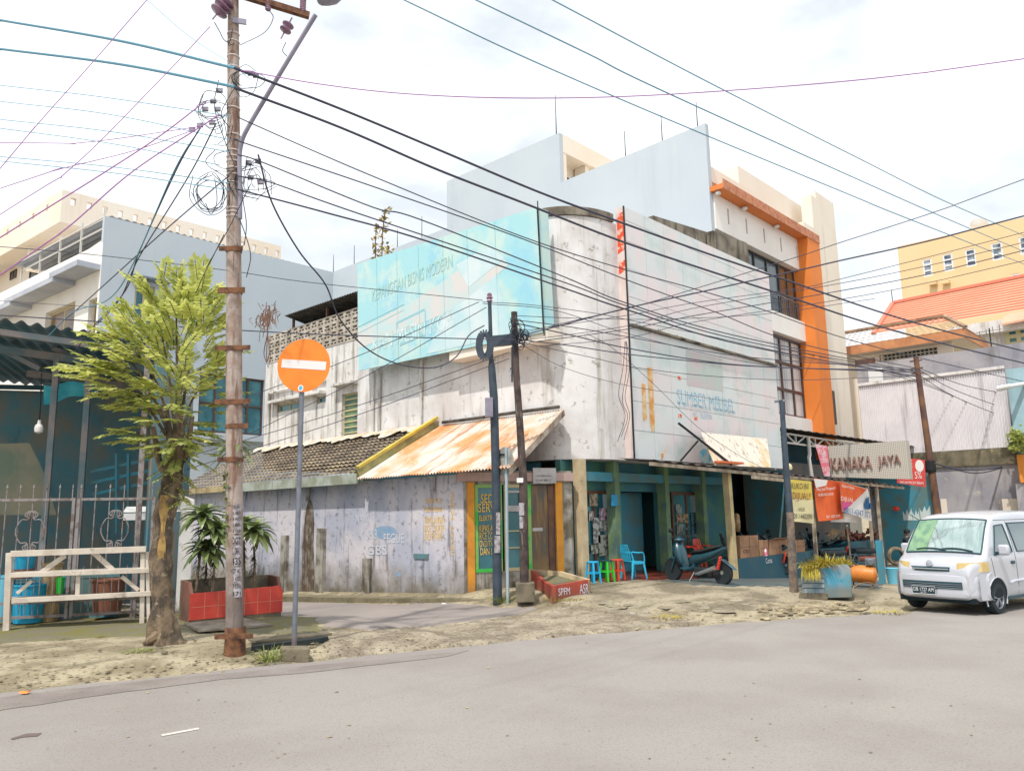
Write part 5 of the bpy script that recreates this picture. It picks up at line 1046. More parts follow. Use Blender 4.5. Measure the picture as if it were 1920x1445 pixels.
tubx(42, 1040, 1066, 42, MT['bluepl'], 'tub', 'upper small blue plastic tub behind the rack', 'tub', .4); tubx(42, 1066, 1084, 40, MT['brownjar'], 'tub', 'red brown tub under the small blue tub behind the rack', 'tub', .4)
tubx(52, 1094, 1166, 58, MT['bluepl'], 'bucket', 'large sky blue bucket on the ground behind the rack', 'bucket', .4); tubx(4, 1078, 1160, 34, MT['bluepl2'], 'bucket', 'pale blue bucket at the left photo edge behind the rack', 'bucket', .5)
tubx(92, 1055, 1164, 36, MT['jar'], 'jerrycan', 'tall tan canister beside the blue bucket behind the rack', 'canister', .5); tubx(112, 1082, 1112, 14, MT['greenpl'], 'cup', 'bright green plastic cup beside the tan canister', 'cup', .3)
tubx(200, 1085, 1150, 60, MT['brownjar'], 'crate_tub', 'dark red tub low behind the right gate leaf', 'tub', .6)
# climbing epiphyte clumps on the pole and a weed by its foot
fe = thing('pole_fern', 'strap leaved fern clump growing on the utility pole at roof height', 'plant', hp(440, 840, -.1)); q = M()
for i in range(26): a_ = i*2.4; straplf(q, hp(438+rnd.uniform(-16, 14), 838+rnd.uniform(-14, 30), -.12), rt*cos(a_)+tw*sin(a_)*.6+V((0, 0, rnd.uniform(-.1, .9))), rnd.uniform(.25, .45), .032, 1.5)
q.build('leaves', MT['drac'], fe)
vi = M()
for i in range(120): py = rnd.uniform(870, 1010); sgn = -1; c = hp(428+rnd.uniform(-5, 2), py, rnd.uniform(-.05, .1)); leaflet(vi, c, V((rnd.uniform(-1, 1), rnd.uniform(-1, 1), rnd.uniform(-.5, .8))), V((rnd.uniform(-1, 1), rnd.uniform(-1, 1), .6)).normalized(), .09, .025)
vi.solo('pole_vine', MT['drac'], 'thin leafy vine climbing the left side of the utility pole', 'plant')
MT['grass'] = mat('fresh_grass', S(190, 196, 96, .6), .7, rand=(S(120, 146, 74, .55), 1.)); MT['straw'] = mat('yellow_grass', S(226, 204, 64, .66), .7, rand=(S(196, 178, 84, .6), 1.))
def tuft(px, py, w_, h_, n_, m_, label, nm='grass_tuft', spread=None):
    c = PG(px, py); q = M()
    for i in range(n_):
        a_ = rnd.uniform(0, 6.28); o = V((cos(a_), sin(a_), 0))*w_*sqrt(rnd.random()); d = V((cos(a_)*.5+rnd.uniform(-.4, .4), sin(a_)*.5+rnd.uniform(-.4, .4), 1.1)); straplf(q, c+o, d, h_*rnd.uniform(.5, 1.1), .006, 1.1, 3)
    return q.solo(nm, m_, label, 'grass', c)
tuft(502, 1240, .16, .28, 110, MT['grass'], 'green grass tuft beside the concrete foot of the no entry sign')
tuft(258, 1222, .22, .07, 120, MT['grass'], 'low grass patch on the verge in front of the tree trunk')
# ================================================================== middle poles
MT['poleblue'] = mat('dark_slate_pole', S(82, 96, 112, .62), .6, c2=S(64, 78, 92, .6), ns=3, streak=S(120, 130, 142, .65), ss_=(6, 6, .6), sk=.4)
MT['polerust'] = mat('dark_rusty_pole', S(112, 94, 88, .6), .85, c2=S(74, 66, 66, .55), ns=4, streak=S(206, 194, 184, .7), ss_=(7, 7, 1.2), sa=(.56, .66), sk=.7)
MT['paleblue'] = mat('pale_blue_grey_post', S(186, 206, 216, .75), .6)
MT['signback'] = mat('dull_aluminium', S(206, 204, 196, .75), .5, .1, c2=S(180, 178, 170, .7), ns=4)
tb2 = PG(932, 1130); tv = V((-tb2.x, -tb2.y, 0)).normalized()
def MP(px, py, b=0.): return PP(tb2+tv*b, tv, px, py)
dp = thing('steel_pole', 'dark slate telecom pole with box and hooped arm beside the rusty shop roof', 'utility pole', tb2)
q = M(); pl_ = [(933, 1134, .105), (930, 900, .10), (926, 745, .095), (922, 690, .085), (921, 672, .05), (919, 600, .045), (918, 566, .045)]
q.tube([MP(a, b) for a, b, c in pl_], [c for a, b, c in pl_], 14); q.build('pole', MT['poleblue'], dp, 40)
q = M(); c = MP(918, 566); q.lathe(c, [(.05, 0), (.07, .02), (.05, .06), (.08, .1), (.05, .13), (.06, .18), (.02, .22)], 12); q.build('cap', MT['porcelain'], dp, True)
q = M(); q.obox(MP(917, 764, .12), rt*.09, tv*.08, V((0, 0, .22))); q.build('junction_box', MT['lampgrey'], dp, bevel=.01)
q = M(); ringp = [MP(909+10.5*cos(t*pi/12)*1.0, 647+23*sin(t*pi/12), .1) for t in range(25)]
for a_, b_ in zip(ringp, ringp[1:]): q.beam(a_, b_, .16, .05, tv)
q.build('cable_hoop', MT['poleblue'], dp)
q = M(); q.beam(MP(917, 641, .05), MP(966, 636, .0), .16, .24); q.build('cross_beam', MT['poleblue'], dp)
for (xa, ya, xb, yb_) in ((930, 960, 938, 1002), (927, 1004, 938, 1036)):
    q = M(); q.quad(MP(xa, yb_, .125), MP(xb, yb_, .125), MP(xb, ya, .125), MP(xa, ya, .125)); q.build('flyer', MT['stencilbg'], dp)
rb = PG(985, 1122); rv = V((-rb.x, -rb.y, 0)).normalized()
def RP(px, py, b=0.): return PP(rb+rv*b, rv, px, py)
rp = thing('rusty_pole', 'slender rusty pole in a square concrete foot, tangled with wires, right of the slate pole', 'utility pole', rb)
q = M(); pl_ = [(983, 1110, .095), (981, 900, .09), (975, 800, .08), (968, 700, .075), (964, 585, .07)]; q.tube([RP(a, b) for a, b, c in pl_], [c for a, b, c in pl_], 12); q.build('pole', MT['polerust'], rp, 40)
q = M(); q.obox(RP(985, 1109, .0), rt*.20, rv*.2, V((0, 0, .20))); q.build('foot', MT['oldconc'], rp, bevel=.02)
q = M(); q.tube([RP(960, 650), RP(960, 716)], .022, 6); q.beam(RP(956, 691), RP(971, 690), .03, .03); q.build('down_pipe', MT['poleblue'], rp)
for (xa, ya, xb, yb_) in ((973, 942, 983, 966), (974, 968, 981, 990)):
    q = M(); q.quad(RP(xa, yb_, .11), RP(xb, yb_, .11), RP(xb, ya, .11), RP(xa, ya, .11)); q.build('flyer', MT['stencilbg'], rp)
q = M(); q.obox(RP(975, 900, .1), rt*.07, rv*.02, V((0, 0, .05))); q.build('tag', MT['frame_wh'], rp)
q = M()
for k in range(26):
    a_ = rnd.uniform(0, 6.3); px, py = rnd.choice(((966, 615), (968, 630), (972, 640), (980, 632), (962, 605))); rr_ = rnd.uniform(4, 16)
    q.tube(spline([RP(px+rr_*cos(a_+t*1.3)+rnd.uniform(-3, 6), py+rr_*1.1*sin(a_+t*1.3), .1+.1*rnd.random()) for t in range(5)], 4), .008, 4)
q.build('tangled_wire', MT['cablethin'], rp)['kind'] = 'stuff'
sbk = PG(952, 1120); sv2 = V((-sbk.x, -sbk.y, 0)).normalized()
rs = thing('round_sign_back', 'back of a small round road sign on a pale blue post before the shop window', 'road sign', sbk)
q = M(); q.tube([sbk-V((0, 0, .05)), PP(sbk, sv2, 949, 838)], .035, 10); q.build('post', MT['paleblue'], rs, True)
c = PP(sbk+sv2*-.05, sv2, 946.5, 866); wv = V((0, 0, 1)); sd_ = (rt*.8+sv2*.6).normalized(); q = M(); q.plate([c+sd_*.25*cos(k*pi/20)+wv*.34*sin(k*pi/20) for k in range(40)], sv2*-.012); q.build('disc', MT['signback'], rs)
q = M(); q.beam(c+sd_*-.13+wv*.17+sv2*.03, c+sd_*.07+wv*.17+sv2*.03, .02, .035); q.build('bracket', MT['black'], rs)
# thin pole before the repair shop
lb_ = PG(1488, 1110); lv = V((-lb_.x, -lb_.y, 0)).normalized()
def LP(px, py, b=0.): return PP(lb_+lv*b, lv, px, py)
tp_ = thing('lamp_pole', 'thin leaning pole with a small top bracket standing before the repair shop awning', 'lamp pole', lb_)
MT['polebeige'] = mat('worn_beige_pole', S(166, 146, 128, .65), .85, c2=S(120, 108, 104, .6), ns=5, streak=S(86, 92, 100, .6), ss_=(8, 8, .8), sk=.7)
q = M(); q.tube([LP(1489, 1112), LP(1481, 960)], [.10, .085], 12); q.build('lower_pole', MT['polebeige'], tp_, True)
q = M(); q.tube([LP(1481, 962), LP(1474, 880), LP(1466, 760), LP(1464, 750)], [.083, .075, .055, .05], 12); q.build('upper_pole', MT['poleblue'], tp_, True)
q = M(); q.beam(LP(1452, 753), LP(1474, 750), .06, .05); q.build('top_bracket', MT['steel'], tp_)
# rusty leaning pole by the grey wall
XP = 38.5
lp0 = PX(XP, 1761, 985); lp = thing('leaning_pole', 'rusty leaning wire pole in front of the corrugated grey wall behind the van', 'utility pole', (lp0.x, lp0.y, 0))
MT['rustpole'] = mat('orange_brown_rusty_pole', S(150, 112, 84, .68), .9, c2=S(112, 84, 84, .6), ns=.9, na=(.42, .58))
a, b = PX(XP, 1761, 985), PX(XP, 1717, 668); q = M(); q.tube([a+(a-b)*.17, a, a.lerp(b, .5), b], [.18, .17, .14, .11], 12); q.build('pole', MT['rustpole'], lp, True)
q = M(); q.lathe(PX(XP, 1745, 885), [(.22, 0), (.24, .1), (.22, .5)], 12); q.build('collar', MT['black'], lp)
q = M()
for py in (676, 690, 700): p = PX(XP, 1718+(py-668)*.13, py); q.beam(p-V((0, .22, 0)), p+V((0, .3, 0)), .06, .06)
q.build('bracket', MT['rustpole'], lp)

# ================================================================== overhead wires (one thing each)
MT['cable'] = mat('black_cable', S(84, 84, 104, .6), .6)
MT['cablesky'] = mat('weathered_service_cable', S(116, 178, 206, .6), .6)
MT['wiremag'] = mat('thin_mauve_wire', S(196, 130, 200, .7), .6)
MT['wireblue'] = mat('thin_blue_wire', S(130, 186, 210, .7), .6)
WN = [0]
def wire(pts, d0, d1, r_, m_, label, group='overhead wires across the street', nn=8):
    """cable through surveyed points; distance from d0 to d1 along its run"""
    L_ = [0.]
    for a, b in zip(pts, pts[1:]): L_.append(L_[-1]+math.hypot(b[0]-a[0], b[1]-a[1]))
    P = []
    for (px, py), l in zip(pts, L_):
        t = l/L_[-1]; d = 1/((1-t)/d0+t/d1); P.append(PD(d, px, py))
    if pts[-1][0] > 1925: P.append(P[-1]+(P[-1]-P[-2]).normalized()*14)      # runs on out of view
    if pts[0][0] < 0: P.insert(0, P[0]+(P[0]-P[1]).normalized()*10)
    if pts[0][1] < 0: P.insert(0, P[0]+(P[0]-P[1]).normalized()*4)
    q = M(); S_ = spline(P, nn) if len(P) > 2 else [P[0].lerp(P[1], k/6) for k in range(7)]
    rr_ = .82*r_ if not isinstance(r_, tuple) else [r_[0]+(r_[1]-r_[0])*i/(len(S_)-1) for i in range(len(S_))]
    q.tube(S_, rr_, 6); o = q.solo('cable' if (r_ if not isinstance(r_, tuple) else r_[0]) > .016 else 'wire', m_, label, 'cable', S_[0], group, True); return o
dP = DP
# thick bundles
wire([(-40, 28), (0, 38), (220, 76), (440, 128)], 15, dP, .026, MT['cablesky'], 'upper thick cable from the left photo edge to the top of the utility pole')
wire([(-40, 84), (0, 92), (220, 120), (440, 163)], 15, dP, .026, MT['cablesky'], 'lower thick cable from the left photo edge to the utility pole')
wire([(440, 128), (640, 205), (820, 280), (1010, 360), (1167, 418), (1340, 480), (1500, 534), (1663, 589), (1800, 628), (1960, 668)], dP, 34, (.020, .029), MT['cable'], 'upper of the two thick black cables sweeping down right past the white shophouse')
wire([(440, 165), (640, 240), (820, 318), (980, 380), (1167, 453), (1330, 508), (1466, 552), (1639, 609), (1800, 652), (1960, 690)], dP, 34, (.020, .029), MT['cable'], 'lower of the two thick black cables sweeping down right past the white shophouse')
wire([(452, 132), (600, 158), (760, 176), (960, 184), (1200, 180), (1500, 160), (1720, 138), (1960, 105)], dP, 11, .010, MT['wiremag'], 'mauve wire dipping across the sky from the pole to the right edge')
for pts, lb in (([(740, -8), (1000, 115), (1300, 244), (1600, 368), (1700, 409), (1940, 503)], 'leftmost of three thin wires descending across the right sky'), ([(875, -8), (1100, 100), (1300, 197), (1745, 397), (1940, 480)], 'middle of three thin wires descending across the right sky'), ([(1020, -8), (1339, 160), (1600, 292), (1784, 383), (1940, 450)], 'rightmost of three thin wires descending across the right sky')):
    wire(pts, 9, 40, (.006, .02), MT['wireblue'], lb)
# mid height wires from the pole across the facades to the leaning pole
mids = [([(445, 218), (479, 235), (700, 331), (980, 444), (1167, 504), (1307, 543), (1429, 580), (1640, 650), (1940, 720)], 'wire from the pole over the rounded corner, highest of the five thin ones'),
        ([(445, 262), (463, 270), (700, 350), (980, 448), (1189, 530), (1339, 584), (1500, 644), (1717, 690)], 'second highest thin wire from the pole over the cyan billboard'),
        ([(445, 290), (496, 306), (700, 389), (789, 412), (1060, 520), (1180, 570), (1400, 634), (1718, 697)], 'third thin wire from the pole over the cyan billboard'),
        ([(445, 330), (510, 343), (668, 399), (1060, 530), (1180, 575), (1400, 640), (1718, 700)], 'fourth thin wire from the pole over the cyan billboard'),
        ([(445, 355), (612, 399), (800, 452), (1060, 541), (1180, 582), (1400, 648), (1718, 706)], 'lowest thin wire from the pole over the cyan billboard')]
for i, (pts, lb) in enumerate(mids): wire(pts, dP, 34, (.009, .016) if i < 4 else (.012, .022), MT['cable'], lb)
for pts, lb in (([(1060, 538), (1180, 578), (1320, 616), (1500, 660), (1718, 716), (1920, 800)], 'upper wire of the bundle running on past the leaning pole'), ([(1300, 626), (1500, 672), (1718, 712), (1960, 832)], 'lower wire of the bundle running on past the leaning pole'), ([(1718, 690), (1800, 735), (1960, 790)], 'short upper wire from the leaning pole to the right edge'), ([(1718, 700), (1800, 748), (1960, 812)], 'short lower wire from the leaning pole to the right edge'), ([(1724, 690), (1800, 720), (1880, 737), (1960, 752)], 'slack wire from the leaning pole top to the right edge')):
    wire(pts, 33, 38, .018, MT['cable'], lb)
# wires rising to the upper right
ups = [([(968, 628), (1080, 600), (1189, 575), (1340, 530), (1500, 480), (1578, 454), (1760, 395), (1950, 325)], .011, 'wire rising from the rusty pole to the upper right, topmost of its fan'),
       ([(968, 632), (1170, 579), (1320, 546), (1500, 506), (1578, 488), (1740, 452), (1950, 397)], .02, 'thick cable rising from the rusty pole along the yellow building top'),
       ([(968, 622), (1170, 592), (1300, 568), (1500, 540), (1560, 527), (1740, 482), (1950, 428)], .009, 'thin wire rising past the yellow building windows, uppermost of four'),
       ([(968, 640), (1170, 612), (1300, 578), (1560, 534), (1740, 498), (1950, 447)], .009, 'thin wire rising past the yellow building windows, second of four'),
       ([(968, 645), (1170, 618), (1300, 592), (1560, 548), (1740, 514), (1950, 462)], .012, 'thin wire rising past the yellow building windows, third of four'),
       ([(968, 652), (1170, 634), (1300, 604), (1560, 564), (1740, 530), (1950, 482)], .009, 'thin wire rising past the yellow building windows, lowest of four')]
for pts, r_, lb in ups: wire(pts, 19.5, 17, r_, MT['cable'], lb)
# bundle from the rusty pole to the right along the facade
fac = [([(968, 592), (1100, 597), (1250, 598), (1440, 588), (1640, 560)], .009, 'nearly level thin wire from the top of the rusty pole'),
       ([(968, 600), (1070, 613), (1180, 632), (1346, 662), (1500, 678), (1718, 692)], .012, 'sagging wire from the rusty pole under the drip ledge'),
       ([(968, 606), (1070, 628), (1173, 652), (1346, 680), (1500, 690), (1718, 694)], .016, 'thick sagging wire from the rusty pole to the leaning pole'),
       ([(968, 636), (1070, 648), (1178, 664), (1330, 680), (1443, 688), (1718, 698)], .014, 'lower sagging wire from the rusty pole to the leaning pole'),
       ([(968, 640), (1100, 668), (1200, 690), (1346, 706), (1500, 712), (1718, 704)], .009, 'lowest sagging wire across the SUMBER MEUBEL lettering'),
       ([(985, 650), (1060, 690), (1178, 723), (1320, 745), (1443, 766)], .007, 'thin stay wire slanting down across the faded sign wall'),
       ([(1100, 625), (1152, 655), (1230, 724), (1309, 801), (1380, 850), (1428, 876)], .007, 'thin wire running down diagonally to the tilted roof sheet'),
       ([(905, 566), (1000, 572), (1120, 588), (1180, 600), (1340, 632), (1500, 668)], .009, 'wire from the slate pole cap across the rounded corner'),
       ([(905, 569), (1040, 582), (1172, 624), (1346, 668), (1470, 690)], .009, 'second wire from the slate pole cap across the rounded corner')]
for pts, r_, lb in fac: wire(pts, 17.6, 21.5, r_, MT['cable'], lb)
q = M()
for dx, dy in ((0, 0), (7, 10), (12, 4)): q.tube(spline([PY(11.85, 1172+dx*.2, 640), PY(11.85, 1168+dx, 690), PY(11.85, 1160+dx, 740+dy), PY(11.85, 1172+dx*.7, 780), PY(11.85, 1158+dx, 828-dy)], 8), .008, 5)
q.solo('hanging_wires', MT['cablethin'], 'loose wires hanging down the rounded corner beside the sign wall', 'wires')
# level wires on the left side
lev = [([(-30, 460), (150, 475), (411, 505), (560, 527), (760, 548), (905, 563)], .009, 'thin level wire from left edge to slate pole cap, above the annex'),
       ([(-30, 589), (140, 600), (330, 612), (560, 625), (760, 632), (965, 637)], .014, 'dark level wire just above the stall roof and annex screen'),
       ([(-30, 562), (90, 570), (248, 581), (430, 598)], .006, 'faint thin wire across the white balcony building')]
for pts, r_, lb in lev: wire(pts, 15.5, 17, r_, MT['cable'], lb)
wire([(484, 290), (510, 380), (560, 470), (610, 533), (636, 596), (686, 652), (746, 682), (812, 689), (855, 669), (879, 629), (908, 610)], dP, 16.8, .016, MT['cable'], 'slack black cable looping from the pole down to the slate pole hoop')
for (x0_, y0_, x1_, y1_, lb) in ((898, 566, 470, 742, 'upper of two wires slanting from the slate pole cap down to the left'), (912, 576, 470, 812, 'lower wire slanting from the slate pole cap across the round sign'), (955, 660, 346, 858, 'dark wire slanting from the slate pole arm down behind the sign post'), (955, 672, 350, 880, 'lowest slanting wire from the slate pole arm to the tiled roof end')):
    wire([(x0_, y0_), ((x0_+x1_)/2, (y0_+y1_)/2+8), (x1_, y1_)], 16.8, 18, .010, MT['cable'], lb)
# service wires fanning out to the left of the pole
lefts = [((-20, 158), (190, 182), (430, 218)), ((-20, 188), (200, 214), (430, 262)), ((-20, 222), (200, 246), (430, 285)), ((-20, 238), (200, 268), (413, 310)), ((-20, 292), (200, 312), (430, 343)), ((-20, 300), (200, 323), (430, 356))]
for i, k in enumerate(lefts): wire(list(k), 15, dP, .008, MT['wireblue'], '%s thin blue wire from the left photo edge to the pole' % ['topmost', 'second', 'third', 'fourth', 'fifth', 'lowest'][i])
mag = [((-20, 360), (102, 320), (250, 283), (375, 240)), ((-20, 458), (198, 322), (300, 255), (385, 190)), ((-20, 530), (120, 432), (251, 320), (412, 215)), ((-20, 415), (128, 320), (300, 150), (394, 50)), ((-20, 268), (150, 268), (372, 238)), ((-20, 340), (60, 245), (180, 110), (280, -5))]
for i, k in enumerate(mag): wire(list(k), 11, dP, .011 if i in (1, 2) else .007, MT['wiremag'], ['mauve wire from left edge rising to the upper splice clamps', 'thick mauve wire crossing the cream block', 'mauve wire crossing the terrace of the white building', 'long thin wire rising from left edge to the top insulator', 'gently curved mauve wire left of the pole', 'thin wire crossing the top left corner of the sky'][i])
wire([(270, -5), (350, 65), (430, 118), (470, 150)], 13, dP, .006, MT['wireblue'], 'thin wire slanting down from the top photo edge to the pole')
drops = [((376, 240), (327, 320), (251, 492), (205, 560), (140, 584), (90, 630)), ((372, 245), (330, 320), (262, 470), (235, 545), (175, 612), (140, 660)), ((405, 232), (354, 330), (262, 480), (225, 560), (180, 610)), ((430, 330), (405, 350), (300, 440), (150, 575), (120, 600)), ((470, 345), (411, 460), (340, 560), (225, 620)), ((420, 440), (380, 520), (360, 560), (300, 640))]
for i, k in enumerate(drops): wire(list(k), dP, 15.5, .012 if i < 4 else .008, MT['cable'] if i else MT['cablesky'], ['service cable dropping from the splice clamps, leftmost', 'service cable dropping from the clamps beside the leftmost one', 'service cable dropping from the lower clamps across the grey wall', 'service cable slanting from the pole to the stall roof', 'thin service wire dropping behind the tree top', 'short service wire dropping into the tree crown'][i])
# ================================================================== shop front things: stools, chair, scooter, planters
MT['p_blue'] = mat('bright_blue_plastic', S(40, 176, 226, .95), .4); MT['p_blue2'] = mat('turquoise_plastic', S(60, 190, 230, .95), .4); MT['p_green'] = mat('green_plastic', S(60, 206, 60, .9), .4); MT['p_greendk'] = mat('dark_green_plastic', S(40, 90, 90, .8), .4); MT['p_red'] = mat('red_plastic', S(226, 86, 62, .9), .4)
def stool(name, label, loc, m1, m2, h_=.47, rz=0):
    t = thing(name, label, 'stool', loc, 'plastic stools before the shop'); x, y, z = loc
    q = M(); q.lathe((x, y, z+h_-.035), [(.14, 0), (.155, .01), (.155, .03), (.14, .038), (.02, .038)], 16); q.build('seat', m1, t, 40)
    for a_ in (45, 135, 225, 315):
        c_, s_ = cos(R(a_+rz)), sin(R(a_+rz)); q = M(); q.tube([(x+.125*c_, y+.125*s_, z+h_-.03), (x+.16*c_, y+.16*s_, z+h_*.5), (x+.19*c_, y+.19*s_, z)], [.03, .028, .024], 6); q.build('leg', m2, t, True)
    q = M()
    for a_ in range(4):
        p = [(x+.163*cos(R(k*90+45+rz)), y+.163*sin(R(k*90+45+rz)), z+h_*.48) for k in (a_, a_+1)]; q.beam(*p, .02, .05)
    q.build('brace_ring', m2, t); return t
fl = .345
def FPt(px, py, y_=12.15):
    q_ = PY(y_, px, py); return V((q_.x, y_, fl))
p = FPt(1112, 1080); stool('plastic_stool', 'bright blue plastic stool standing left of the blue chair', (p.x, p.y, fl), MT['p_blue'], MT['p_blue'], .52)
p = FPt(1138, 1078); stool('plastic_stool', 'green plastic stool with dark top between the blue and red stools', (p.x, p.y, fl), MT['p_greendk'], MT['p_green'], .52)
p = FPt(1158, 1078); stool('plastic_stool', 'red plastic stool beside the blue plastic chair', (p.x, p.y, fl), MT['p_red'], MT['p_red'], .52)
def chair(label, loc, m_, rz):
    t = thing('plastic_chair', label, 'chair', loc); Rz = Matrix.Rotation(rz, 3, 'Z'); o = V(loc)
    def T(x, y, z): return o+Rz @ V((x, y, z))
    q = M(); q.grid(6, 6, lambda u, v: T(-.22+.44*u, -.21+.42*v, .43-.02*sin(pi*u)*sin(pi*v))); q.grid(6, 2, lambda u, v: T(-.22+.44*u, -.21, .43-.06*v)); q.grid(6, 2, lambda u, v: T(.22, -.21+.42*u, .43-.06*v)); q.grid(6, 2, lambda u, v: T(-.22, -.21+.42*u, .43-.06*v)); q.build('seat', m_, t, True)
    q = M(); bw_ = lambda v: .19*(1-.25*max(0, v-.7)/.3)
    hs_ = []
    for i in range(6):
        u0, u1 = i/6, (i+1)/6
        q.grid(1, 10, lambda u, v, i=i: T((-1+2*(i+.08+.84*u)/6)*bw_(v), .20+.08*v+.03*cos((-1+2*(i+.5)/6)*1.4), .43+.44*v))
    for v0 in (0, .48, .93): q.grid(8, 1, lambda u, v: T((-1+2*u)*bw_(v0+.07*v), .205+.08*(v0+.07*v)+.03*cos((-1+2*u)*1.4), .43+.44*(v0+.07*v)))
    q.build('backrest', m_, t, True)
    for sx_, sy in ((-1, -1), (1, -1), (-1, 1), (1, 1)): q = M(); q.tube([T(.20*sx_, .18*sy, .42), T(.215*sx_, .21*sy, .2), T(.23*sx_, .25*sy, 0)], [.03, .027, .022], 6); q.build('leg', m_, t, True)
    for sx_ in (-1, 1): q = M(); q.tube(spline([T(.22*sx_, .22, .68), T(.26*sx_, .05, .66), T(.25*sx_, -.14, .64), T(.22*sx_, -.2, .43)], 5), .018, 6); q.build('armrest', m_, t, True)
    return t
p = FPt(1188, 1076); chair('turquoise blue plastic armchair facing sideways in front of the shop door', (p.x, p.y, fl), MT['p_blue2'], R(75))
p = FPt(1315, 1062); chair('red plastic chair in the shade behind the scooter', (p.x, 12.45, fl), MT['p_red'], R(15))
p = FPt(1336, 1060); chair('second red plastic chair in the shade, half hidden by the scooter seat', (p.x, 12.4, fl), MT['p_red'], R(-10))

# scooter
MT['bikeblue'] = mat('dark_teal_bike_plastic', S(40, 84, 98, .7), .3, c2=S(48, 92, 106, .7), ns=2, spec=.6); MT['tyre'] = mat('tyre_rubber', S(54, 64, 70, .5), .85); MT['chrome'] = mat('dull_chrome', S(200, 206, 210, .8), .25, .7); MT['bikered'] = mat('red_spring', S(236, 76, 52, .85), .4)
m1, m2 = PG(1264, 1089), PG(1357, 1097); bdir = (m2-m1); wb_ = 1.22; bdir.normalize(); bs_ = V((-bdir.y, bdir.x, 0)).normalized(); B0 = V((m1.x, m1.y, g(m1.x, m1.y)+.01))
def BP(x, z, s=0.): return B0+bdir*x+bs_*s+V((0, 0, z))
wl_ = (V((m2.x, m2.y, 0))-V((m1.x, m1.y, 0))).length
mb = thing('scooter', 'dark teal scooter with red spring parked across the shop floor edge', 'motorbike', B0)
for nm, x, rr_ in (('front_wheel', 0, .29), ('rear_wheel', wl_, .285)):
    q = M(); q.lathe(BP(x, rr_, -.04), [(rr_-.075, -.0), (rr_-.03, -.01), (rr_, .02), (rr_, .06), (rr_-.03, .09), (rr_-.075, .08)], 32, bs_); wh = q.build(nm, MT['tyre'], mb, 50)
    q = M(); q.lathe(BP(x, rr_, -.03), [(rr_-.07, .01), (rr_-.085, .0), (rr_-.095, .03), (rr_-.07, .05)], 32, bs_)
    for k in range(5): a_ = k*2*pi/5; q.beam(BP(x+.03*cos(a_), rr_+.03*sin(a_)), BP(x+(rr_-.08)*cos(a_), rr_+(rr_-.08)*sin(a_)), .035, .03, bs_)
    q.lathe(BP(x, rr_, -.05), [(.05, 0), (.05, .1)], 14, bs_); q.build('rim', MT['tyre'] if nm == 'front_wheel' else MT['chrome'], wh)
q = M()
for s in (-.075, .075): q.tube([BP(0, .29, s), BP(.16, .62, s), BP(.25, .86, s*.6)], .022, 8)
q.build('fork', MT['bikeblue'], mb, True)
def shell(prof, w0, nm, m_, z=None):
    q = M(); n_ = len(prof)
    up_p = [(x, a_, b_, ww) for x, a_, b_, ww in prof]
    rings = []
    for x, zl, zh_, ww in up_p:
        zc_, hh = (zl+zh_)/2, (zh_-zl)/2; rings.append([BP(x, zc_+hh*sin(t*pi/6), ww*cos(t*pi/6)) for t in range(12)])
    o = len(q.v)
    for r_ in rings: q.v += r_
    for i in range(len(rings)-1):
        for k in range(12): q.f.append((o+i*12+k, o+i*12+(k+1) % 12, o+(i+1)*12+(k+1) % 12, o+(i+1)*12+k))
    q.f.append(tuple(range(o, o+12))); q.f.append(tuple(range(o+(len(rings)-1)*12, o+len(rings)*12))); return q.build(nm, m_, mb, 50)
shell([(-.16, .50, .54, .03), (-.02, .52, .62, .07), (.14, .50, .60, .07), (.26, .36, .46, .05)], 0, 'front_mudguard', MT['bikeblue'])
shell([(.08, .66, .98, .07), (.16, .58, 1.02, .17), (.27, .42, .98, .19), (.36, .34, .80, .16), (.42, .32, .5, .12)], 0, 'leg_shield', MT['bikeblue'])
shell([(.12, .95, 1.04, .06), (.20, .93, 1.10, .15), (.32, .97, 1.07, .12), (.38, 1.0, 1.04, .05)], 0, 'headlamp_cowl', MT['bikeblue'])
shell([(.36, .28, .38, .15), (.55, .26, .36, .17), (.72, .28, .42, .16), (.80, .34, .60, .13)], 0, 'footboard', MT['bikeblue'])
shell([(.60, .38, .62, .08), (.78, .42, .72, .14), (1.05, .50, .74, .16), (1.35, .62, .80, .13), (1.62, .78, .88, .06), (1.74, .84, .88, .03)], 0, 'tail_body', MT['bikeblue'])
shell([(.66, .66, .74, .10), (.80, .70, .79, .14), (1.05, .72, .82, .15), (1.25, .76, .88, .14), (1.5, .84, .92, .10), (1.58, .88, .91, .05)], 0, 'seat', MT['black'])
q = M(); q.tube(spline([BP(.30, 1.06, -.34), BP(.24, 1.10, -.2), BP(.22, 1.08, 0), BP(.24, 1.10, .2), BP(.30, 1.06, .34)], 5), .016, 8); hb = q.build('handlebar', MT['black'], mb, True)
for s in (-.3, .3):
    q = M(); q.tube([BP(.24, 1.1, s*.7), BP(.22, 1.28, s*.95)], .007, 5); q.lathe(BP(.22, 1.26, s), [(.01, 0), (.055, .01), (.06, .05), (.04, .07)], 12, bdir); q.build('mirror', MT['black'], hb)
q = M()
for k in range(9): q.lathe(BP(wl_-.03+.012*k, .36+.035*k, -.14), [(.028, 0), (.042, .014), (.028, .028)], 12)
q.build('spring', MT['bikered'], mb, True)
q = M(); q.tube([BP(.85, .22, -.14), BP(1.0, .24, -.17), BP(1.5, .40, -.18)], [.025, .05, .055], 10); q.build('exhaust', MT['chrome'], mb, True)
q = M(); q.obox(BP(.95, .26, 0), bdir*.22, bs_*.1, V((0, 0, .12))); q.build('engine', MT['tyre'], mb, bevel=.03)
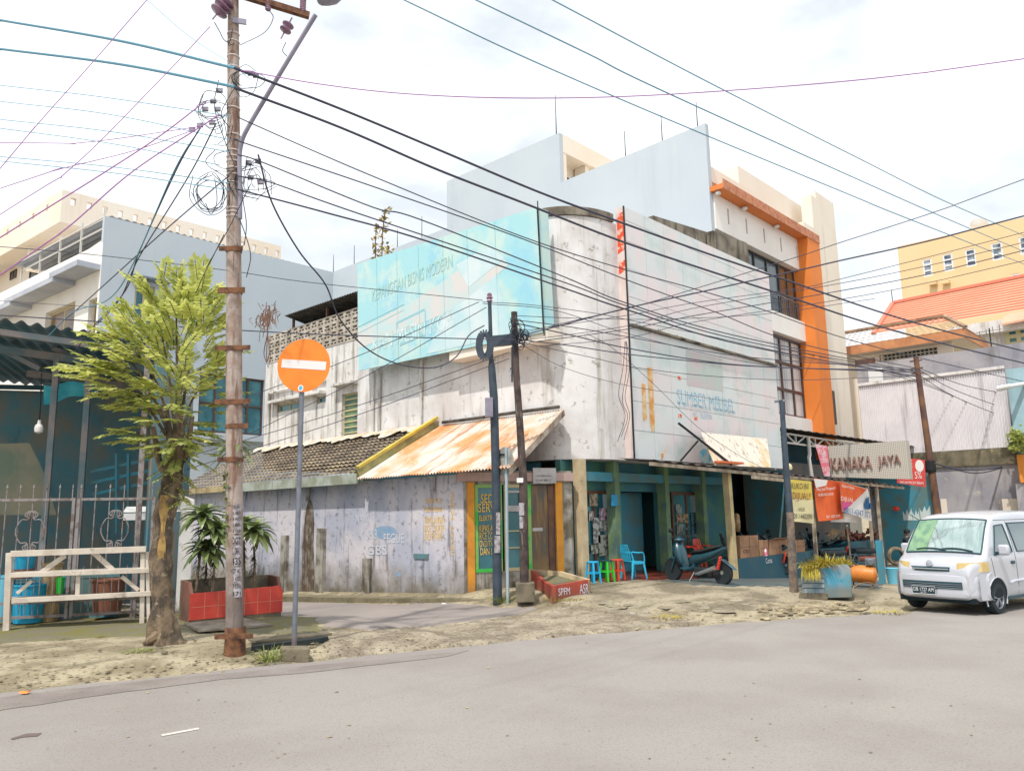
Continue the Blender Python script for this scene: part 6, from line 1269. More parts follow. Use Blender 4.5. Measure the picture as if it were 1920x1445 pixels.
q = M(); q.grid(8, 2, lambda u, v: BP(wl_-.12+.5*u, .62-.10*u-.16*u*u, (-1+2*v)*.07)); q.build('rear_mudguard', MT['bikeblue'], mb, True)
q = M(); q.tube([BP(.78, .26, -.1), BP(.7, .05, -.2), BP(.66, .0, -.26)], .012, 6); q.build('stand', MT['chrome'], mb)
for x_, y_, rz_, lb in ((24.3, 12.75, .25, 'dark motorbike parked inside the repair shop behind the large carton'), (26.9, 12.8, -.3, 'dark motorbike inside the repair shop left of the yellow banner'), (29.6, 12.75, .15, 'dark motorbike inside the repair shop under the orange banner')):
    dup(mb, (x_, y_, .05), rz_, lb, 'motorbikes inside the repair shop')
q = M(); q.obox(PG(1377, 1078)+V((0, 0, .05)), bdir*.15, bs_*.02, V((0, 0, .045))); q.solo('white_board', MT['frame_wh'], 'small white board on the floor behind the scooter wheel', 'board')

# red low planter at the corner
MT['redplaster'] = mat('worn_red_plaster', S(206, 96, 78, .68), .9, c2=S(184, 84, 72, .66), ns=3, speck=S(230, 190, 170, .75), ps=9, pa=(.62, .68), low=(S(150, 120, 96, .6), .0, .3))
a, b = PG(1036, 1128), PG(1108, 1112); c_ = PG(996, 1098)
rpn = thing('corner_planter', 'low worn red planter with a chamfered front at the pavement corner', 'planter', a)
e1 = (b-a); e1.z = 0; L1 = e1.length; e1.normalize(); e2 = (c_-a); e2.z = 0; L2 = e2.length; e2.normalize(); A = V((a.x, a.y, a.z-.05))
hz1 = PP(A, V((-e1.y, e1.x, 0)), 1036, 1098).z-A.z
q = M(); n1 = V((-e1.y, e1.x, 0)); q.plate([A, A+e1*L1, A+e1*L1+V((0, 0, hz1+.06)), A+e1*.1+V((0, 0, hz1))], n1*.09); q.build('front_panel', MT['redplaster'], rpn)
n2 = V((e2.y, -e2.x, 0)); q = M(); q.plate([A+e2*.0, A+e2*L2+V((0, 0, .1)), A+e2*L2+V((0, 0, hz1+.18)), A+e2*L2*.35+V((0, 0, hz1+.02)), A+V((0, 0, hz1))], n2*.08 if n2.dot(e1) > 0 else -n2*.08); q.build('side_panel', MT['redplaster'], rpn)
q = M(); q.plate([A+e1*L1, A+e1*L1+n1*.9, A+e1*L1+n1*.9+V((0, 0, hz1+.2)), A+e1*L1+V((0, 0, hz1+.06))], -e1*.08); q.plate([A+e2*L2+V((0, 0, .1)), A+e1*L1+n1*.9+V((0, 0, .1)), A+e1*L1+n1*.9+V((0, 0, hz1+.2)), A+e2*L2+V((0, 0, hz1+.2))], n1*.08); q.build('back_panel', MT['beige'], rpn)
q = M(); q.poly([A+e1*.08+n1*.06+V((0, 0, hz1-.03)), A+e1*(L1-.08)+n1*.06+V((0, 0, hz1-.03)), A+e1*(L1-.08)+n1*.9+V((0, 0, hz1+.1)), A+e2*(L2-.05)+V((0, 0, hz1+.06))]); q.build('soil', MT['moss'], rpn)
text('SPFM', A+e1*.18-n1*.002+V((0, 0, hz1*.45)), e1, (0, 0, 1), .35, .15, MT['chalk'], rpn, 'graffiti', .003, -n1); text('ASR', A+e1*(L1-.36)-n1*.002+V((0, 0, hz1*.42)), e1, (0, 0, 1), .28, .2, MT['chalk'], rpn, 'graffiti', .003, -n1)
# blue concrete planter with yellow grass
MT['bluecrete'] = mat('patchy_blue_concrete', S(166, 178, 184, .72), .9, c2=S(96, 176, 206, .72), ns=2.2, na=(.44, .56), streak=S(146, 160, 130, .65), ss_=(3, 3, .8), sk=.6, speck=S(110, 112, 110, .6), ps=9, pk=.6, low=(S(150, 150, 140, .6), .2, .35))
MT['slatgrey'] = mat('pale_blue_slat', S(176, 188, 194, .7), .9, c2=S(130, 156, 170, .65), ns=5)
a, b, c_ = PG(1506, 1122), PG(1596, 1119), PG(1553, 1122)
bp = thing('blue_planter', 'patchy blue concrete planter overflowing with yellow grass before the repair shop', 'planter', a); bvw = V((-a.x, -a.y, 0)).normalized(); zb_l = min(a.z, b.z)-.03
def BQ(px, py, b_=0.): return PP(a+bvw*b_, bvw, px, py)
q = M(); pts = [BQ(1502, 1122), BQ(1508, 1060), BQ(1588, 1058), BQ(1596, 1066), BQ(1598, 1120)]; q.plate(pts, -bvw*.75); q.build('body', MT['bluecrete'], bp, bevel=.02)
q = M(); q.plate([BQ(1497, 1123, .04), BQ(1500, 1111, .04), BQ(1552, 1112, .04), BQ(1552, 1124, .04)], -bvw*.3); q.build('footing', MT['oldconc'], bp, bevel=.01)
for k in range(4):
    q = M(); y_ = 1074+9.6*k; q.plate([BQ(1504, y_+8, .035), BQ(1505, y_, .035), BQ(1546, y_+1, .035), BQ(1546, y_+8.6, .035)], -bvw*.03); q.build('slat', MT['slatgrey'], bp)
q = M(); cN = BQ(1548, 1058, -.3)
for i in range(900):
    u = rnd.uniform(-1, 1); v = rnd.uniform(-.35, .30); o_ = rt*(u*.50)-bvw*v
    straplf(q, cN+o_+V((0, 0, -.05)), V((u*.5+rnd.uniform(-.5, .5), rnd.uniform(-.5, .5), 1.2))+bvw*.3, rnd.uniform(.16, .36)*(1.05-.3*abs(u)), .008, 1.4, 3)
for i in range(120):
    u = rnd.uniform(-1, .3); p = BQ(1505+30*rnd.random(), 1062, .02); straplf(q, p, bvw+rt*rnd.uniform(-.4, .4)+V((0, 0, .3)), rnd.uniform(.2, .42), .008, 2.6, 4)
q.build('grass', MT['straw'], bp)

# ================================================================== repair shop awning, walls and stock
rs_ = thing('repair_shop', 'dim open fronted repair shop under a long low awning with shade toned teal walls', 'shop', (24, 12, .3))
MT['awning'] = mat('dark_awning_sheet', S(104, 100, 104, .6), .85, c2=S(150, 118, 96, .6), ns=1.6, na=(.5, .62))
YA = 10.95
e0, e1_ = PY(YA, 1222, 862), PY(YA, 1697, 912); XE = e1_.x
q = M(); q.grid(260, 3, lambda u, v: V((e0.x+(XE-e0.x)*u, YA+1.03*v, e0.z+(e1_.z-e0.z)*u+.10*v+.022*sin(u*260*pi/4)))); q.build('awning', MT['awning'], rs_, 60)
q = M(); q.grid(160, 3, lambda u, v: V((26.75+(XE-26.75)*u, 11.98+2.0*v, e0.z+.1+(e1_.z-e0.z)*(.45+.55*u)+.35*v+.022*sin(u*160*pi/5)))); q.build('awning', MT['awning'], rs_, 60)
MT['palewood'] = mat('pale_batten', S(206, 190, 168, .75), .85, c2=S(160, 140, 120, .7), ns=3)
q = M(); q.beam((e0.x, YA+.06, e0.z-.09), (XE, YA+.06, e1_.z-.06), .05, .09); q.beam(PY(YA, 1410, 894), PY(YA, 1522, 906), .05, .10); q.build('eave_batten', MT['palewood'], rs_)
q = M(); q.box(22.0, 22.15, 13.2, 16.2, .3, 3.4); q.build('side_wall', MT['greenwall'], rs_)
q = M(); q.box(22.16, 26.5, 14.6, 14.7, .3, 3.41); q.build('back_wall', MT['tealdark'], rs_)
MT['browngrey'] = mat('dim_brown_grey_wall', S(132, 122, 114, 1.1), .95, c2=S(100, 112, 114, 1.1), ns=1.1, na=(.42, .6), streak=S(150, 136, 116, .8), ss_=(1.5, 1.5, .5), sk=.5)
q = M(); q.box(26.65, 36.2, 13.5, 13.6, -.1, 3.9); q.build('back_wall', MT['browngrey'], rs_)
q = M(); q.box(40.80, 40.95, PX(40.8, 1748, 940).y, 13.9, -1, PX(40.8, 1720, 893).z); q.build('shade_teal_wall', MT['tealdark'], rs_)
q = M(); q.box(26.63, 26.75, 12.0, 13.49, -.1, 3.4); q.build('party_wall', MT['tealdark'], rs_)
MT['torn'] = mat('torn_white_poster', S(206, 220, 220, .95), .9)
for (xa, ya_, xb, yb_) in ((1694, 975, 1709, 952), (1712, 975, 1724, 953), (1725, 974, 1744, 946)):
    pa, pc = PX(40.79, xa, ya_), PX(40.79, xb, yb_); dy_ = pc.y-pa.y
    q = M(); q.poly([(40.79, pa.y, pa.z), (40.79, pc.y, pa.z), (40.79, pc.y, pc.z), (40.79, pa.y+.65*dy_, pc.z-.3), (40.79, pa.y+.5*dy_, pc.z-.05), (40.79, pa.y+.25*dy_, pc.z-.35), (40.79, pa.y, pc.z-.12)]); q.build('torn_poster', MT['torn'], rs_)
MT['yellowpost'] = mat('yellow_cream_post', S(226, 204, 154, .8), .8, c2=S(200, 180, 140, .78), ns=2)
yp = PY(11.3, 1372, 1004); q = M(); q.beam((PY(11.3, 1363, 902).x, 11.3, e0.z-.05), (yp.x, 11.3, -.2), .19, .19, (0, 1, 0)); q.build('post', MT['yellowpost'], rs_)
for px, y_ in ((1527, 11.0), (1633, 11.0), (1650, 11.0)):
    xx = PY(y_, px, 960).x; q = M(); q.beam((xx, y_+.05, e1_.z-.02), (xx, y_+.05, -.7), .10, .10, (0, 1, 0)); q.build('post', MT['palewood'], rs_)
xx = PY(11.05, 1650, 1010).x; q = M(); q.beam((xx+.1, 11.2, 2.6), (xx+1.6, 11.2, 3.0), .08, .08); q.build('brace', MT['brownwood'], rs_)
# dark counter
ct0 = PY(11.15, 1388, 1042); ct1 = PY(11.15, 1662, 1018)
q = M(); q.box(ct0.x, 30.0, 11.2, 12.0, -.8, PY(11.15, 1440, 1042).z); q.box(30.0, 33.6, 11.2, 12.0, -.9, PY(11.15, 1600, 1016).z); q.build('counter', MT['dark'], rs_)
o_ = PY(11.19, 1436, 1056); text('Corsa', (o_.x, 11.19, o_.z), (1, 0, 0), (0, 0, 1), .42, .16, MT['frame_wh'], rs_, ext=.004, out=(0, -1, 0))
zc1 = PY(11.15, 1440, 1042).z; zc2 = PY(11.15, 1600, 1016).z
# ground floor kerb of stock: cartons
MT['carton'] = mat('brown_carton', S(196, 150, 116, .72), .9, c2=S(172, 130, 100, .7), ns=2, na=(.42, .6)); MT['tape'] = mat('carton_tape', S(150, 116, 90, .7), .5)
def carton(xa, xb, yt, label, dep=.45, open_=False, txt=None):
    p0, p1 = PY(11.24, xa, 1040), PY(11.24, xb, 1040); zt9_ = PY(11.24, (xa+xb)/2, yt).z
    t = thing('carton', label, 'box', ((p0.x+p1.x)/2, 11.24+dep/2, zc1), 'cartons on the repair shop counter')
    q = M(); q.box(p0.x+.01, p1.x-.01, 11.24, 11.24+dep, zc1+.003, zt9_); q.build('box', MT['carton'], t, bevel=.01)
    q = M(); q.box((p0.x+p1.x)/2-.03, (p0.x+p1.x)/2+.03, 11.236, 11.2385, zc1+.01, zt9_-.01); q.box(p0.x+.02, p1.x-.02, 11.236, 11.2385, (zc1+zt9_)/2-.008, (zc1+zt9_)/2+.008); q.build('tape', MT['tape'], t)
    if txt: text(txt, (p0.x+.16, 11.235, zc1+.14), (1, 0, 0), (0, 0, 1), .36, .10, MT['ink'], t, ext=.003, out=(0, -1, 0))
    if open_:
        q = M(); q.plate([(p0.x+.01, 11.25, zt9_), (p1.x-.3, 11.25, zt9_), (p1.x-.25, 11.05, zt9_+.06), (p0.x+.05, 11.05, zt9_+.08)], (0, 0, .008)); q.build('flap', MT['carton'], t)
carton(1389, 1424, 1004, 'large brown carton printed GTO at the left end of the counter', txt='GTO'); carton(1426, 1442, 1012, 'small brown carton beside the carton printed GTO', .35); carton(1444, 1480, 1012, 'wide brown carton in the middle of the counter', open_=True); carton(1483, 1511, 1012, 'brown carton with rounded end at the right of the carton row', .4)
MT['pinkbot'] = mat('pink_label', S(230, 120, 160, .85), .5, c2=S(236, 226, 230, .9), ns=12, na=(.5, .55))
p = PY(11.2, 1437, 1042); q = M(); q.lathe((p.x, 11.22, zc1), [(.05, 0), (.05, .16), (.02, .2), (.02, .24)], 12); q.solo('bottle', MT['pinkbot'], 'small pink labelled bottle before the cartons', 'bottle', (p.x, 11.22, zc1), None, True)
# clutter on the higher counter: scrap parts, tyres, cardboard
MT['scrap'] = mat('oily_scrap', S(70, 90, 100, .6), .6, c2=S(120, 132, 140, .65), ns=9, na=(.5, .6)); MT['scrapred'] = mat('dull_red_scrap', S(150, 84, 70, .7), .7, c2=S(110, 70, 60, .7), ns=4)
q = M()
for i in range(46):
    x = rnd.uniform(ct0.x+.2, 29.8); y_ = rnd.uniform(11.55, 11.9); z_ = zc1+rnd.uniform(.05, .5); d = V((rnd.uniform(-1, 1), rnd.uniform(-.3, .3), rnd.uniform(-.3, .5))).normalized()*rnd.uniform(.1, .45); q.beam((x, y_, z_), V((x, y_, z_))+d, rnd.uniform(.02, .12), rnd.uniform(.02, .1))
q.solo('scrap_heap', MT['scrap'], 'heap of oil-coated metal parts on the counter behind the cartons', 'scrap')['kind'] = 'stuff'
q = M()
for i in range(40):
    x = rnd.uniform(30.1, 33.4); y_ = rnd.uniform(11.3, 11.9); z_ = zc2+rnd.uniform(.02, .28); d = V((rnd.uniform(-1, 1), rnd.uniform(-.3, .3), rnd.uniform(-.3, .4))).normalized()*rnd.uniform(.1, .4); q.beam((x, y_, z_), V((x, y_, z_))+d, rnd.uniform(.03, .16), rnd.uniform(.03, .12))
q.solo('scrap_heap', MT['scrapred'], 'heap of dull red parts on the higher counter at the right', 'scrap')['kind'] = 'stuff'
def tyre(c, ax, R_, r_, label, m_=None, grp='loose tyres in the repair shop'):
    q = M(); c, ax = V(c), V(ax).normalized(); q.lathe(c-ax*r_, [(R_-r_*1.4, .1*r_), (R_-.4*r_, 0), (R_, .5*r_), (R_, 1.5*r_), (R_-.4*r_, 2*r_), (R_-r_*1.4, 1.9*r_)], 26, ax)
    n_ = 26; q.f = q.f[:-2]; k = len(q.v)-n_; q.f += [(i, (i+1) % n_, k+(i+1) % n_, k+i) for i in range(n_)]
    return q.solo('tyre', m_ or MT['tyre'], label, 'tyre', c, grp, 40)
MT['wheelbrown'] = mat('brown_wire_wheel', S(190, 156, 112, .75), .7, c2=S(140, 116, 90, .7), ns=5)
p = PY(11.5, 1382, 980); tyre((p.x, 11.5, p.z), (.55, -.8, 0), .28, .06, 'tan coil of hose hung on the yellow cream post', MT['wheelbrown'])
for i, (px, py, m_) in enumerate(((1556, 1052, 'tyre'), (1560, 1036, 'tyre'), (1620, 1046, 'scrapred'), (1618, 1032, 'tyre'))):
    p = PY(10.8, px, py); tyre((p.x, 10.8, p.z), (0, 0, 1), .46, .085, ['dark tyre lying flat low behind the yellow grass', 'dark tyre lying on top of the lower one', 'reddish tyre lying above the orange compressor', 'dark tyre topmost above the reddish one'][i], MT[m_])
MT['furry'] = mat('tan_frayed_tyre', S(176, 150, 116, .7), .95, c2=S(104, 100, 96, .6), ns=5)
p = PY(10.7, 1680, 1042); tyre((p.x, 10.7, p.z), (-.6, -.8, 0), .36, .07, 'tan frayed tyre leaning on the dark post beside the van', MT['furry'])
# orange air compressor
MT['comp'] = mat('orange_tank_paint', S(240, 146, 62, .82), .45, c2=S(220, 120, 50, .8), ns=3, streak=S(170, 96, 56, .7), ss_=(3, 3, 1.2), sa=(.58, .7), sk=.6, spec=.5)
pc = PG(1618, 1102); cp_ = thing('air_compressor', 'orange air compressor with motor and belt wheel on the forecourt by the van', 'compressor', pc); cv = V((-pc.x, -pc.y, 0)).normalized()
def CP(px, py, b=0.): return PP(pc+cv*b, cv, px, py)
c0, c1 = CP(1592, 1073), CP(1645, 1079); ax = (c1-c0).normalized(); L_ = (c1-c0).length
q = M(); q.lathe(c0, [(.05, 0), (.16, .03), (.21, .09), (.215, L_-.09), (.16, L_-.03), (.05, L_)], 22, ax); q.build('tank', MT['comp'], cp_, 40)
q = M(); q.obox(CP(1632, 1053), rt*.13, cv*.1, V((0, 0, .09))); q.lathe(CP(1632, 1053, .1), [(.08, 0), (.08, .06)], 14, cv); q.build('motor', MT['steel'], cp_, bevel=.02)
q = M(); cw = CP(1600, 1050, .1); q.tube([cw+(rt*cos(k*pi/12)+V((0, 0, 1))*sin(k*pi/12))*.14 for k in range(25)], .016, 6)
for k in range(5): q.tube([cw, cw+(rt*cos(k*1.257)+V((0, 0, 1))*sin(k*1.257))*.14], .01, 5)
q.build('belt_wheel', MT['scrap'], cp_)
for px in (1602, 1640): q = M(); q.tube([CP(px, 1082), CP(px-3, 1100)], .02, 6); q.build('foot', MT['scrap'], cp_)
q = M(); q.tube(spline([CP(1593, 1092, .2), CP(1606, 1102, .3), CP(1622, 1104, .3), CP(1640, 1098, .25), CP(1630, 1092, .2), CP(1612, 1094, .25), CP(1600, 1104, .4), CP(1625, 1110, .4)], 6), .012, 6); q.solo('air_hose', MT['wheelbrown'], 'tan air hose coiled on the ground before the compressor', 'hose')
p = PG(1675, 1095); q = M(); q.lathe(p, [(.13, 0), (.17, .42), (.18, .44), (.16, .45), (.15, .42), (.02, .40)], 18); q.solo('bucket', MT['bluepl2'], 'pale blue bucket on the ground behind the van front', 'bucket', p, None, 40)
a_, b_ = PG(1600, 1098)+V((0, 0, .3)), CP(1588, 985, .1); q = M(); q.tube([a_, b_], .02, 6); q.solo('broom_handle', MT['palewood'], 'thin wooden pole leaning upright over the compressor', 'pole')
MT['cardb'] = mat('tan_cardboard', S(186, 160, 128, .75), .9, c2=S(150, 128, 104, .7), ns=3)
q = M(); q.poly([PY(11.6, *k) for k in ((1552, 1002), (1562, 990), (1576, 994), (1574, 1006), (1560, 1012))]); q.poly([PY(11.59, *k) for k in ((1574, 1002), (1586, 992), (1596, 998), (1594, 1012), (1580, 1012))]); q.v = [v for v in q.v]; q.solo('crumpled_card', MT['cardb'], 'crumpled tan cardboard on the counter under the orange banner', 'cardboard')
p = PX(40.5, 1680, 950); q = M(); q.lathe((p.x, p.y, p.z-.2), [(.08, 0), (.16, .07), (.16, .16), (.11, .22), (.02, .24)], 14); q.solo('helmet', MT['bikered'], 'red helmet hung on the wall under the red banner', 'helmet', None, None, True)
dpp = PG(1655, 1095); q = M(); q.beam(dpp-V((0, 0, .1)), V((dpp.x, dpp.y, 1.15)), .14, .14, (0, 1, 0)); q.solo('dark_post', MT['tealdark'], 'short dark teal post right of the compressor', 'post')

# ---------------------------------------------------------------- banners
MT['yel_b'] = mat('yellow_banner', S(238, 212, 96, .85), .8, c2=S(232, 206, 110, .84), ns=2); MT['cream_b'] = mat('cream_banner', S(240, 228, 178, .86), .8); MT['or_b'] = mat('orange_banner', S(244, 112, 52, .84), .7, c2=S(232, 96, 50, .82), ns=2); MT['wh_b'] = mat('white_banner', S(242, 238, 236, .86), .8); MT['pk_b'] = mat('pink_banner', S(240, 130, 150, .84), .8, c2=S(236, 196, 206, .86), ns=3, na=(.5, .54)); MT['rd_b'] = mat('red_banner', S(236, 90, 84, .84), .7, c2=S(226, 78, 78, .8), ns=2)
MT['blktxt'] = mat('black_letter', S(54, 54, 60, .5), .7); MT['bluetxt'] = mat('blue_letter', S(40, 110, 170, .8), .7); MT['whtxt'] = mat('white_letter', S(248, 240, 236, .9), .7); MT['brntxt'] = mat('brown_red_letter', S(150, 70, 60, .75), .7); MT['magenta'] = mat('magenta_print', S(226, 90, 160, .85), .7)
def cloth(root, pts, m_, nm, Y, e=0., wav=.04, nu=10, nv=8):
    """pts TL,TR,BR,BL as photo points surveyed on the plane of the banner"""
    tl_, tr_, br_, bl_ = (PY(Y-e, *k) for k in pts)
    q = M(); q.grid(nu, nv, lambda u, v: (tl_*(1-u)+tr_*u)*(1-v)+(bl_*(1-u)+br_*u)*v+V((0, wav*sin(u*5+v*3)*v, 0))); return q.build(nm, m_, root, True)
def btx(root, s, x0_, y0_, x1_, y1_, m_, Y, e=.05, rise=0):
    a, b = PY(Y-e, x0_, y1_), PY(Y-e, x1_, y1_+rise); c_ = PY(Y-e, x0_, y0_); text(s, a, b-a, c_-a, (b-a).length, (c_-a).length, m_, root, ext=.003, out=(0, -1, 0))
YBn = 10.75
t = thing('sale_banner', 'yellow and cream banner reading RUKO INI DIJUAL hung on the thin pole', 'banner', PY(YBn, 1503, 980))
cloth(t, ((1481, 898), (1521, 902), (1524, 936), (1483, 934)), MT['yel_b'], 'upper_half', YBn, 0, .0); cloth(t, ((1483, 934), (1524, 936), (1527, 981), (1486, 977)), MT['cream_b'], 'lower_half', YBn, .0, .02)
btx(t, 'RUKO INI', 1484, 905, 1516, 916, MT['blktxt'], YBn, .05, 1); btx(t, 'DIJUAL!!', 1486, 922, 1521, 940, MT['brntxt'], YBn, .05, 1); btx(t, 'HUB.', 1498, 951, 1510, 958, MT['blktxt'], YBn, .05); btx(t, '08114402098', 1488, 962, 1523, 972, MT['blktxt'], YBn, .05, 1)
t = thing('property_banner', 'orange property banner with white headline hanging left of the phone number banner', 'banner', PY(10.85, 1555, 976))
cloth(t, ((1525, 896), (1575, 903), (1584, 972), (1535, 977)), MT['or_b'], 'cloth', 10.85, 0, .05); cloth(t, ((1526, 897), (1552, 900), (1549, 910), (1530, 914)), MT['wh_b'], 'white_corner', 10.85, .06, 0)
btx(t, 'Mau Jual Properti?', 1531, 914, 1566, 922, MT['whtxt'], 10.85, .07, -3); btx(t, 'HUBUNGI KAMI', 1534, 925, 1562, 930, MT['whtxt'], 10.85, .07, -2); btx(t, '0811 4353 5197', 1549, 966, 1575, 971, MT['whtxt'], 10.85, .07, -2)
t = thing('phone_banner', 'orange and white banner reading DIJUAL with a large blue phone number', 'banner', PY(10.7, 1610, 976))
cloth(t, ((1574, 902), (1627, 916), (1636, 977), (1579, 958)), MT['wh_b'], 'cloth', 10.7, 0, .03)
q = M(); q.poly([PY(10.64, *k) for k in ((1574, 902), (1626, 917), (1585, 956), (1579, 956))]); q.build('orange_print', MT['or_b'], t)
q = M(); q.poly([PY(10.632, *k) for k in ((1579, 940), (1598, 942), (1586, 956), (1580, 956))]); q.build('magenta_print', MT['magenta'], t)
btx(t, 'DIJUAL', 1577, 930, 1601, 940, MT['whtxt'], 10.7, .09, 4); btx(t, '0811 4347 373', 1583, 950, 1632, 962, MT['bluetxt'], 10.7, .09, 9)
btx(t, 'SEJAHTERA', 1578, 908, 1602, 914, MT['whtxt'], 10.7, .09, 5)
q = M()
for xa, ya_ in ((1622, 938), (1626, 930), (1630, 940)): a, b = PY(10.63, xa, 954), PY(10.63, xa+3, ya_); q.quad((a.x, 10.63, a.z), (b.x, 10.63, a.z), (b.x, 10.63, b.z), (a.x, 10.63, b.z-.1))
q.build('tower_print', MT['bluetxt'], t)
cloth(t, ((1556, 960), (1608, 962), (1610, 979), (1558, 978)), MT['wh_b'], 'lower_strip', 11.0, 0, .02)
# truss canopy with perforated sign panel
XK = 29.6
tc_ = thing('truss_canopy', 'steel truss canopy in front of the orange shophouse behind the perforated sign panel', 'canopy', (30, 12, 3.6))
YT_ = 12.2
ca, cb_ = PY(YT_, 1452, 803), PY(YT_, 1737, 842)
q = M(); q.grid(200, 2, lambda u, v: V((ca.x+(cb_.x-ca.x)*u, YT_-.3+2.3*v, ca.z+(cb_.z-ca.z)*u+.35*v+.02*sin(u*200*pi/4)))); q.build('roof', MT['grille'], tc_, 60)
zt_a, zb_a = PY(YT_, 1470, 812).z, PY(YT_, 1470, 829).z
q = M(); q.beam((ca.x, YT_, zt_a), (cb_.x, YT_, zt_a-.05), .06, .06); q.beam((ca.x, YT_, zb_a), (cb_.x, YT_, zb_a-.05), .06, .06); nT = 10
for i in range(nT):
    xa, xb = ca.x+(cb_.x-ca.x)*i/nT, ca.x+(cb_.x-ca.x)*(i+1)/nT; q.beam((xa, YT_+.01, zb_a), ((xa+xb)/2, YT_+.01, zt_a), .045, .045); q.beam(((xa+xb)/2, YT_+.01, zt_a), (xb, YT_+.01, zb_a-.02), .045, .045); q.beam((xa, YT_+.02, zb_a), (xa, YT_+.02, zt_a), .05, .05, (0, 1, 0))
q.build('truss', MT['frame_st'], tc_)
q = M(); xd = PY(YT_, 1513, 850).x; q.tube([(xd, YT_-.1, zb_a+.3), (xd, YT_-.1, zb_a-.35), (xd-.1, YT_-.1, zb_a-.5), (xd+.05, YT_-.1, 3.2)], .07, 8); q.build('downpipe', MT['frame_st'], tc_, True)
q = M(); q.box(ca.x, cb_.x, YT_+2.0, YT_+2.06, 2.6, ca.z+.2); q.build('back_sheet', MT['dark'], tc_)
MT['perf'] = mat('perforated_panel', S(214, 208, 196, .78), .6, c2=S(200, 196, 188, .76), ns=1.5)
nt = MT['perf'].node_tree; ck = nt.nodes.new('ShaderNodeTexChecker'); ck.inputs['Scale'].default_value = 23; ck.inputs['Color1'].default_value = (*S(226, 220, 208, .78), 1); ck.inputs['Color2'].default_value = (*S(186, 178, 168, .72), 1)
tcn = nt.nodes.new('ShaderNodeTexCoord'); mpn = nt.nodes.new('ShaderNodeMapping'); mpn.inputs['Rotation'].default_value = (R(45), 0, 0); mpn.inputs['Location'].default_value = (.013, .017, .011); nt.links.new(tcn.outputs['Object'], mpn.inputs[0]); nt.links.new(mpn.outputs[0], ck.inputs['Vector']); nt.links.new(ck.outputs[0], nt.nodes['Principled BSDF'].inputs['Base Color'])
kp = thing('perforated_sign', 'pale perforated sign panel with brown raised letters KANAKA JAYA above the awning', 'sign', PX(XK, 1560, 893))
k4 = [PX(XK, 1552, 836), PX(XK, 1694, 826), PX(XK, 1700, 898), PX(XK, 1559, 894)]; Kp = k4
q = M(); q.plate(k4, (.12, 0, 0)); q.build('panel', MT['perf'], kp)
q = M(); q.plate([k4[1]+V((-.01, 0, 0)), k4[1]+V((-.01, -.1, 0)), k4[2]+V((-.01, -.12, 0)), k4[2]+V((-.01, 0, 0))], (.3, 0, 0)); q.build('side_panel', MT['perf'], kp)
MT['brownlet'] = mat('brown_raised_letter', S(176, 136, 124, .75), .7, c2=S(160, 116, 104, .7), ns=3)
def ktx(s, x0_, y0_, x1_, y1_, rise):
    a, b, c_ = PX(XK-.01, x0_, y1_), PX(XK-.01, x1_, y1_+rise), PX(XK-.01, x0_, y0_); text(s, a, b-a, (0, 0, 1), (b-a).length, (c_-a).length, MT['brownlet'], kp, ext=.07, out=(-1, 0, 0))
ktx('KANAKA', 1560, 859, 1636, 882, -4); ktx('JAYA', 1648, 855, 1690, 877, -3)
t = thing('pink_banner', 'narrow pink banner hanging at the left edge of the perforated sign', 'banner', PX(XK-.3, 1545, 892)); q = M(); q.poly([PX(XK-.3, *k) for k in ((1528, 832), (1551, 836), (1557, 893), (1545, 892))]); q.build('cloth', MT['pk_b'], t)
for s_, y_ in (('PULSA', 846), ('TOKEN', 862), ('DATA', 878)): a = PX(XK-.3, 1535+(y_-846)*.25, y_+6); text(s_, a, (0, -1, 0), (0, 0, 1), .28, .16, MT['whtxt'], t, ext=.01, out=(-1, 0, 0))
XR_ = 34.5
t = thing('red_banner', 'red banner with white print under the right end of the truss canopy', 'banner', PX(XR_, 1715, 910)); k4 = [PX(XR_, *k) for k in ((1698, 858), (1734, 862), (1736, 913), (1682, 905), (1682, 896), (1699, 898))]
q = M(); q.poly(k4); q.build('cloth', MT['rd_b'], t)
for s_, x0_, y0_, x1_, y1_ in (('PE', 1703, 862, 1711, 876), ('5%', 1716, 884, 1729, 897), ('MACAM MACAM BEBAN', 1688, 901, 1732, 906)):
    a, b, c_ = PX(XR_, x0_, y1_), PX(XR_, x1_, y1_+(2 if y1_ > 900 else 0)), PX(XR_, x0_, y0_); text(s_, a, b-a, (0, 0, 1), (b-a).length, (c_-a).length, MT['whtxt'], t, ext=.012, out=(-1, 0, 0))
q = M(); c = PX(XR_-.012, 1724, 873); q.poly([c+V((0, .16*cos(k*pi/8), .24*sin(k*pi/8))) for k in range(16)]); q.build('white_print', MT['whtxt'], t)
# loose tilted sheet and struts on the awning
MT['oldply'] = mat('streaked_old_plywood', S(238, 226, 212, .84), .9, c2=S(238, 206, 160, .8), ns=1.2, na=(.54, .66), streak=S(140, 126, 116, .7), ss_=(9, 9, .5), sa=(.56, .64), sk=.8)
q = M(); pp = [PY(11.55, 1316, 810), PY(11.75, 1438, 822), PY(11.1, 1446, 876), PY(10.98, 1342, 872)]; q.plate(pp, (0, .03, .0)); q.solo('tilted_sheet', MT['oldply'], 'streaked pale plywood sheet tilted on the awning against the sign wall', 'sheet')
q = M(); q.beam(PY(11.6, 1272, 793), PY(10.98, 1372, 871), .05, .05); q.beam(PY(11.5, 1309, 826), PY(11.9, 1276, 864), .05, .05); q.solo('strut_frame', MT['black'], 'thin black angled struts left of the tilted plywood sheet', 'struts')
MT['orangetile'] = mat('orange_tile', S(236, 126, 76, .8), .8)
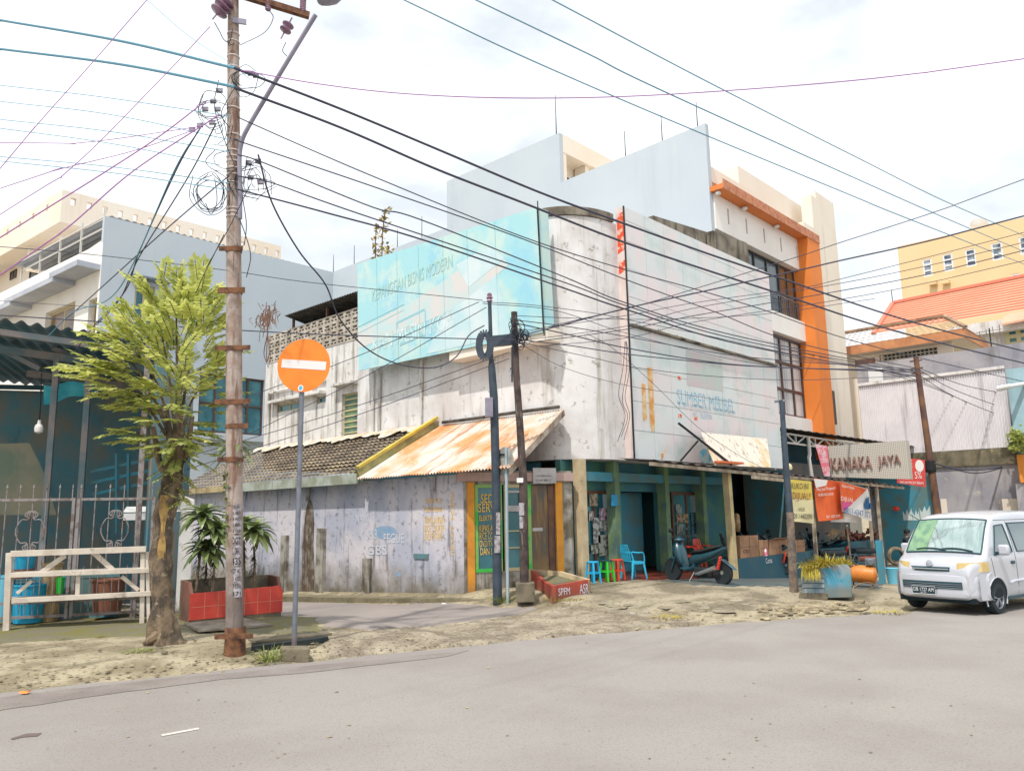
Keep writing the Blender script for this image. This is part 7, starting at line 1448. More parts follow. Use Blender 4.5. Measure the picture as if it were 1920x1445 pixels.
q = M(); a, b = PY(10.93, 1345, 869), PY(10.93, 1389, 873); q.beam(a+V((0, 0, .05)), b+V((0, 0, .07)), .2, .06); q.solo('orange_tile', MT['orangetile'], 'broken orange tiles lying on the awning edge', 'tile')
q = M(); p = PY(11.0, 1477, 878); q.lathe((p.x, 11.0, p.z-.05), [(.12, 0), (.15, .06), (.13, .16), (.05, .22)], 14); q.solo('white_pot', MT['cream_b'], 'small pale pot on the awning beside the thin pole', 'pot', None, None, True)
# weeds
tuft(1248, 1160, .32, .10, 220, MT['straw'], 'yellow weed patch on the apron edge before the scooter')
tuft(1060, 1124, .45, .08, 260, MT['straw'], 'dry yellow grass at the foot of the low red planter'); tuft(1670, 1150, .35, .08, 160, MT['straw'], 'yellow weeds at the road edge by the van wheel'); tuft(942, 1122, .18, .34, 90, MT['grass'], 'small weed growing at the foot of the slate pole')
# ================================================================== parked van
MT['van'] = mat('silver_white_van_paint', S(222, 224, 232, .78), .30, .25, c2=S(216, 218, 226, .78), ns=1.0, spec=.5, coat=.5)
MT['vanglass'] = mat('van_glass', S(60, 100, 112, .5), .03, c2=S(70, 120, 120, .5), ns=1.5, spec=1.0, coat=1.)
MT['windscreen'] = mat('windscreen', S(214, 228, 224, .9), .06, .75, c2=S(186, 208, 202, .85), ns=1.6, streak=S(150, 176, 172, .8), ss_=(1, 5, .5), sa=(.55, .62), sk=.5, spec=1.0, coat=1.)  # darker streaks paint reflections into the glass colour
MT['greenref'] = mat('painted_green_reflection', S(150, 192, 140, .75), .15, c2=S(112, 158, 130, .7), ns=4, na=(.42, .6), coat=1.)  # green reflection painted as a patch on the windscreen
MT['lampyellow'] = mat('yellowed_headlamp', S(236, 208, 140, .8), .15, c2=S(222, 192, 120, .78), ns=5, spec=.7, coat=.8)
MT['darkplastic'] = mat('dark_teal_plastic', S(54, 92, 104, .6), .5)
MT['shadowblk'] = mat('wheel_arch_shade', S(30, 50, 58, .4), .9)
VX, VY, VZ, VR = 16.95, 4.83, .0, R(-12)
vt = thing('parked_van', 'silver white minivan with number plate DB 1727 AM parked at the road edge', 'van', (VX, VY, VZ))
def VP(x, y, z): return V((VX+x*cos(VR)-y*sin(VR), VY+x*sin(VR)+y*cos(VR), VZ+z))
LV = 4.05
def VD(x, y, z): return V((x*cos(VR)-y*sin(VR), x*sin(VR)+y*cos(VR), z))
def interp(t, tab):
    if t <= tab[0][0]: return tab[0][1]
    for (a, b), (c, d) in zip(tab, tab[1:]):
        if t <= c: k = (t-a)/(c-a); return b+(d-b)*k
    return tab[-1][1]
TOP = [(0, .80), (.03, .90), (.10, .985), (.30, 1.06), (.44, 1.10), (.62, 1.35), (.80, 1.58), (.94, 1.73), (1.02, 1.785), (1.15, 1.83), (1.5, 1.875), (2.4, 1.90), (3.5, 1.88), (3.85, 1.83), (3.98, 1.7), (4.05, 1.4)]
BOT = [(0, .36), (.12, .27), (.4, .26), (3.7, .28), (4.05, .42)]
def ztop(x): return interp(x, TOP)
def hw(x, z):
    w_ = .832
    if x < .55: w_ -= .165*((.55-x)/.55)**2.4
    if x > 3.7: w_ -= .07*((x-3.7)/.35)**2
    if z > .98: w_ -= .155*((z-.98)/.92)**1.25
    if z < .5: w_ -= .05*((.5-z)/.25)**2
    return w_
def hwf(x, z): return hw(x, z)-(.02 if .98 < z else 0)
def section(x):
    zt9, zb9 = ztop(x), interp(x, BOT); r_ = min(.11, (zt9-zb9)*.2); P = [(0, zb9)]
    for k in range(5): z = zb9; P.append((hw(x, zb9+.03)*(.4+.6*k/4)-.02*(k == 4), zb9))
    nz_ = 22
    for k in range(nz_+1): z = zb9+.03+(zt9-r_-zb9-.03)*k/nz_; P.append((hw(x, z), z))
    w1 = hw(x, zt9-r_)
    for k in range(1, 6): a_ = k*pi/10; P.append((w1-r_*(1-cos(a_)), zt9-r_+r_*sin(a_)))
    for k in range(1, 6): f = k/5; P.append(((w1-r_)*(1-f), zt9+.035*(1-(1-f)**2)*(1 if x > .5 else .6)))
    return P
xs_ = [0, .015, .04, .08, .14, .2, .28, .36, .44, .5, .56, .62, .7, .8, .88, .94, 1.0, 1.06, 1.15, 1.25, 1.4, 1.6, 1.9, 2.2, 2.5, 2.8, 3.1, 3.4, 3.6, 3.75, 3.85, 3.93, 3.99, 4.05]
q = M(); rings = []
for x in xs_:
    P = section(x); rings.append([VP(x, -y, z) for y, z in P]+[VP(x, y, z) for y, z in reversed(P[1:-1])])
n_ = len(rings[0]); q.v = [p for r__ in rings for p in r__]
for i in range(len(xs_)-1):
    for k in range(n_): q.f.append((i*n_+k, i*n_+(k+1) % n_, (i+1)*n_+(k+1) % n_, (i+1)*n_+k))
q.f.append(tuple(range(n_))); q.f.append(tuple((len(xs_)-1)*n_+k for k in range(n_)))
body = q.build('body', MT['van'], vt, 42)
# glazing patches lie on the body surface, a few mm proud
def side_patch(corners, e, s, nu=10, nv=6):
    """corners in (x,z): bl, br, tr, tl"""
    bl_, br_, tr_, tl_ = corners
    def f(u, v):
        x = (bl_[0]*(1-u)+br_[0]*u)*(1-v)+(tl_[0]*(1-u)+tr_[0]*u)*v; z = (bl_[1]*(1-u)+br_[1]*u)*(1-v)+(tl_[1]*(1-u)+tr_[1]*u)*v; return VP(x, s*(hw(x, z)+e), z)
    return f
for s in (-1, 1):
    for cr in (((.74, 1.09), (1.50, 1.13), (1.40, 1.66), (1.06, 1.64)), ((1.70, 1.13), (2.72, 1.13), (2.70, 1.68), (1.60, 1.68)), ((2.86, 1.13), (3.72, 1.13), (3.66, 1.66), (2.84, 1.68))):
        q = M(); q.grid(12, 8, side_patch(cr, .008, s)); fo = q.build('side_window', MT['vanglass'], vt, True)
        q = M(); cc = [V(c) for c in ((k[0], k[1], 0) for k in cr)]; rim_ = []
        for a, b in zip(cc, cc[1:]+cc[:1]):
            for k in range(8): c_ = a.lerp(b, k/8); rim_.append(VP(c_.x, s*(hw(c_.x, c_.y)+.009), c_.y))
        q.tube(rim_+[rim_[0]], .013, 6); q.build('seal', MT['darkplastic'], fo, True)
    # door seams, handles, sill moulding
    q = M()
    for x0_, x1_, z0, z1 in ((1.60, 1.58, .34, 1.72), (2.78, 2.78, .34, 1.74), (.70, .60, .62, 1.06)): q.tube([VP(x0_+(x1_-x0_)*k/8, s*(hw(x0_, z0+(z1-z0)*k/8)+.0015), z0+(z1-z0)*k/8) for k in range(9)], .005, 4)
    q.tube([VP(x, s*(hw(x, 1.75)+.002), 1.745) for x in [1.1+.3*k for k in range(10)]], .006, 4); q.build('seam', MT['darkplastic'], vt)
    for x in (1.44, 2.62): q = M(); q.obox(VP(x, s*(hw(x, .93)+.012), .93), VD(.07, 0, 0), VD(0, .012, 0), (0, 0, .03)); q.build('door_handle', MT['darkplastic'], vt, bevel=.01)
    q = M(); q.tube([VP(x, s*(hw(x, .56)+.005), .54+.04*ss(1.15, 1.45, x)) for x in [1.18+.1*k for k in range(22)]], [.005]+[.03]*20+[.01], 8); q.build('side_moulding', MT['van'], vt, True)
    q = M(); q.beam(VP(1.15, s*.79, .27), VP(2.95, s*.79, .27), .06, .05); q.build('sill', MT['darkplastic'], vt)
    # mirror
    q = M(); q.obox(VP(.86, s*(hw(.86, 1.2)+.15), 1.19), VD(.05, 0, 0), VD(0, .10, 0), (0, 0, .10)); mo = q.build('mirror', MT['van'], vt, True, bevel=.04)
    q = M(); q.beam(VP(.88, s*(hw(.86, 1.1)-.01), 1.12), VP(.87, s*(hw(.86, 1.15)+.10), 1.15), .05, .05); q.build('mirror_arm', MT['darkplastic'], mo)
    for nm, x in (('front_wheel', .73), ('rear_wheel', 3.38)):
        q = M(); q.add([VP(x, s*(hw(x, .5)+.004), .30)]+[VP(x+.375*cos(a_*pi/18), s*(hw(x+.375*cos(a_*pi/18), max(.3, .32+.375*sin(a_*pi/18)))+.004), max(.25, .30+.375*sin(a_*pi/18))) for a_ in range(-4, 23)], [(0, k, k+1) for k in range(1, 27)]); q.build('wheel_arch', MT['shadowblk'], vt)  # dark disc on the body skin; the arch hollow's shade is its colour
        q = M(); q.tube([VP(x+.385*cos(a_*pi/18), s*(hw(x+.385*cos(a_*pi/18), max(.3, .30+.385*sin(a_*pi/18)))+.002), .30+.385*sin(a_*pi/18)) for a_ in range(-2, 21)], .014, 6); q.build('arch_lip', MT['van'], vt, True)
        c = VP(x, s*.665, .295); q = M(); ax = VD(0, s, 0)
        q.lathe(c, [(.19, -.02), (.27, -.02), (.293, .01), (.295, .06), (.293, .14), (.275, .172), (.20, .175), (.195, .15)], 36, ax); wh = q.build(nm, MT['tyre'], vt, 50)
        q = M(); q.lathe(c, [(.19, .10), (.197, .165), (.188, .172), (.175, .15), (.165, .12), (.05, .115)], 30, ax)
        for k in range(5):
            a_ = k*2*pi/5+.3
            for da in (-.16, .16): q.beam(c+VD(.04*cos(a_), s*.155, .04*sin(a_)), c+VD(.18*cos(a_+da), s*.15, .18*sin(a_+da)), .035, .025, ax)
        q.lathe(c, [(.055, .12), (.05, .165), (.02, .17)], 14, ax); q.build('rim', MT['steel'], wh, 40)
# windscreen on the raked front
def ws(u, v, e=.009, m=.10):
    x = .455+(.965-.455)*v; zt9 = ztop(x); w1 = hw(x, zt9-.08)-m*(1-.35*v); y = (-1+2*u)*w1; rr_ = .035*(1-(abs(y)/max(.01, hw(x, zt9-.11)-.11))**2)*(.8)
    return VP(x-e*.8, y, zt9+max(rr_, -.02)+e*.6)
q = M(); q.grid(24, 14, lambda u, v: ws(u, v)); wsn = q.build('windscreen', MT['windscreen'], vt, True)
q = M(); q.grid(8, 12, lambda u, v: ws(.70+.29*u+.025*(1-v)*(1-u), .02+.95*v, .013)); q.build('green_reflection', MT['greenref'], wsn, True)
q = M(); q.tube([ws(k/20, 0, .012) for k in range(21)]+[ws(1, k/10, .012) for k in range(11)]+[ws(1-k/20, 1, .012) for k in range(21)]+[ws(0, 1-k/10, .012) for k in range(11)], .014, 6); q.build('seal', MT['darkplastic'], wsn, True)
for a, b in ((.10, .50), (.46, .86)):
    q = M(); q.tube([ws(a+(b-a)*k/6, .03+.05*sin(k/6*pi*.8), .03) for k in range(7)], .012, 6); q.build('wiper', MT['darkplastic'], vt, True)
# nose: bumper, grilles, lamps, plate, emblem
def fx(y, z):   # front skin x at lateral y
    return .05*(abs(y)/.8)**2+.20*max(0, abs(y)/.8-.72)/.28*max(0, abs(y)/.8-.72)/.28
def fpatch(y0_, y1_, z0, z1, e, nu=16, nv=4, xo=0., sk=0.): return lambda u, v: VP(xo-e+fx(y0_+(y1_-y0_)*u, 0)+sk*v, y0_+(y1_-y0_)*u, z0+(z1-z0)*v)
q = M(); NB = 30; prof = [(.10, .27), (.02, .29), (-.035, .33), (-.05, .40), (-.035, .46), (-.04, .50), (-.045, .62), (-.03, .72), (.02, .76), (.12, .78)]
for k in range(NB+1):
    y = -.845+1.69*k/NB
    for (px_, pz_) in prof: q.v.append(VP(px_+fx(y, 0)+(.10 if abs(y) > .83 else 0), y, pz_))
m_ = len(prof)
for k in range(NB):
    for j in range(m_-1): a = k*m_+j; q.f.append((a, a+1, a+m_+1, a+m_))
for s in (-1, 1):
    o = len(q.v)
    for i in range(8):
        x_ = .20+(.40-.20)*i/7
        for (px_, pz_) in prof[1:-1]: q.v.append(VP(x_ if i else .15+px_*.5, s*(hw(x_, max(.5, pz_))+.018*(1-i/7)+.004), pz_))
    n2_ = len(prof)-2
    for i in range(7):
        for j in range(n2_-1): a = o+i*n2_+j; q.f.append((a, a+1, a+n2_+1, a+n2_))
q.build('bumper', MT['van'], vt, True)
q = M(); q.grid(16, 3, fpatch(-.55, .60, .48, .615, .047)); gl = q.build('lower_grille', MT['darkplastic'], vt, True)
for z in (.50, .535, .57): q = M(); q.tube([VP(-.053+fx(-.54+1.1*k/12, 0), -.54+1.1*k/12, z) for k in range(13)], .006, 5); q.build('grille_bar', MT['steel'], gl)
q = M(); q.grid(16, 2, fpatch(-.33, .42, .80, .885, .012, sk=.02)); gu = q.build('upper_grille', MT['darkplastic'], vt, True)
q = M(); q.tube([VP(-.022+fx(-.31+.7*k/12, 0)+.01, -.31+.7*k/12, .842) for k in range(13)], .012, 6); q.build('chrome_bar', MT['chrome'], gu, True)
for s in (-1, 1):
    def hl(u, v, s=s):
        t_ = u; y = .46+.335*min(1, t_*1.25); x = fx(y, 0)-.014+.03*v
        if t_ > .8: y = .80+.0*(t_-.8); x = fx(.795, 0)+.30*(t_-.8)/.2*.75; y = max(.78, hw(max(x, .02), .9)+.008)
        return VP(x, s*y, .80+.165*v+.02*t_*v-.02*(1-t_)*(1-v)*0)
    q = M(); q.grid(20, 5, hl); q.build('headlight', MT['lampyellow'], vt, True)
q = M(); q.lathe(VP(-.03+fx(0, 0)+.045, .05, .945), [(.001, 0), (.06, .0), (.062, .012), (.045, .016)], 20, VD(-1, 0, .25)); q.v = [p for p in q.v]; q.build('emblem', MT['chrome'], vt, True)
MT['platedark'] = mat('dark_number_plate', S(38, 70, 84, .6), .5)
pz0 = VP(-.075, .16, .375)
q = M(); q.plate([VP(-.075, .16+.22, .375), VP(-.075, .16-.22, .375), VP(-.075, .16-.22, .51), VP(-.075, .16+.22, .51)], VD(-.012, 0, 0)); pl9 = q.build('number_plate', MT['platedark'], vt)
q = M(); c_ = [(-.09, .16+.225, .37), (-.09, .16-.225, .37), (-.09, .16-.225, .515), (-.09, .16+.225, .515)]; q.tube([VP(*k) for k in c_+c_[:1]], .005, 4); q.build('plate_rim', MT['frame_wh'], pl9)
text('DB 1727 AM', VP(-.088, .16+.195, .42), VD(0, -1, 0), (0, 0, 1), .39, .068, MT['frame_wh'], pl9, ext=.004, out=VD(-1, 0, 0)); text('07.27', VP(-.088, .16+.06, .385), VD(0, -1, 0), (0, 0, 1), .11, .022, MT['frame_wh'], pl9, ext=.004, out=VD(-1, 0, 0))
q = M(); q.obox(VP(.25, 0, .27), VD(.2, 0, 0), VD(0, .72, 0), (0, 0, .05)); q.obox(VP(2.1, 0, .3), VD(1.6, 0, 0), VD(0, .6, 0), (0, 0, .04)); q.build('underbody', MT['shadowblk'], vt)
q = M(); q.tube([VP(.98, .66, 1.74), VP(.80, .78, 1.88)], .008, 5); q.build('aerial', MT['black'], vt)
# ================================================================== right background
XW2 = 41.0
MT['corr'] = mat('pale_lilac_corrugated', S(236, 232, 234, .92), .7, c2=S(226, 222, 226, .92), ns=.6, streak=S(178, 166, 172, .75), ss_=(3, 3, .2), sa=(.56, .7), sk=.6)
MT['mossconc'] = mat('mossy_grey_concrete', S(190, 186, 190, .78), .95, c2=S(168, 166, 176, .76), ns=.7, na=(.42, .6), streak=S(120, 110, 92, .65), ss_=(1.4, 1.4, .35), sa=(.54, .7), sk=.75, speck=S(226, 214, 190, .8), ps=1.6, pa=(.6, .66), pk=.7, bump=.2)
MT['mossband'] = mat('mossy_beam', S(150, 140, 116, .68), .95, c2=S(110, 106, 88, .6), ns=1.6, speck=S(190, 176, 146, .7), ps=5)
def rx(px, py, X=XW2): return PX(X, px, py)
bw = thing('boundary_wall', 'tall corrugated and mossy concrete boundary wall behind the van and leaning pole', 'wall', (XW2, 11, 0))
ya_, yb_ = 14.25, PX(XW2, 1897, 800).y
zc_b, zc_t = rx(1700, 850).z, rx(1700, 712).z
nC = 62
def corr(u, v):
    y = ya_+(yb_-ya_)*u; k = (u*nC) % 1; d = .05 if k < .3 else (.05*(1-(k-.3)/.2) if k < .5 else (0 if k < .8 else .05*(k-.8)/.2)); return (XW2-d, y, zc_b+(zc_t-zc_b)*v)
q = M(); q.grid(nC*10, 1, corr); q.build('corrugated_sheet', MT['corr'], bw)
q = M(); q.beam((XW2-.06, ya_, zc_t+.03), (XW2-.06, yb_, zc_t+.03), .12, .14); q.build('capping', MT['white_old'], bw)
q = M(); q.box(XW2-.12, XW2+.2, yb_-.3, 12.4, zc_b-.75, zc_b-.02); q.build('beam', MT['mossband'], bw)
q = M(); q.box(XW2, XW2+.25, -4, 14.2, -1.5, zc_b-.75); q.build('wall', MT['mossconc'], bw)
q = M(); q.box(XW2+.9, XW2+1.1, yb_-4, 14.6, 3, PX(XW2+.9, 1700, 672).z); q.build('upper_wall', MT['mossconc'], bw)
q = M(); q.box(XW2+.895, XW2+.899, PX(XW2+.9, 1655, 700).y, PX(XW2+.9, 1628, 700).y, PX(XW2+.9, 1640, 716).z, PX(XW2+.9, 1640, 692).z); q.build('pale_panel', MT['frame_wh'], bw)
q = M()
for a, b in ((1880, 1912), (1765, 1776)): y0_, y1_ = PX(XW2, b, 950).y, PX(XW2, a, 950).y; q.box(XW2-.006, XW2-.001, y0_, y1_, 1.6, PX(XW2, a, 935).z)
q.build('paper_patch', MT['cream'], bw)
wire([(1752, 868), (1800, 880), (1850, 880), (1912, 868)], 33.5, 36, .03, MT['cable'], 'slack cable sagging across the mossy wall, upper', 'slack cables on the boundary wall'); wire([(1752, 868), (1790, 880), (1840, 886), (1912, 867)], 33.4, 36, .03, MT['cable'], 'slack cable sagging across the mossy wall, lower', 'slack cables on the boundary wall')
# pale blue shop edge at the far right with camera arm
MT['paleblueW'] = mat('pale_blue_wall', S(176, 210, 220, .8), .8, c2=S(160, 196, 208, .8), ns=1); MT['orangesh'] = mat('orange_shutter', S(246, 160, 70, .84), .7, streak=S(214, 130, 60, .8), ss_=(1, 1, 8), sk=.5)
es = thing('blue_shop_edge', 'pale blue shop front edge with orange shutter at the right photo border', 'building', (40.2, 5, 0))
q = M(); y1_ = PX(40.2, 1899, 800).y; zq = PX(40.2, 1905, 812).z; q.box(40.2, 41, 0, y1_, zq, PX(40.2, 1905, 690).z); q.build('upper_wall', MT['paleblueW'], es)
q = M(); q.box(40.25, 41, 0, y1_-.05, PX(40.2, 1905, 855).z, zq); q.build('dark_fascia', MT['tealdark'], es)
q = M(); q.box(40.22, 41, 0, PX(40.2, 1908, 870).y, PX(40.2, 1905, 905).z, PX(40.2, 1905, 852).z-.01); q.build('shutter_box', MT['orangesh'], es)
q = M(); q.box(40.3, 40.98, 0, PX(40.2, 1908, 950).y, -.2, PX(40.2, 1905, 906).z); q.build('lower_wall', MT['mossconc'], es)
cp = PX(39.4, 1893, 724); q = M(); q.tube([cp+V((.8, -.5, .15)), cp], .09, 10); q.lathe(cp, [(.10, -.05), (.12, .1), (.12, .45), (.08, .5)], 12, V((0, .95, -.12))); q.solo('security_camera', MT['frame_wh'], 'white security camera on a bracket at the right photo edge', 'camera')
lv2 = M()
for i in range(420): c = PX(40.0, 1908+rnd.gauss(0, 7), 826+rnd.gauss(0, 9)); leaflet(lv2, c+V((rnd.uniform(-.5, .3), 0, 0)), V((rnd.uniform(-1, 1), rnd.uniform(-1, 1), rnd.uniform(-.6, .8))), V((rnd.uniform(-1, 1), rnd.uniform(-1, 1), .8)).normalized(), .26, .06)
lv2.solo('wall_bush', MT['leafdk'], 'small leafy bush growing on top of the boundary wall at the right edge', 'plant')
# brown roofed house
XH = 44.0
MT['oldtile'] = mat('tan_brown_tile', S(190, 158, 130, .7), .9, c2=S(158, 130, 108, .66), ns=1.2, speck=S(214, 190, 160, .74), ps=3, pa=(.58, .66)); MT['fasciawood'] = mat('orange_brown_fascia', S(226, 160, 112, .80), .8, c2=S(206, 140, 98, .78), ns=1, streak=S(190, 120, 88, .75), ss_=(5, 5, .3), sk=.6)
hh_ = thing('brown_roof_house', 'small house with brown tiled hip roof and orange wooden fascia behind the corrugated wall', 'house', (XH, 12, 5))
fbl, ftl, ftr, fbr = (PX(XH, *k) for k in ((1595, 666), (1593, 650), (1808, 613), (1808, 631)))
zft, zfb = (ftl.z+ftr.z)/2, (fbl.z+fbr.z)/2
q = M(); q.box(XH, XH+.06, ftr.y, 17.5, zfb, zft); q.box(XH+.06, XH+5, ftr.y, ftr.y+.06, zfb, zft); q.build('fascia', MT['fasciawood'], hh_)
q = M(); q.box(XH+.06, XH+5, ftr.y+.06, 17.5, zfb+.02, zfb+.08); q.build('soffit', MT['cream'], hh_)
rg = PX(XH+2.5, 1770, 595); zr = rg.z
q = M(); nR = 9
for k in range(nR):
    f0, f1 = k/nR, (k+1.05)/nR; q.grid(90, 1, lambda u, v, f0=f0, f1=f1: V((XH-.05+2.55*(f0+(f1-f0)*v), 17.5+((ftr.y-.05+(rg.y-ftr.y)*(f0+(f1-f0)*v))-17.5)*u, zft+(zr-zft)*(f0+(f1-f0)*v)+.06*(1-v)+.03*sin(u*90*pi/2))))
q.add([(XH-.05, ftr.y-.05, zft), (XH+5, ftr.y-.05, zft), (XH+2.5, rg.y, zr)], [(0, 1, 2)]); q.build('tile_roof', MT['oldtile'], hh_)
q = M(); q.beam((XH+2.5, 17.5, zr+.08), (XH+2.5, rg.y, zr+.08), .25, .14); q.beam((XH-.05, ftr.y-.05, zft+.05), (XH+2.5, rg.y, zr+.08), .22, .12); q.build('ridge_tile', MT['oldtile'], hh_)
q = M(); ya, yb = PX(XH+.7, 1652, 700).y, PX(XH+.7, 1758, 660).y; q.wall((XH+.7, 17.5, 5), (0, -1, 0), (0, 0, 1), (.2, 0, 0), 17.5-ftr.y-.8, zfb-5, [(17.5-ya, 17.5-yb, zfb-5-1.05, zfb-5-.15)]); q.build('wall', MT['cream'], hh_)
q = M(); wv_ = ya-yb; q.wall((XH+.68, ya, zfb-1.05), (0, -1, 0), (0, 0, 1), (.1, 0, 0), wv_, .9, [(wv_*(i+.12+(.5 if j % 2 else 0)*0)/14, wv_*(i+.9)/14, .9*(j+.2)/5, .9*(j+.85)/5) for i in range(14) for j in range(5)]); q.build('vent_blocks', MT['breeze'], hh_)
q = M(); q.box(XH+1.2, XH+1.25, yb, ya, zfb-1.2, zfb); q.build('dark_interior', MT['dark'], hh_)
q = M(); bx_ = PX(XH-.4, 1622, 680); q.obox(bx_, (.1, 0, 0), (0, .5, 0), (0, 0, .2)); q.build('wooden_box', MT['brownwood'], hh_)
# orange tiled house
XO = 58.0
MT['otile'] = mat('orange_roof_tile', S(240, 186, 158, .8), .8, c2=S(234, 174, 144, .8), ns=.7); MT['oridge'] = mat('red_ridge', S(238, 140, 116, .8), .8)
oh = thing('orange_roof_house', 'white house with a long bright orange tiled roof behind the brown roofed house', 'house', (XO, 12, 5))
el, er = PX(XO, 1638, 628), PX(XO, 1960, 577); tl9 = PX(XO+5.5, 1674, 571); tr9 = PX(XO+5.5, 1960, 513)
q = M(); nR = 13
for k in range(nR):
    def fr_(u, v, k=k):
        f = (k+1.04*v)/nR; a = el.lerp(tl9, f); b = er.lerp(tr9, f); p = a.lerp(b, u); p.z += .10*(1-v); return p
    q.grid(60, 1, fr_)
q.build('tile_roof', MT['otile'], oh)
MT['tileline'] = mat('roof_row_shadow', S(232, 142, 112, .8), .9)  # shadow line of each tile row, painted by darker bars
q = M()
for k in range(1, nR): a, b = el.lerp(tl9, k/nR), er.lerp(tr9, k/nR); q.beam(a+V((-.05, 0, .03)), b+V((-.05, 0, .03)), .05, .10)
q.build('row_shadow_lines', MT['tileline'], oh)
q = M(); q.beam(el+V((0, 0, .1)), tl9+V((0, 0, .1)), .3, .2); q.beam(tl9+V((0, 0, .15)), tr9+V((0, 0, .15)), .3, .2); q.build('ridge_tile', MT['oridge'], oh)
q = M(); wa_, wb_2 = PX(XO+.2, 1775, 612), PX(XO+.2, 1960, 580); q.box(XO+.2, XO+.5, wb_2.y, PX(XO+.2, 1780, 640).y, 4, wa_.z-.2); q.build('wall', MT['white_old'], oh)
q = M(); q.box(XO-.6, XO+.2, wb_2.y, PX(XO-.6, 1790, 640).y, PX(XO-.6, 1850, 625).z, PX(XO-.6, 1850, 603).z); q.build('gutter_band', MT['white_old'], oh)
wv0, wv1 = PX(XO, 1886, 645), PX(XO, 1960, 612)
window(oh, (XO+.1, wv0.y, PX(XO, 1900, 648).z), (0, -1, 0), (0, 0, 1), wv0.y-wv1.y, PX(XO, 1900, 613).z-PX(XO, 1900, 648).z, MT['creamframe'], MT['glass_teal'], 3, 2, .25, .1)
q = M(); a, b = PX(XO-1.2, 1878, 610), PX(XO-1.2, 1970, 592); q.plate([a, b, b+V((1.2, 0, .8)), a+V((1.2, 0, .8))], (0, 0, .12)); q.build('window_hood', MT['otile'], oh)
q = M(); an_ = PX(50, 1857, 635); q.tube([an_-V((0, 0, 4)), an_+V((0, 0, .6))], .035, 6)
for k in range(4): q.beam(an_+V((0, -.5+.33*k, .25)), an_+V((0, -.5+.33*k, .75-.08*k)), .025, .025)
q.beam(an_+V((0, -.6, .45)), an_+V((0, .65, .45)), .025, .025); q.solo('television_aerial', MT['black'], 'thin television aerial standing behind the mossy upper wall', 'aerial')
# yellow hotel
XY = 76.0
yh = thing('yellow_building', 'plain apricot yellow block with a row of small white windows behind the orange roof', 'building', (XY, 15, 0))
yl_, yr_ = PX(XY, 1686, 500).y, PX(XY, 2000, 420).y; zt9 = PX(XY, 1684, 464).z
def yw(px, py): p = PX(XY, px, py); return yl_-p.y, p.z
wins = [(1732, 517, 1746, 484), (1770, 507, 1785, 474), (1812, 498, 1828, 465), (1861, 486, 1878, 453), (1913, 475, 1930, 441), (1896, 521, 1911, 512), (1750, 556, 1758, 547), (1774, 549, 1784, 542)]
hs = []
for a, b, c, d in wins: p0, p1 = yw(a, b), yw(c, d); hs.append((p0[0], p1[0], min(p0[1], yw(c, b)[1])+0, p1[1]))
q = M(); q.wall((XY, yl_, 0), (0, -1, 0), (0, 0, 1), (.3, 0, 0), yl_-yr_, zt9, hs); q.box(XY+.3, XY+20, yl_-.3, yl_, 0, zt9); q.box(XY, XY+20, yr_, yl_, zt9+.002, zt9+.1); q.build('wall', MT['yellow'], yh)
MT['winblue'] = mat('sky_reflecting_pane', S(196, 206, 214, .8), .2, c2=S(110, 130, 160, .6), ns=.9, na=(.45, .55))
for h in hs: window(yh, (XY+.15, yl_-h[0], h[2]), (0, -1, 0), (0, 0, 1), h[1]-h[0], h[3]-h[2], MT['frame_wh'], MT['winblue'], 1, 3 if h[3]-h[2] > 1 else 1, .12, .12)
q = M()
for px, py, pb__ in ((1752, 528, 548), (1776, 526, 543)): p0, p1 = PX(XY-.01, px-6, pb__), PX(XY-.01, px+6, py); q.box(XY-.6, XY-.003, p1.y, p0.y, p1.z-.3, p1.z)
q.build('ledge', MT['yellow'], yh)
q = M(); c = PX(XY+1, 1836, 425); q.lathe(c, [(.1, .3), (.5, .1), (.8, -.15), (.78, -.17), (.5, .06), (.05, .24)], 20, (-.6, .2, -.6)); q.tube([c-V((0, 0, 2)), c], .1, 6); q.solo('satellite_dish', MT['frame_wh'], 'pale satellite dish on the roof of the apricot yellow block', 'dish', None, None, True)
q = M(); p = PX(XO+5.5, 1674, 570); q.tube([p, p+V((0, 0, 1.1))], .03, 5); q.solo('roof_spike', MT['black'], 'thin spike at the left end of the orange roof ridge', 'rod')

# ================================================================== person sitting behind the van
MT['skin'] = mat('skin', S(176, 128, 104, .75), .6); MT['shirt'] = mat('dark_teal_shirt', S(50, 74, 84, .6), .9, c2=S(40, 60, 70, .6), ns=6); MT['hair'] = mat('black_hair', S(40, 40, 46, .4), .7); MT['jeans'] = mat('grey_trousers', S(120, 124, 130, .6), .9)
pp0 = PY(10.6, 1697, 1010); pe = thing('person', 'person in a dark shirt with short black hair seated working behind the van front', 'person', (pp0.x, 10.6, -.4))
zs_ = pp0.z; bx0 = V((pp0.x, 10.6, 0))
def skin(nm, pts, edges, rad, m_, sub_=2):
    me = bpy.data.meshes.new(nm); o = bpy.data.objects.new(nm, me); COL.objects.link(o); off = V(pe['_o'])
    me.from_pydata([V(p)-off for p in pts], edges, []); md = o.modifiers.new('skin', 'SKIN'); md.use_smooth_shade = True
    for i, r_ in enumerate(rad): me.skin_vertices[0].data[i].radius = (r_, r_ if not isinstance(r_, tuple) else r_[1])
    me.skin_vertices[0].data[0].use_root = True
    s_ = o.modifiers.new('sub', 'SUBSURF'); s_.levels = s_.render_levels = sub_
    dg = bpy.context.evaluated_depsgraph_get(); m2_ = bpy.data.meshes.new_from_object(o.evaluated_get(dg)); o.modifiers.clear(); o.data = m2_; m2_.materials.clear(); m2_.materials.append(m_); o.parent = pe
    for p_ in m2_.polygons: p_.use_smooth = True
    return o
hz = zs_-.42                                                  # pelvis height
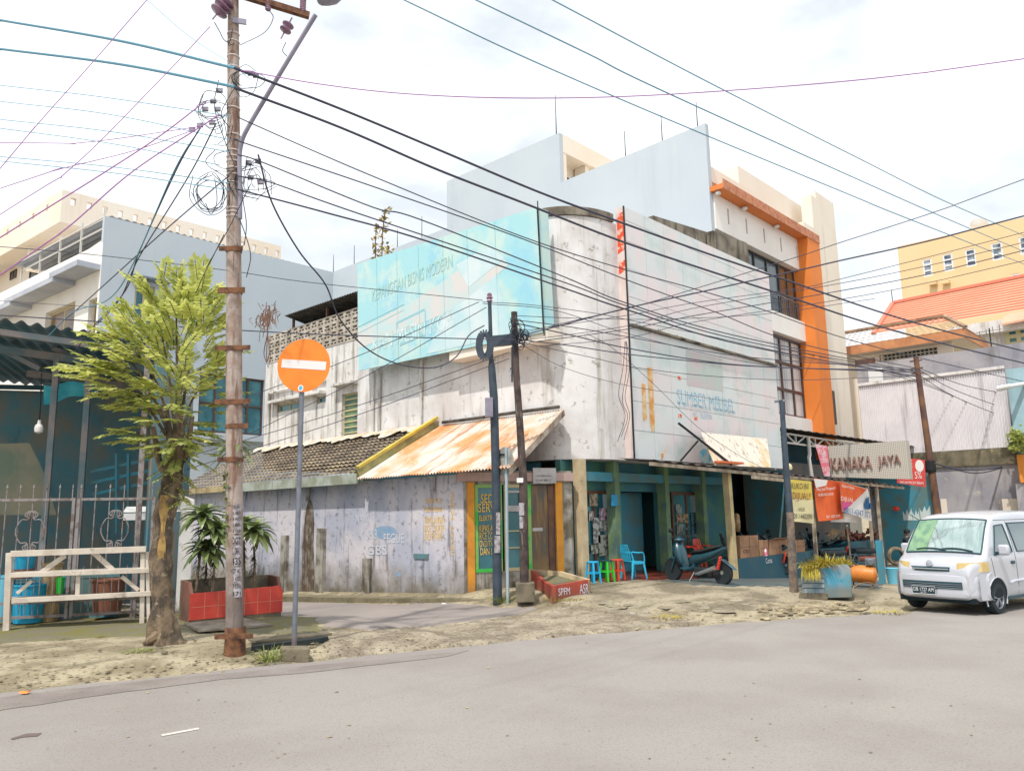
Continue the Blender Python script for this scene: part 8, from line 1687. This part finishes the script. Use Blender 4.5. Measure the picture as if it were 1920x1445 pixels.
def B_(x, y, z): return bx0+V((x, y, hz+z))
pts = [B_(0, 0, 0), B_(0, -.02, .2), B_(0, -.06, .40), B_(0, -.08, .50), B_(0, -.10, .58), B_(0, -.12, .68), B_(-.19, -.07, .44), B_(-.24, -.22, .22), B_(-.14, -.42, .16), B_(.19, -.07, .44), B_(.24, -.22, .22), B_(.12, -.42, .14), B_(-.11, -.05, -.02), B_(-.16, -.42, .02), B_(-.16, -.46, -.38), B_(.11, -.05, -.02), B_(.16, -.42, .02), B_(.16, -.46, -.38), B_(-.10, -.50, .15), B_(.08, -.50, .14), B_(-.16, -.58, -.42), B_(.16, -.58, -.42)]
ed = [(0, 1), (1, 2), (2, 3), (3, 4), (4, 5), (2, 6), (6, 7), (7, 8), (2, 9), (9, 10), (10, 11), (0, 12), (12, 13), (13, 14), (0, 15), (15, 16), (16, 17), (8, 18), (11, 19), (14, 20), (17, 21)]
rad = [.15, .14, .15, .06, .055, .095, .065, .045, .035, .065, .045, .035, .09, .065, .045, .09, .065, .045, .04, .04, .04, .04]
skin('body', pts, ed, rad, MT['skin'])
skin('shirt', [B_(0, 0, -.02), B_(0, -.02, .2), B_(0, -.06, .40), B_(0, -.075, .475), B_(-.19, -.07, .44), B_(-.24, -.21, .24), B_(-.17, -.36, .18), B_(.19, -.07, .44), B_(.24, -.21, .24), B_(.16, -.36, .17)], [(0, 1), (1, 2), (2, 3), (2, 4), (4, 5), (5, 6), (2, 7), (7, 8), (8, 9)], [.17, .16, .17, .08, .085, .062, .055, .085, .062, .055], MT['shirt'])
skin('trousers', [B_(0, 0, -.04), B_(-.11, -.05, -.02), B_(-.16, -.42, .02), B_(-.16, -.46, -.34), B_(.11, -.05, -.02), B_(.16, -.42, .02), B_(.16, -.46, -.34)], [(0, 1), (1, 2), (2, 3), (0, 4), (4, 5), (5, 6)], [.16, .11, .085, .065, .11, .085, .065], MT['jeans'])
q = M(); hc = B_(0, -.105, .70); q.lathe(hc-V((0, 0, .01)), [(.115, -.03), (.122, .03), (.105, .08), (.06, .115), (.01, .125)], 18, (0, .22, 1)); q.build('hair', MT['hair'], pe, True)
q = M(); q.lathe(B_(0, -.215, .66), [(.012, 0), (.018, .012), (.008, .03)], 8, (0, -1, .3)); q.build('nose', MT['skin'], pe, True)
q = M(); q.lathe(V((bx0.x, 10.62, -.7)), [(.2, 0), (.2, .3), (.17, hz+.7-.12)], 12); q.solo('drum_seat', MT['scrap'], 'dark drum seat under the seated person', 'seat')
# scattered little things
MT['litter'] = mat('pale_litter', S(236, 232, 228, .85), .8); MT['orangelit'] = mat('orange_litter', S(250, 150, 70, .85), .8)
for px, py, m_, lb in ((832, 1132, 'litter', 'crumpled white litter by the alley kerb'), (46, 1299, 'orangelit', 'flat orange scrap at the left road edge')):
    c = PG(px, py, .02); q = M(); q.lathe(c, [(.02, 0), (.06, .008), (.05, .02), (.01, .025)], 7); q.v = [p+V((rnd.uniform(-.03, .03), rnd.uniform(-.03, .03), rnd.uniform(-.008, .008))) for p in q.v]; q.solo('litter', MT[m_], lb, 'litter')
MT['roadmark'] = mat('worn_white_paint', S(222, 214, 206, .8), .9); MT['tarpatch'] = mat('tar_patch', S(134, 118, 114, .6), .9, speck=S(160, 146, 140, .6), ps=20)
q = M(); q.poly([PZ(.011, *k) for k in ((302, 1376), (372, 1363), (374, 1366), (304, 1379))]); q.struct('road_scratch', MT['roadmark'])
q = M(); q.poly([PZ(.011, *k) for k in ((20, 1383), (50, 1374), (79, 1373), (70, 1379), (42, 1381), (22, 1386))]); q.struct('road_patch', MT['tarpatch'])
q = M()
for i in range(60):
    px, py = rnd.uniform(0, 1660), 0
    t_ = px; py = 1300-.11*px+rnd.uniform(-70, 8) if px < 620 else rnd.uniform(1150, 1228-.08*(px-640))
    c = PG(px, py, .004); s_ = rnd.uniform(.008, .03)*(1 if rnd.random() < .93 else 2.2); q.lathe(c, [(s_*.8, -s_*.3), (s_, s_*.15), (s_*.6, s_*.5), (.003, s_*.6)], 6)
q.v = [p+V((mnoise.noise(p*40), mnoise.noise(p*40+V((9, 0, 0))), 0))*.012 for p in q.v]; q.struct('loose_stones', MT['oldconc'], True, 'stuff')
# weeds and climbers on the buildings
MT['dryleaf'] = mat('dry_yellow_leaf', S(214, 190, 104, .7), .8, rand=(S(170, 146, 84, .6), 1.)); MT['drybrown'] = mat('dead_brown_vine', S(150, 112, 92, .6), .9)
wd = M(); st__ = M()
for base, top, n_l in (((716, 478), (722, 392), 70), ((704, 490), (706, 424), 36), ((728, 476), (730, 462), 20)):
    a, b = PX(15.2, *base), PX(15.2, *top); st__.tube([a, a.lerp(b, .5)+V((0, .05, 0)), b], .02, 5)
    for i in range(n_l): p = a.lerp(b, rnd.random()**.8); leaflet(wd, p+V((rnd.uniform(-.1, .1), rnd.uniform(-.14, .14), 0)), V((rnd.uniform(-1, 1), rnd.uniform(-1, 1), rnd.uniform(-.4, .8))), V((rnd.uniform(-1, 1), rnd.uniform(-1, 1), .7)).normalized(), .2, .045)
t = thing('billboard_weed', 'tall yellowing weed sprouting from the top edge of the cyan billboard', 'plant', PX(15.2, 716, 482)); st__.build('stem', MT['drybrown'], t); wd.build('leaves', MT['dryleaf'], t)
q = M()
for i in range(70):
    px, py = 500+rnd.gauss(0, 10), 590+rnd.gauss(0, 9); a = PX(15.5, px, py); q.tube(spline([a, a+V((0, rnd.uniform(-.3, .3), rnd.uniform(-.3, .2))), a+V((0, rnd.uniform(-.4, .4), rnd.uniform(-.6, .1)))], 4), .012, 4)
for px in (498, 503, 508): q.tube(spline([PX(15.5, px, 592), PX(15.5, 502, 620), PX(15.5, px-3, 660), PX(15.5, 500, 680)], 5), .02, 5)
q.solo('dead_vine', MT['drybrown'], 'dead brown vine tangled on the corner of the rear house', 'vine')
q = M()
for i in range(90):
    u = rnd.random(); p = V((XL+.3+(XR-XL-.4)*(.12+.45*u*rnd.random()), YC-.05, 7.115)); straplf(q, p, (rnd.uniform(-1, 1), rnd.uniform(-1, .2), .8), rnd.uniform(.05, .13), .01, 1.5, 3)
q.solo('ledge_weeds', MT['straw'], 'thin dry weeds growing along the drip ledge of the faded sign wall', 'weeds')
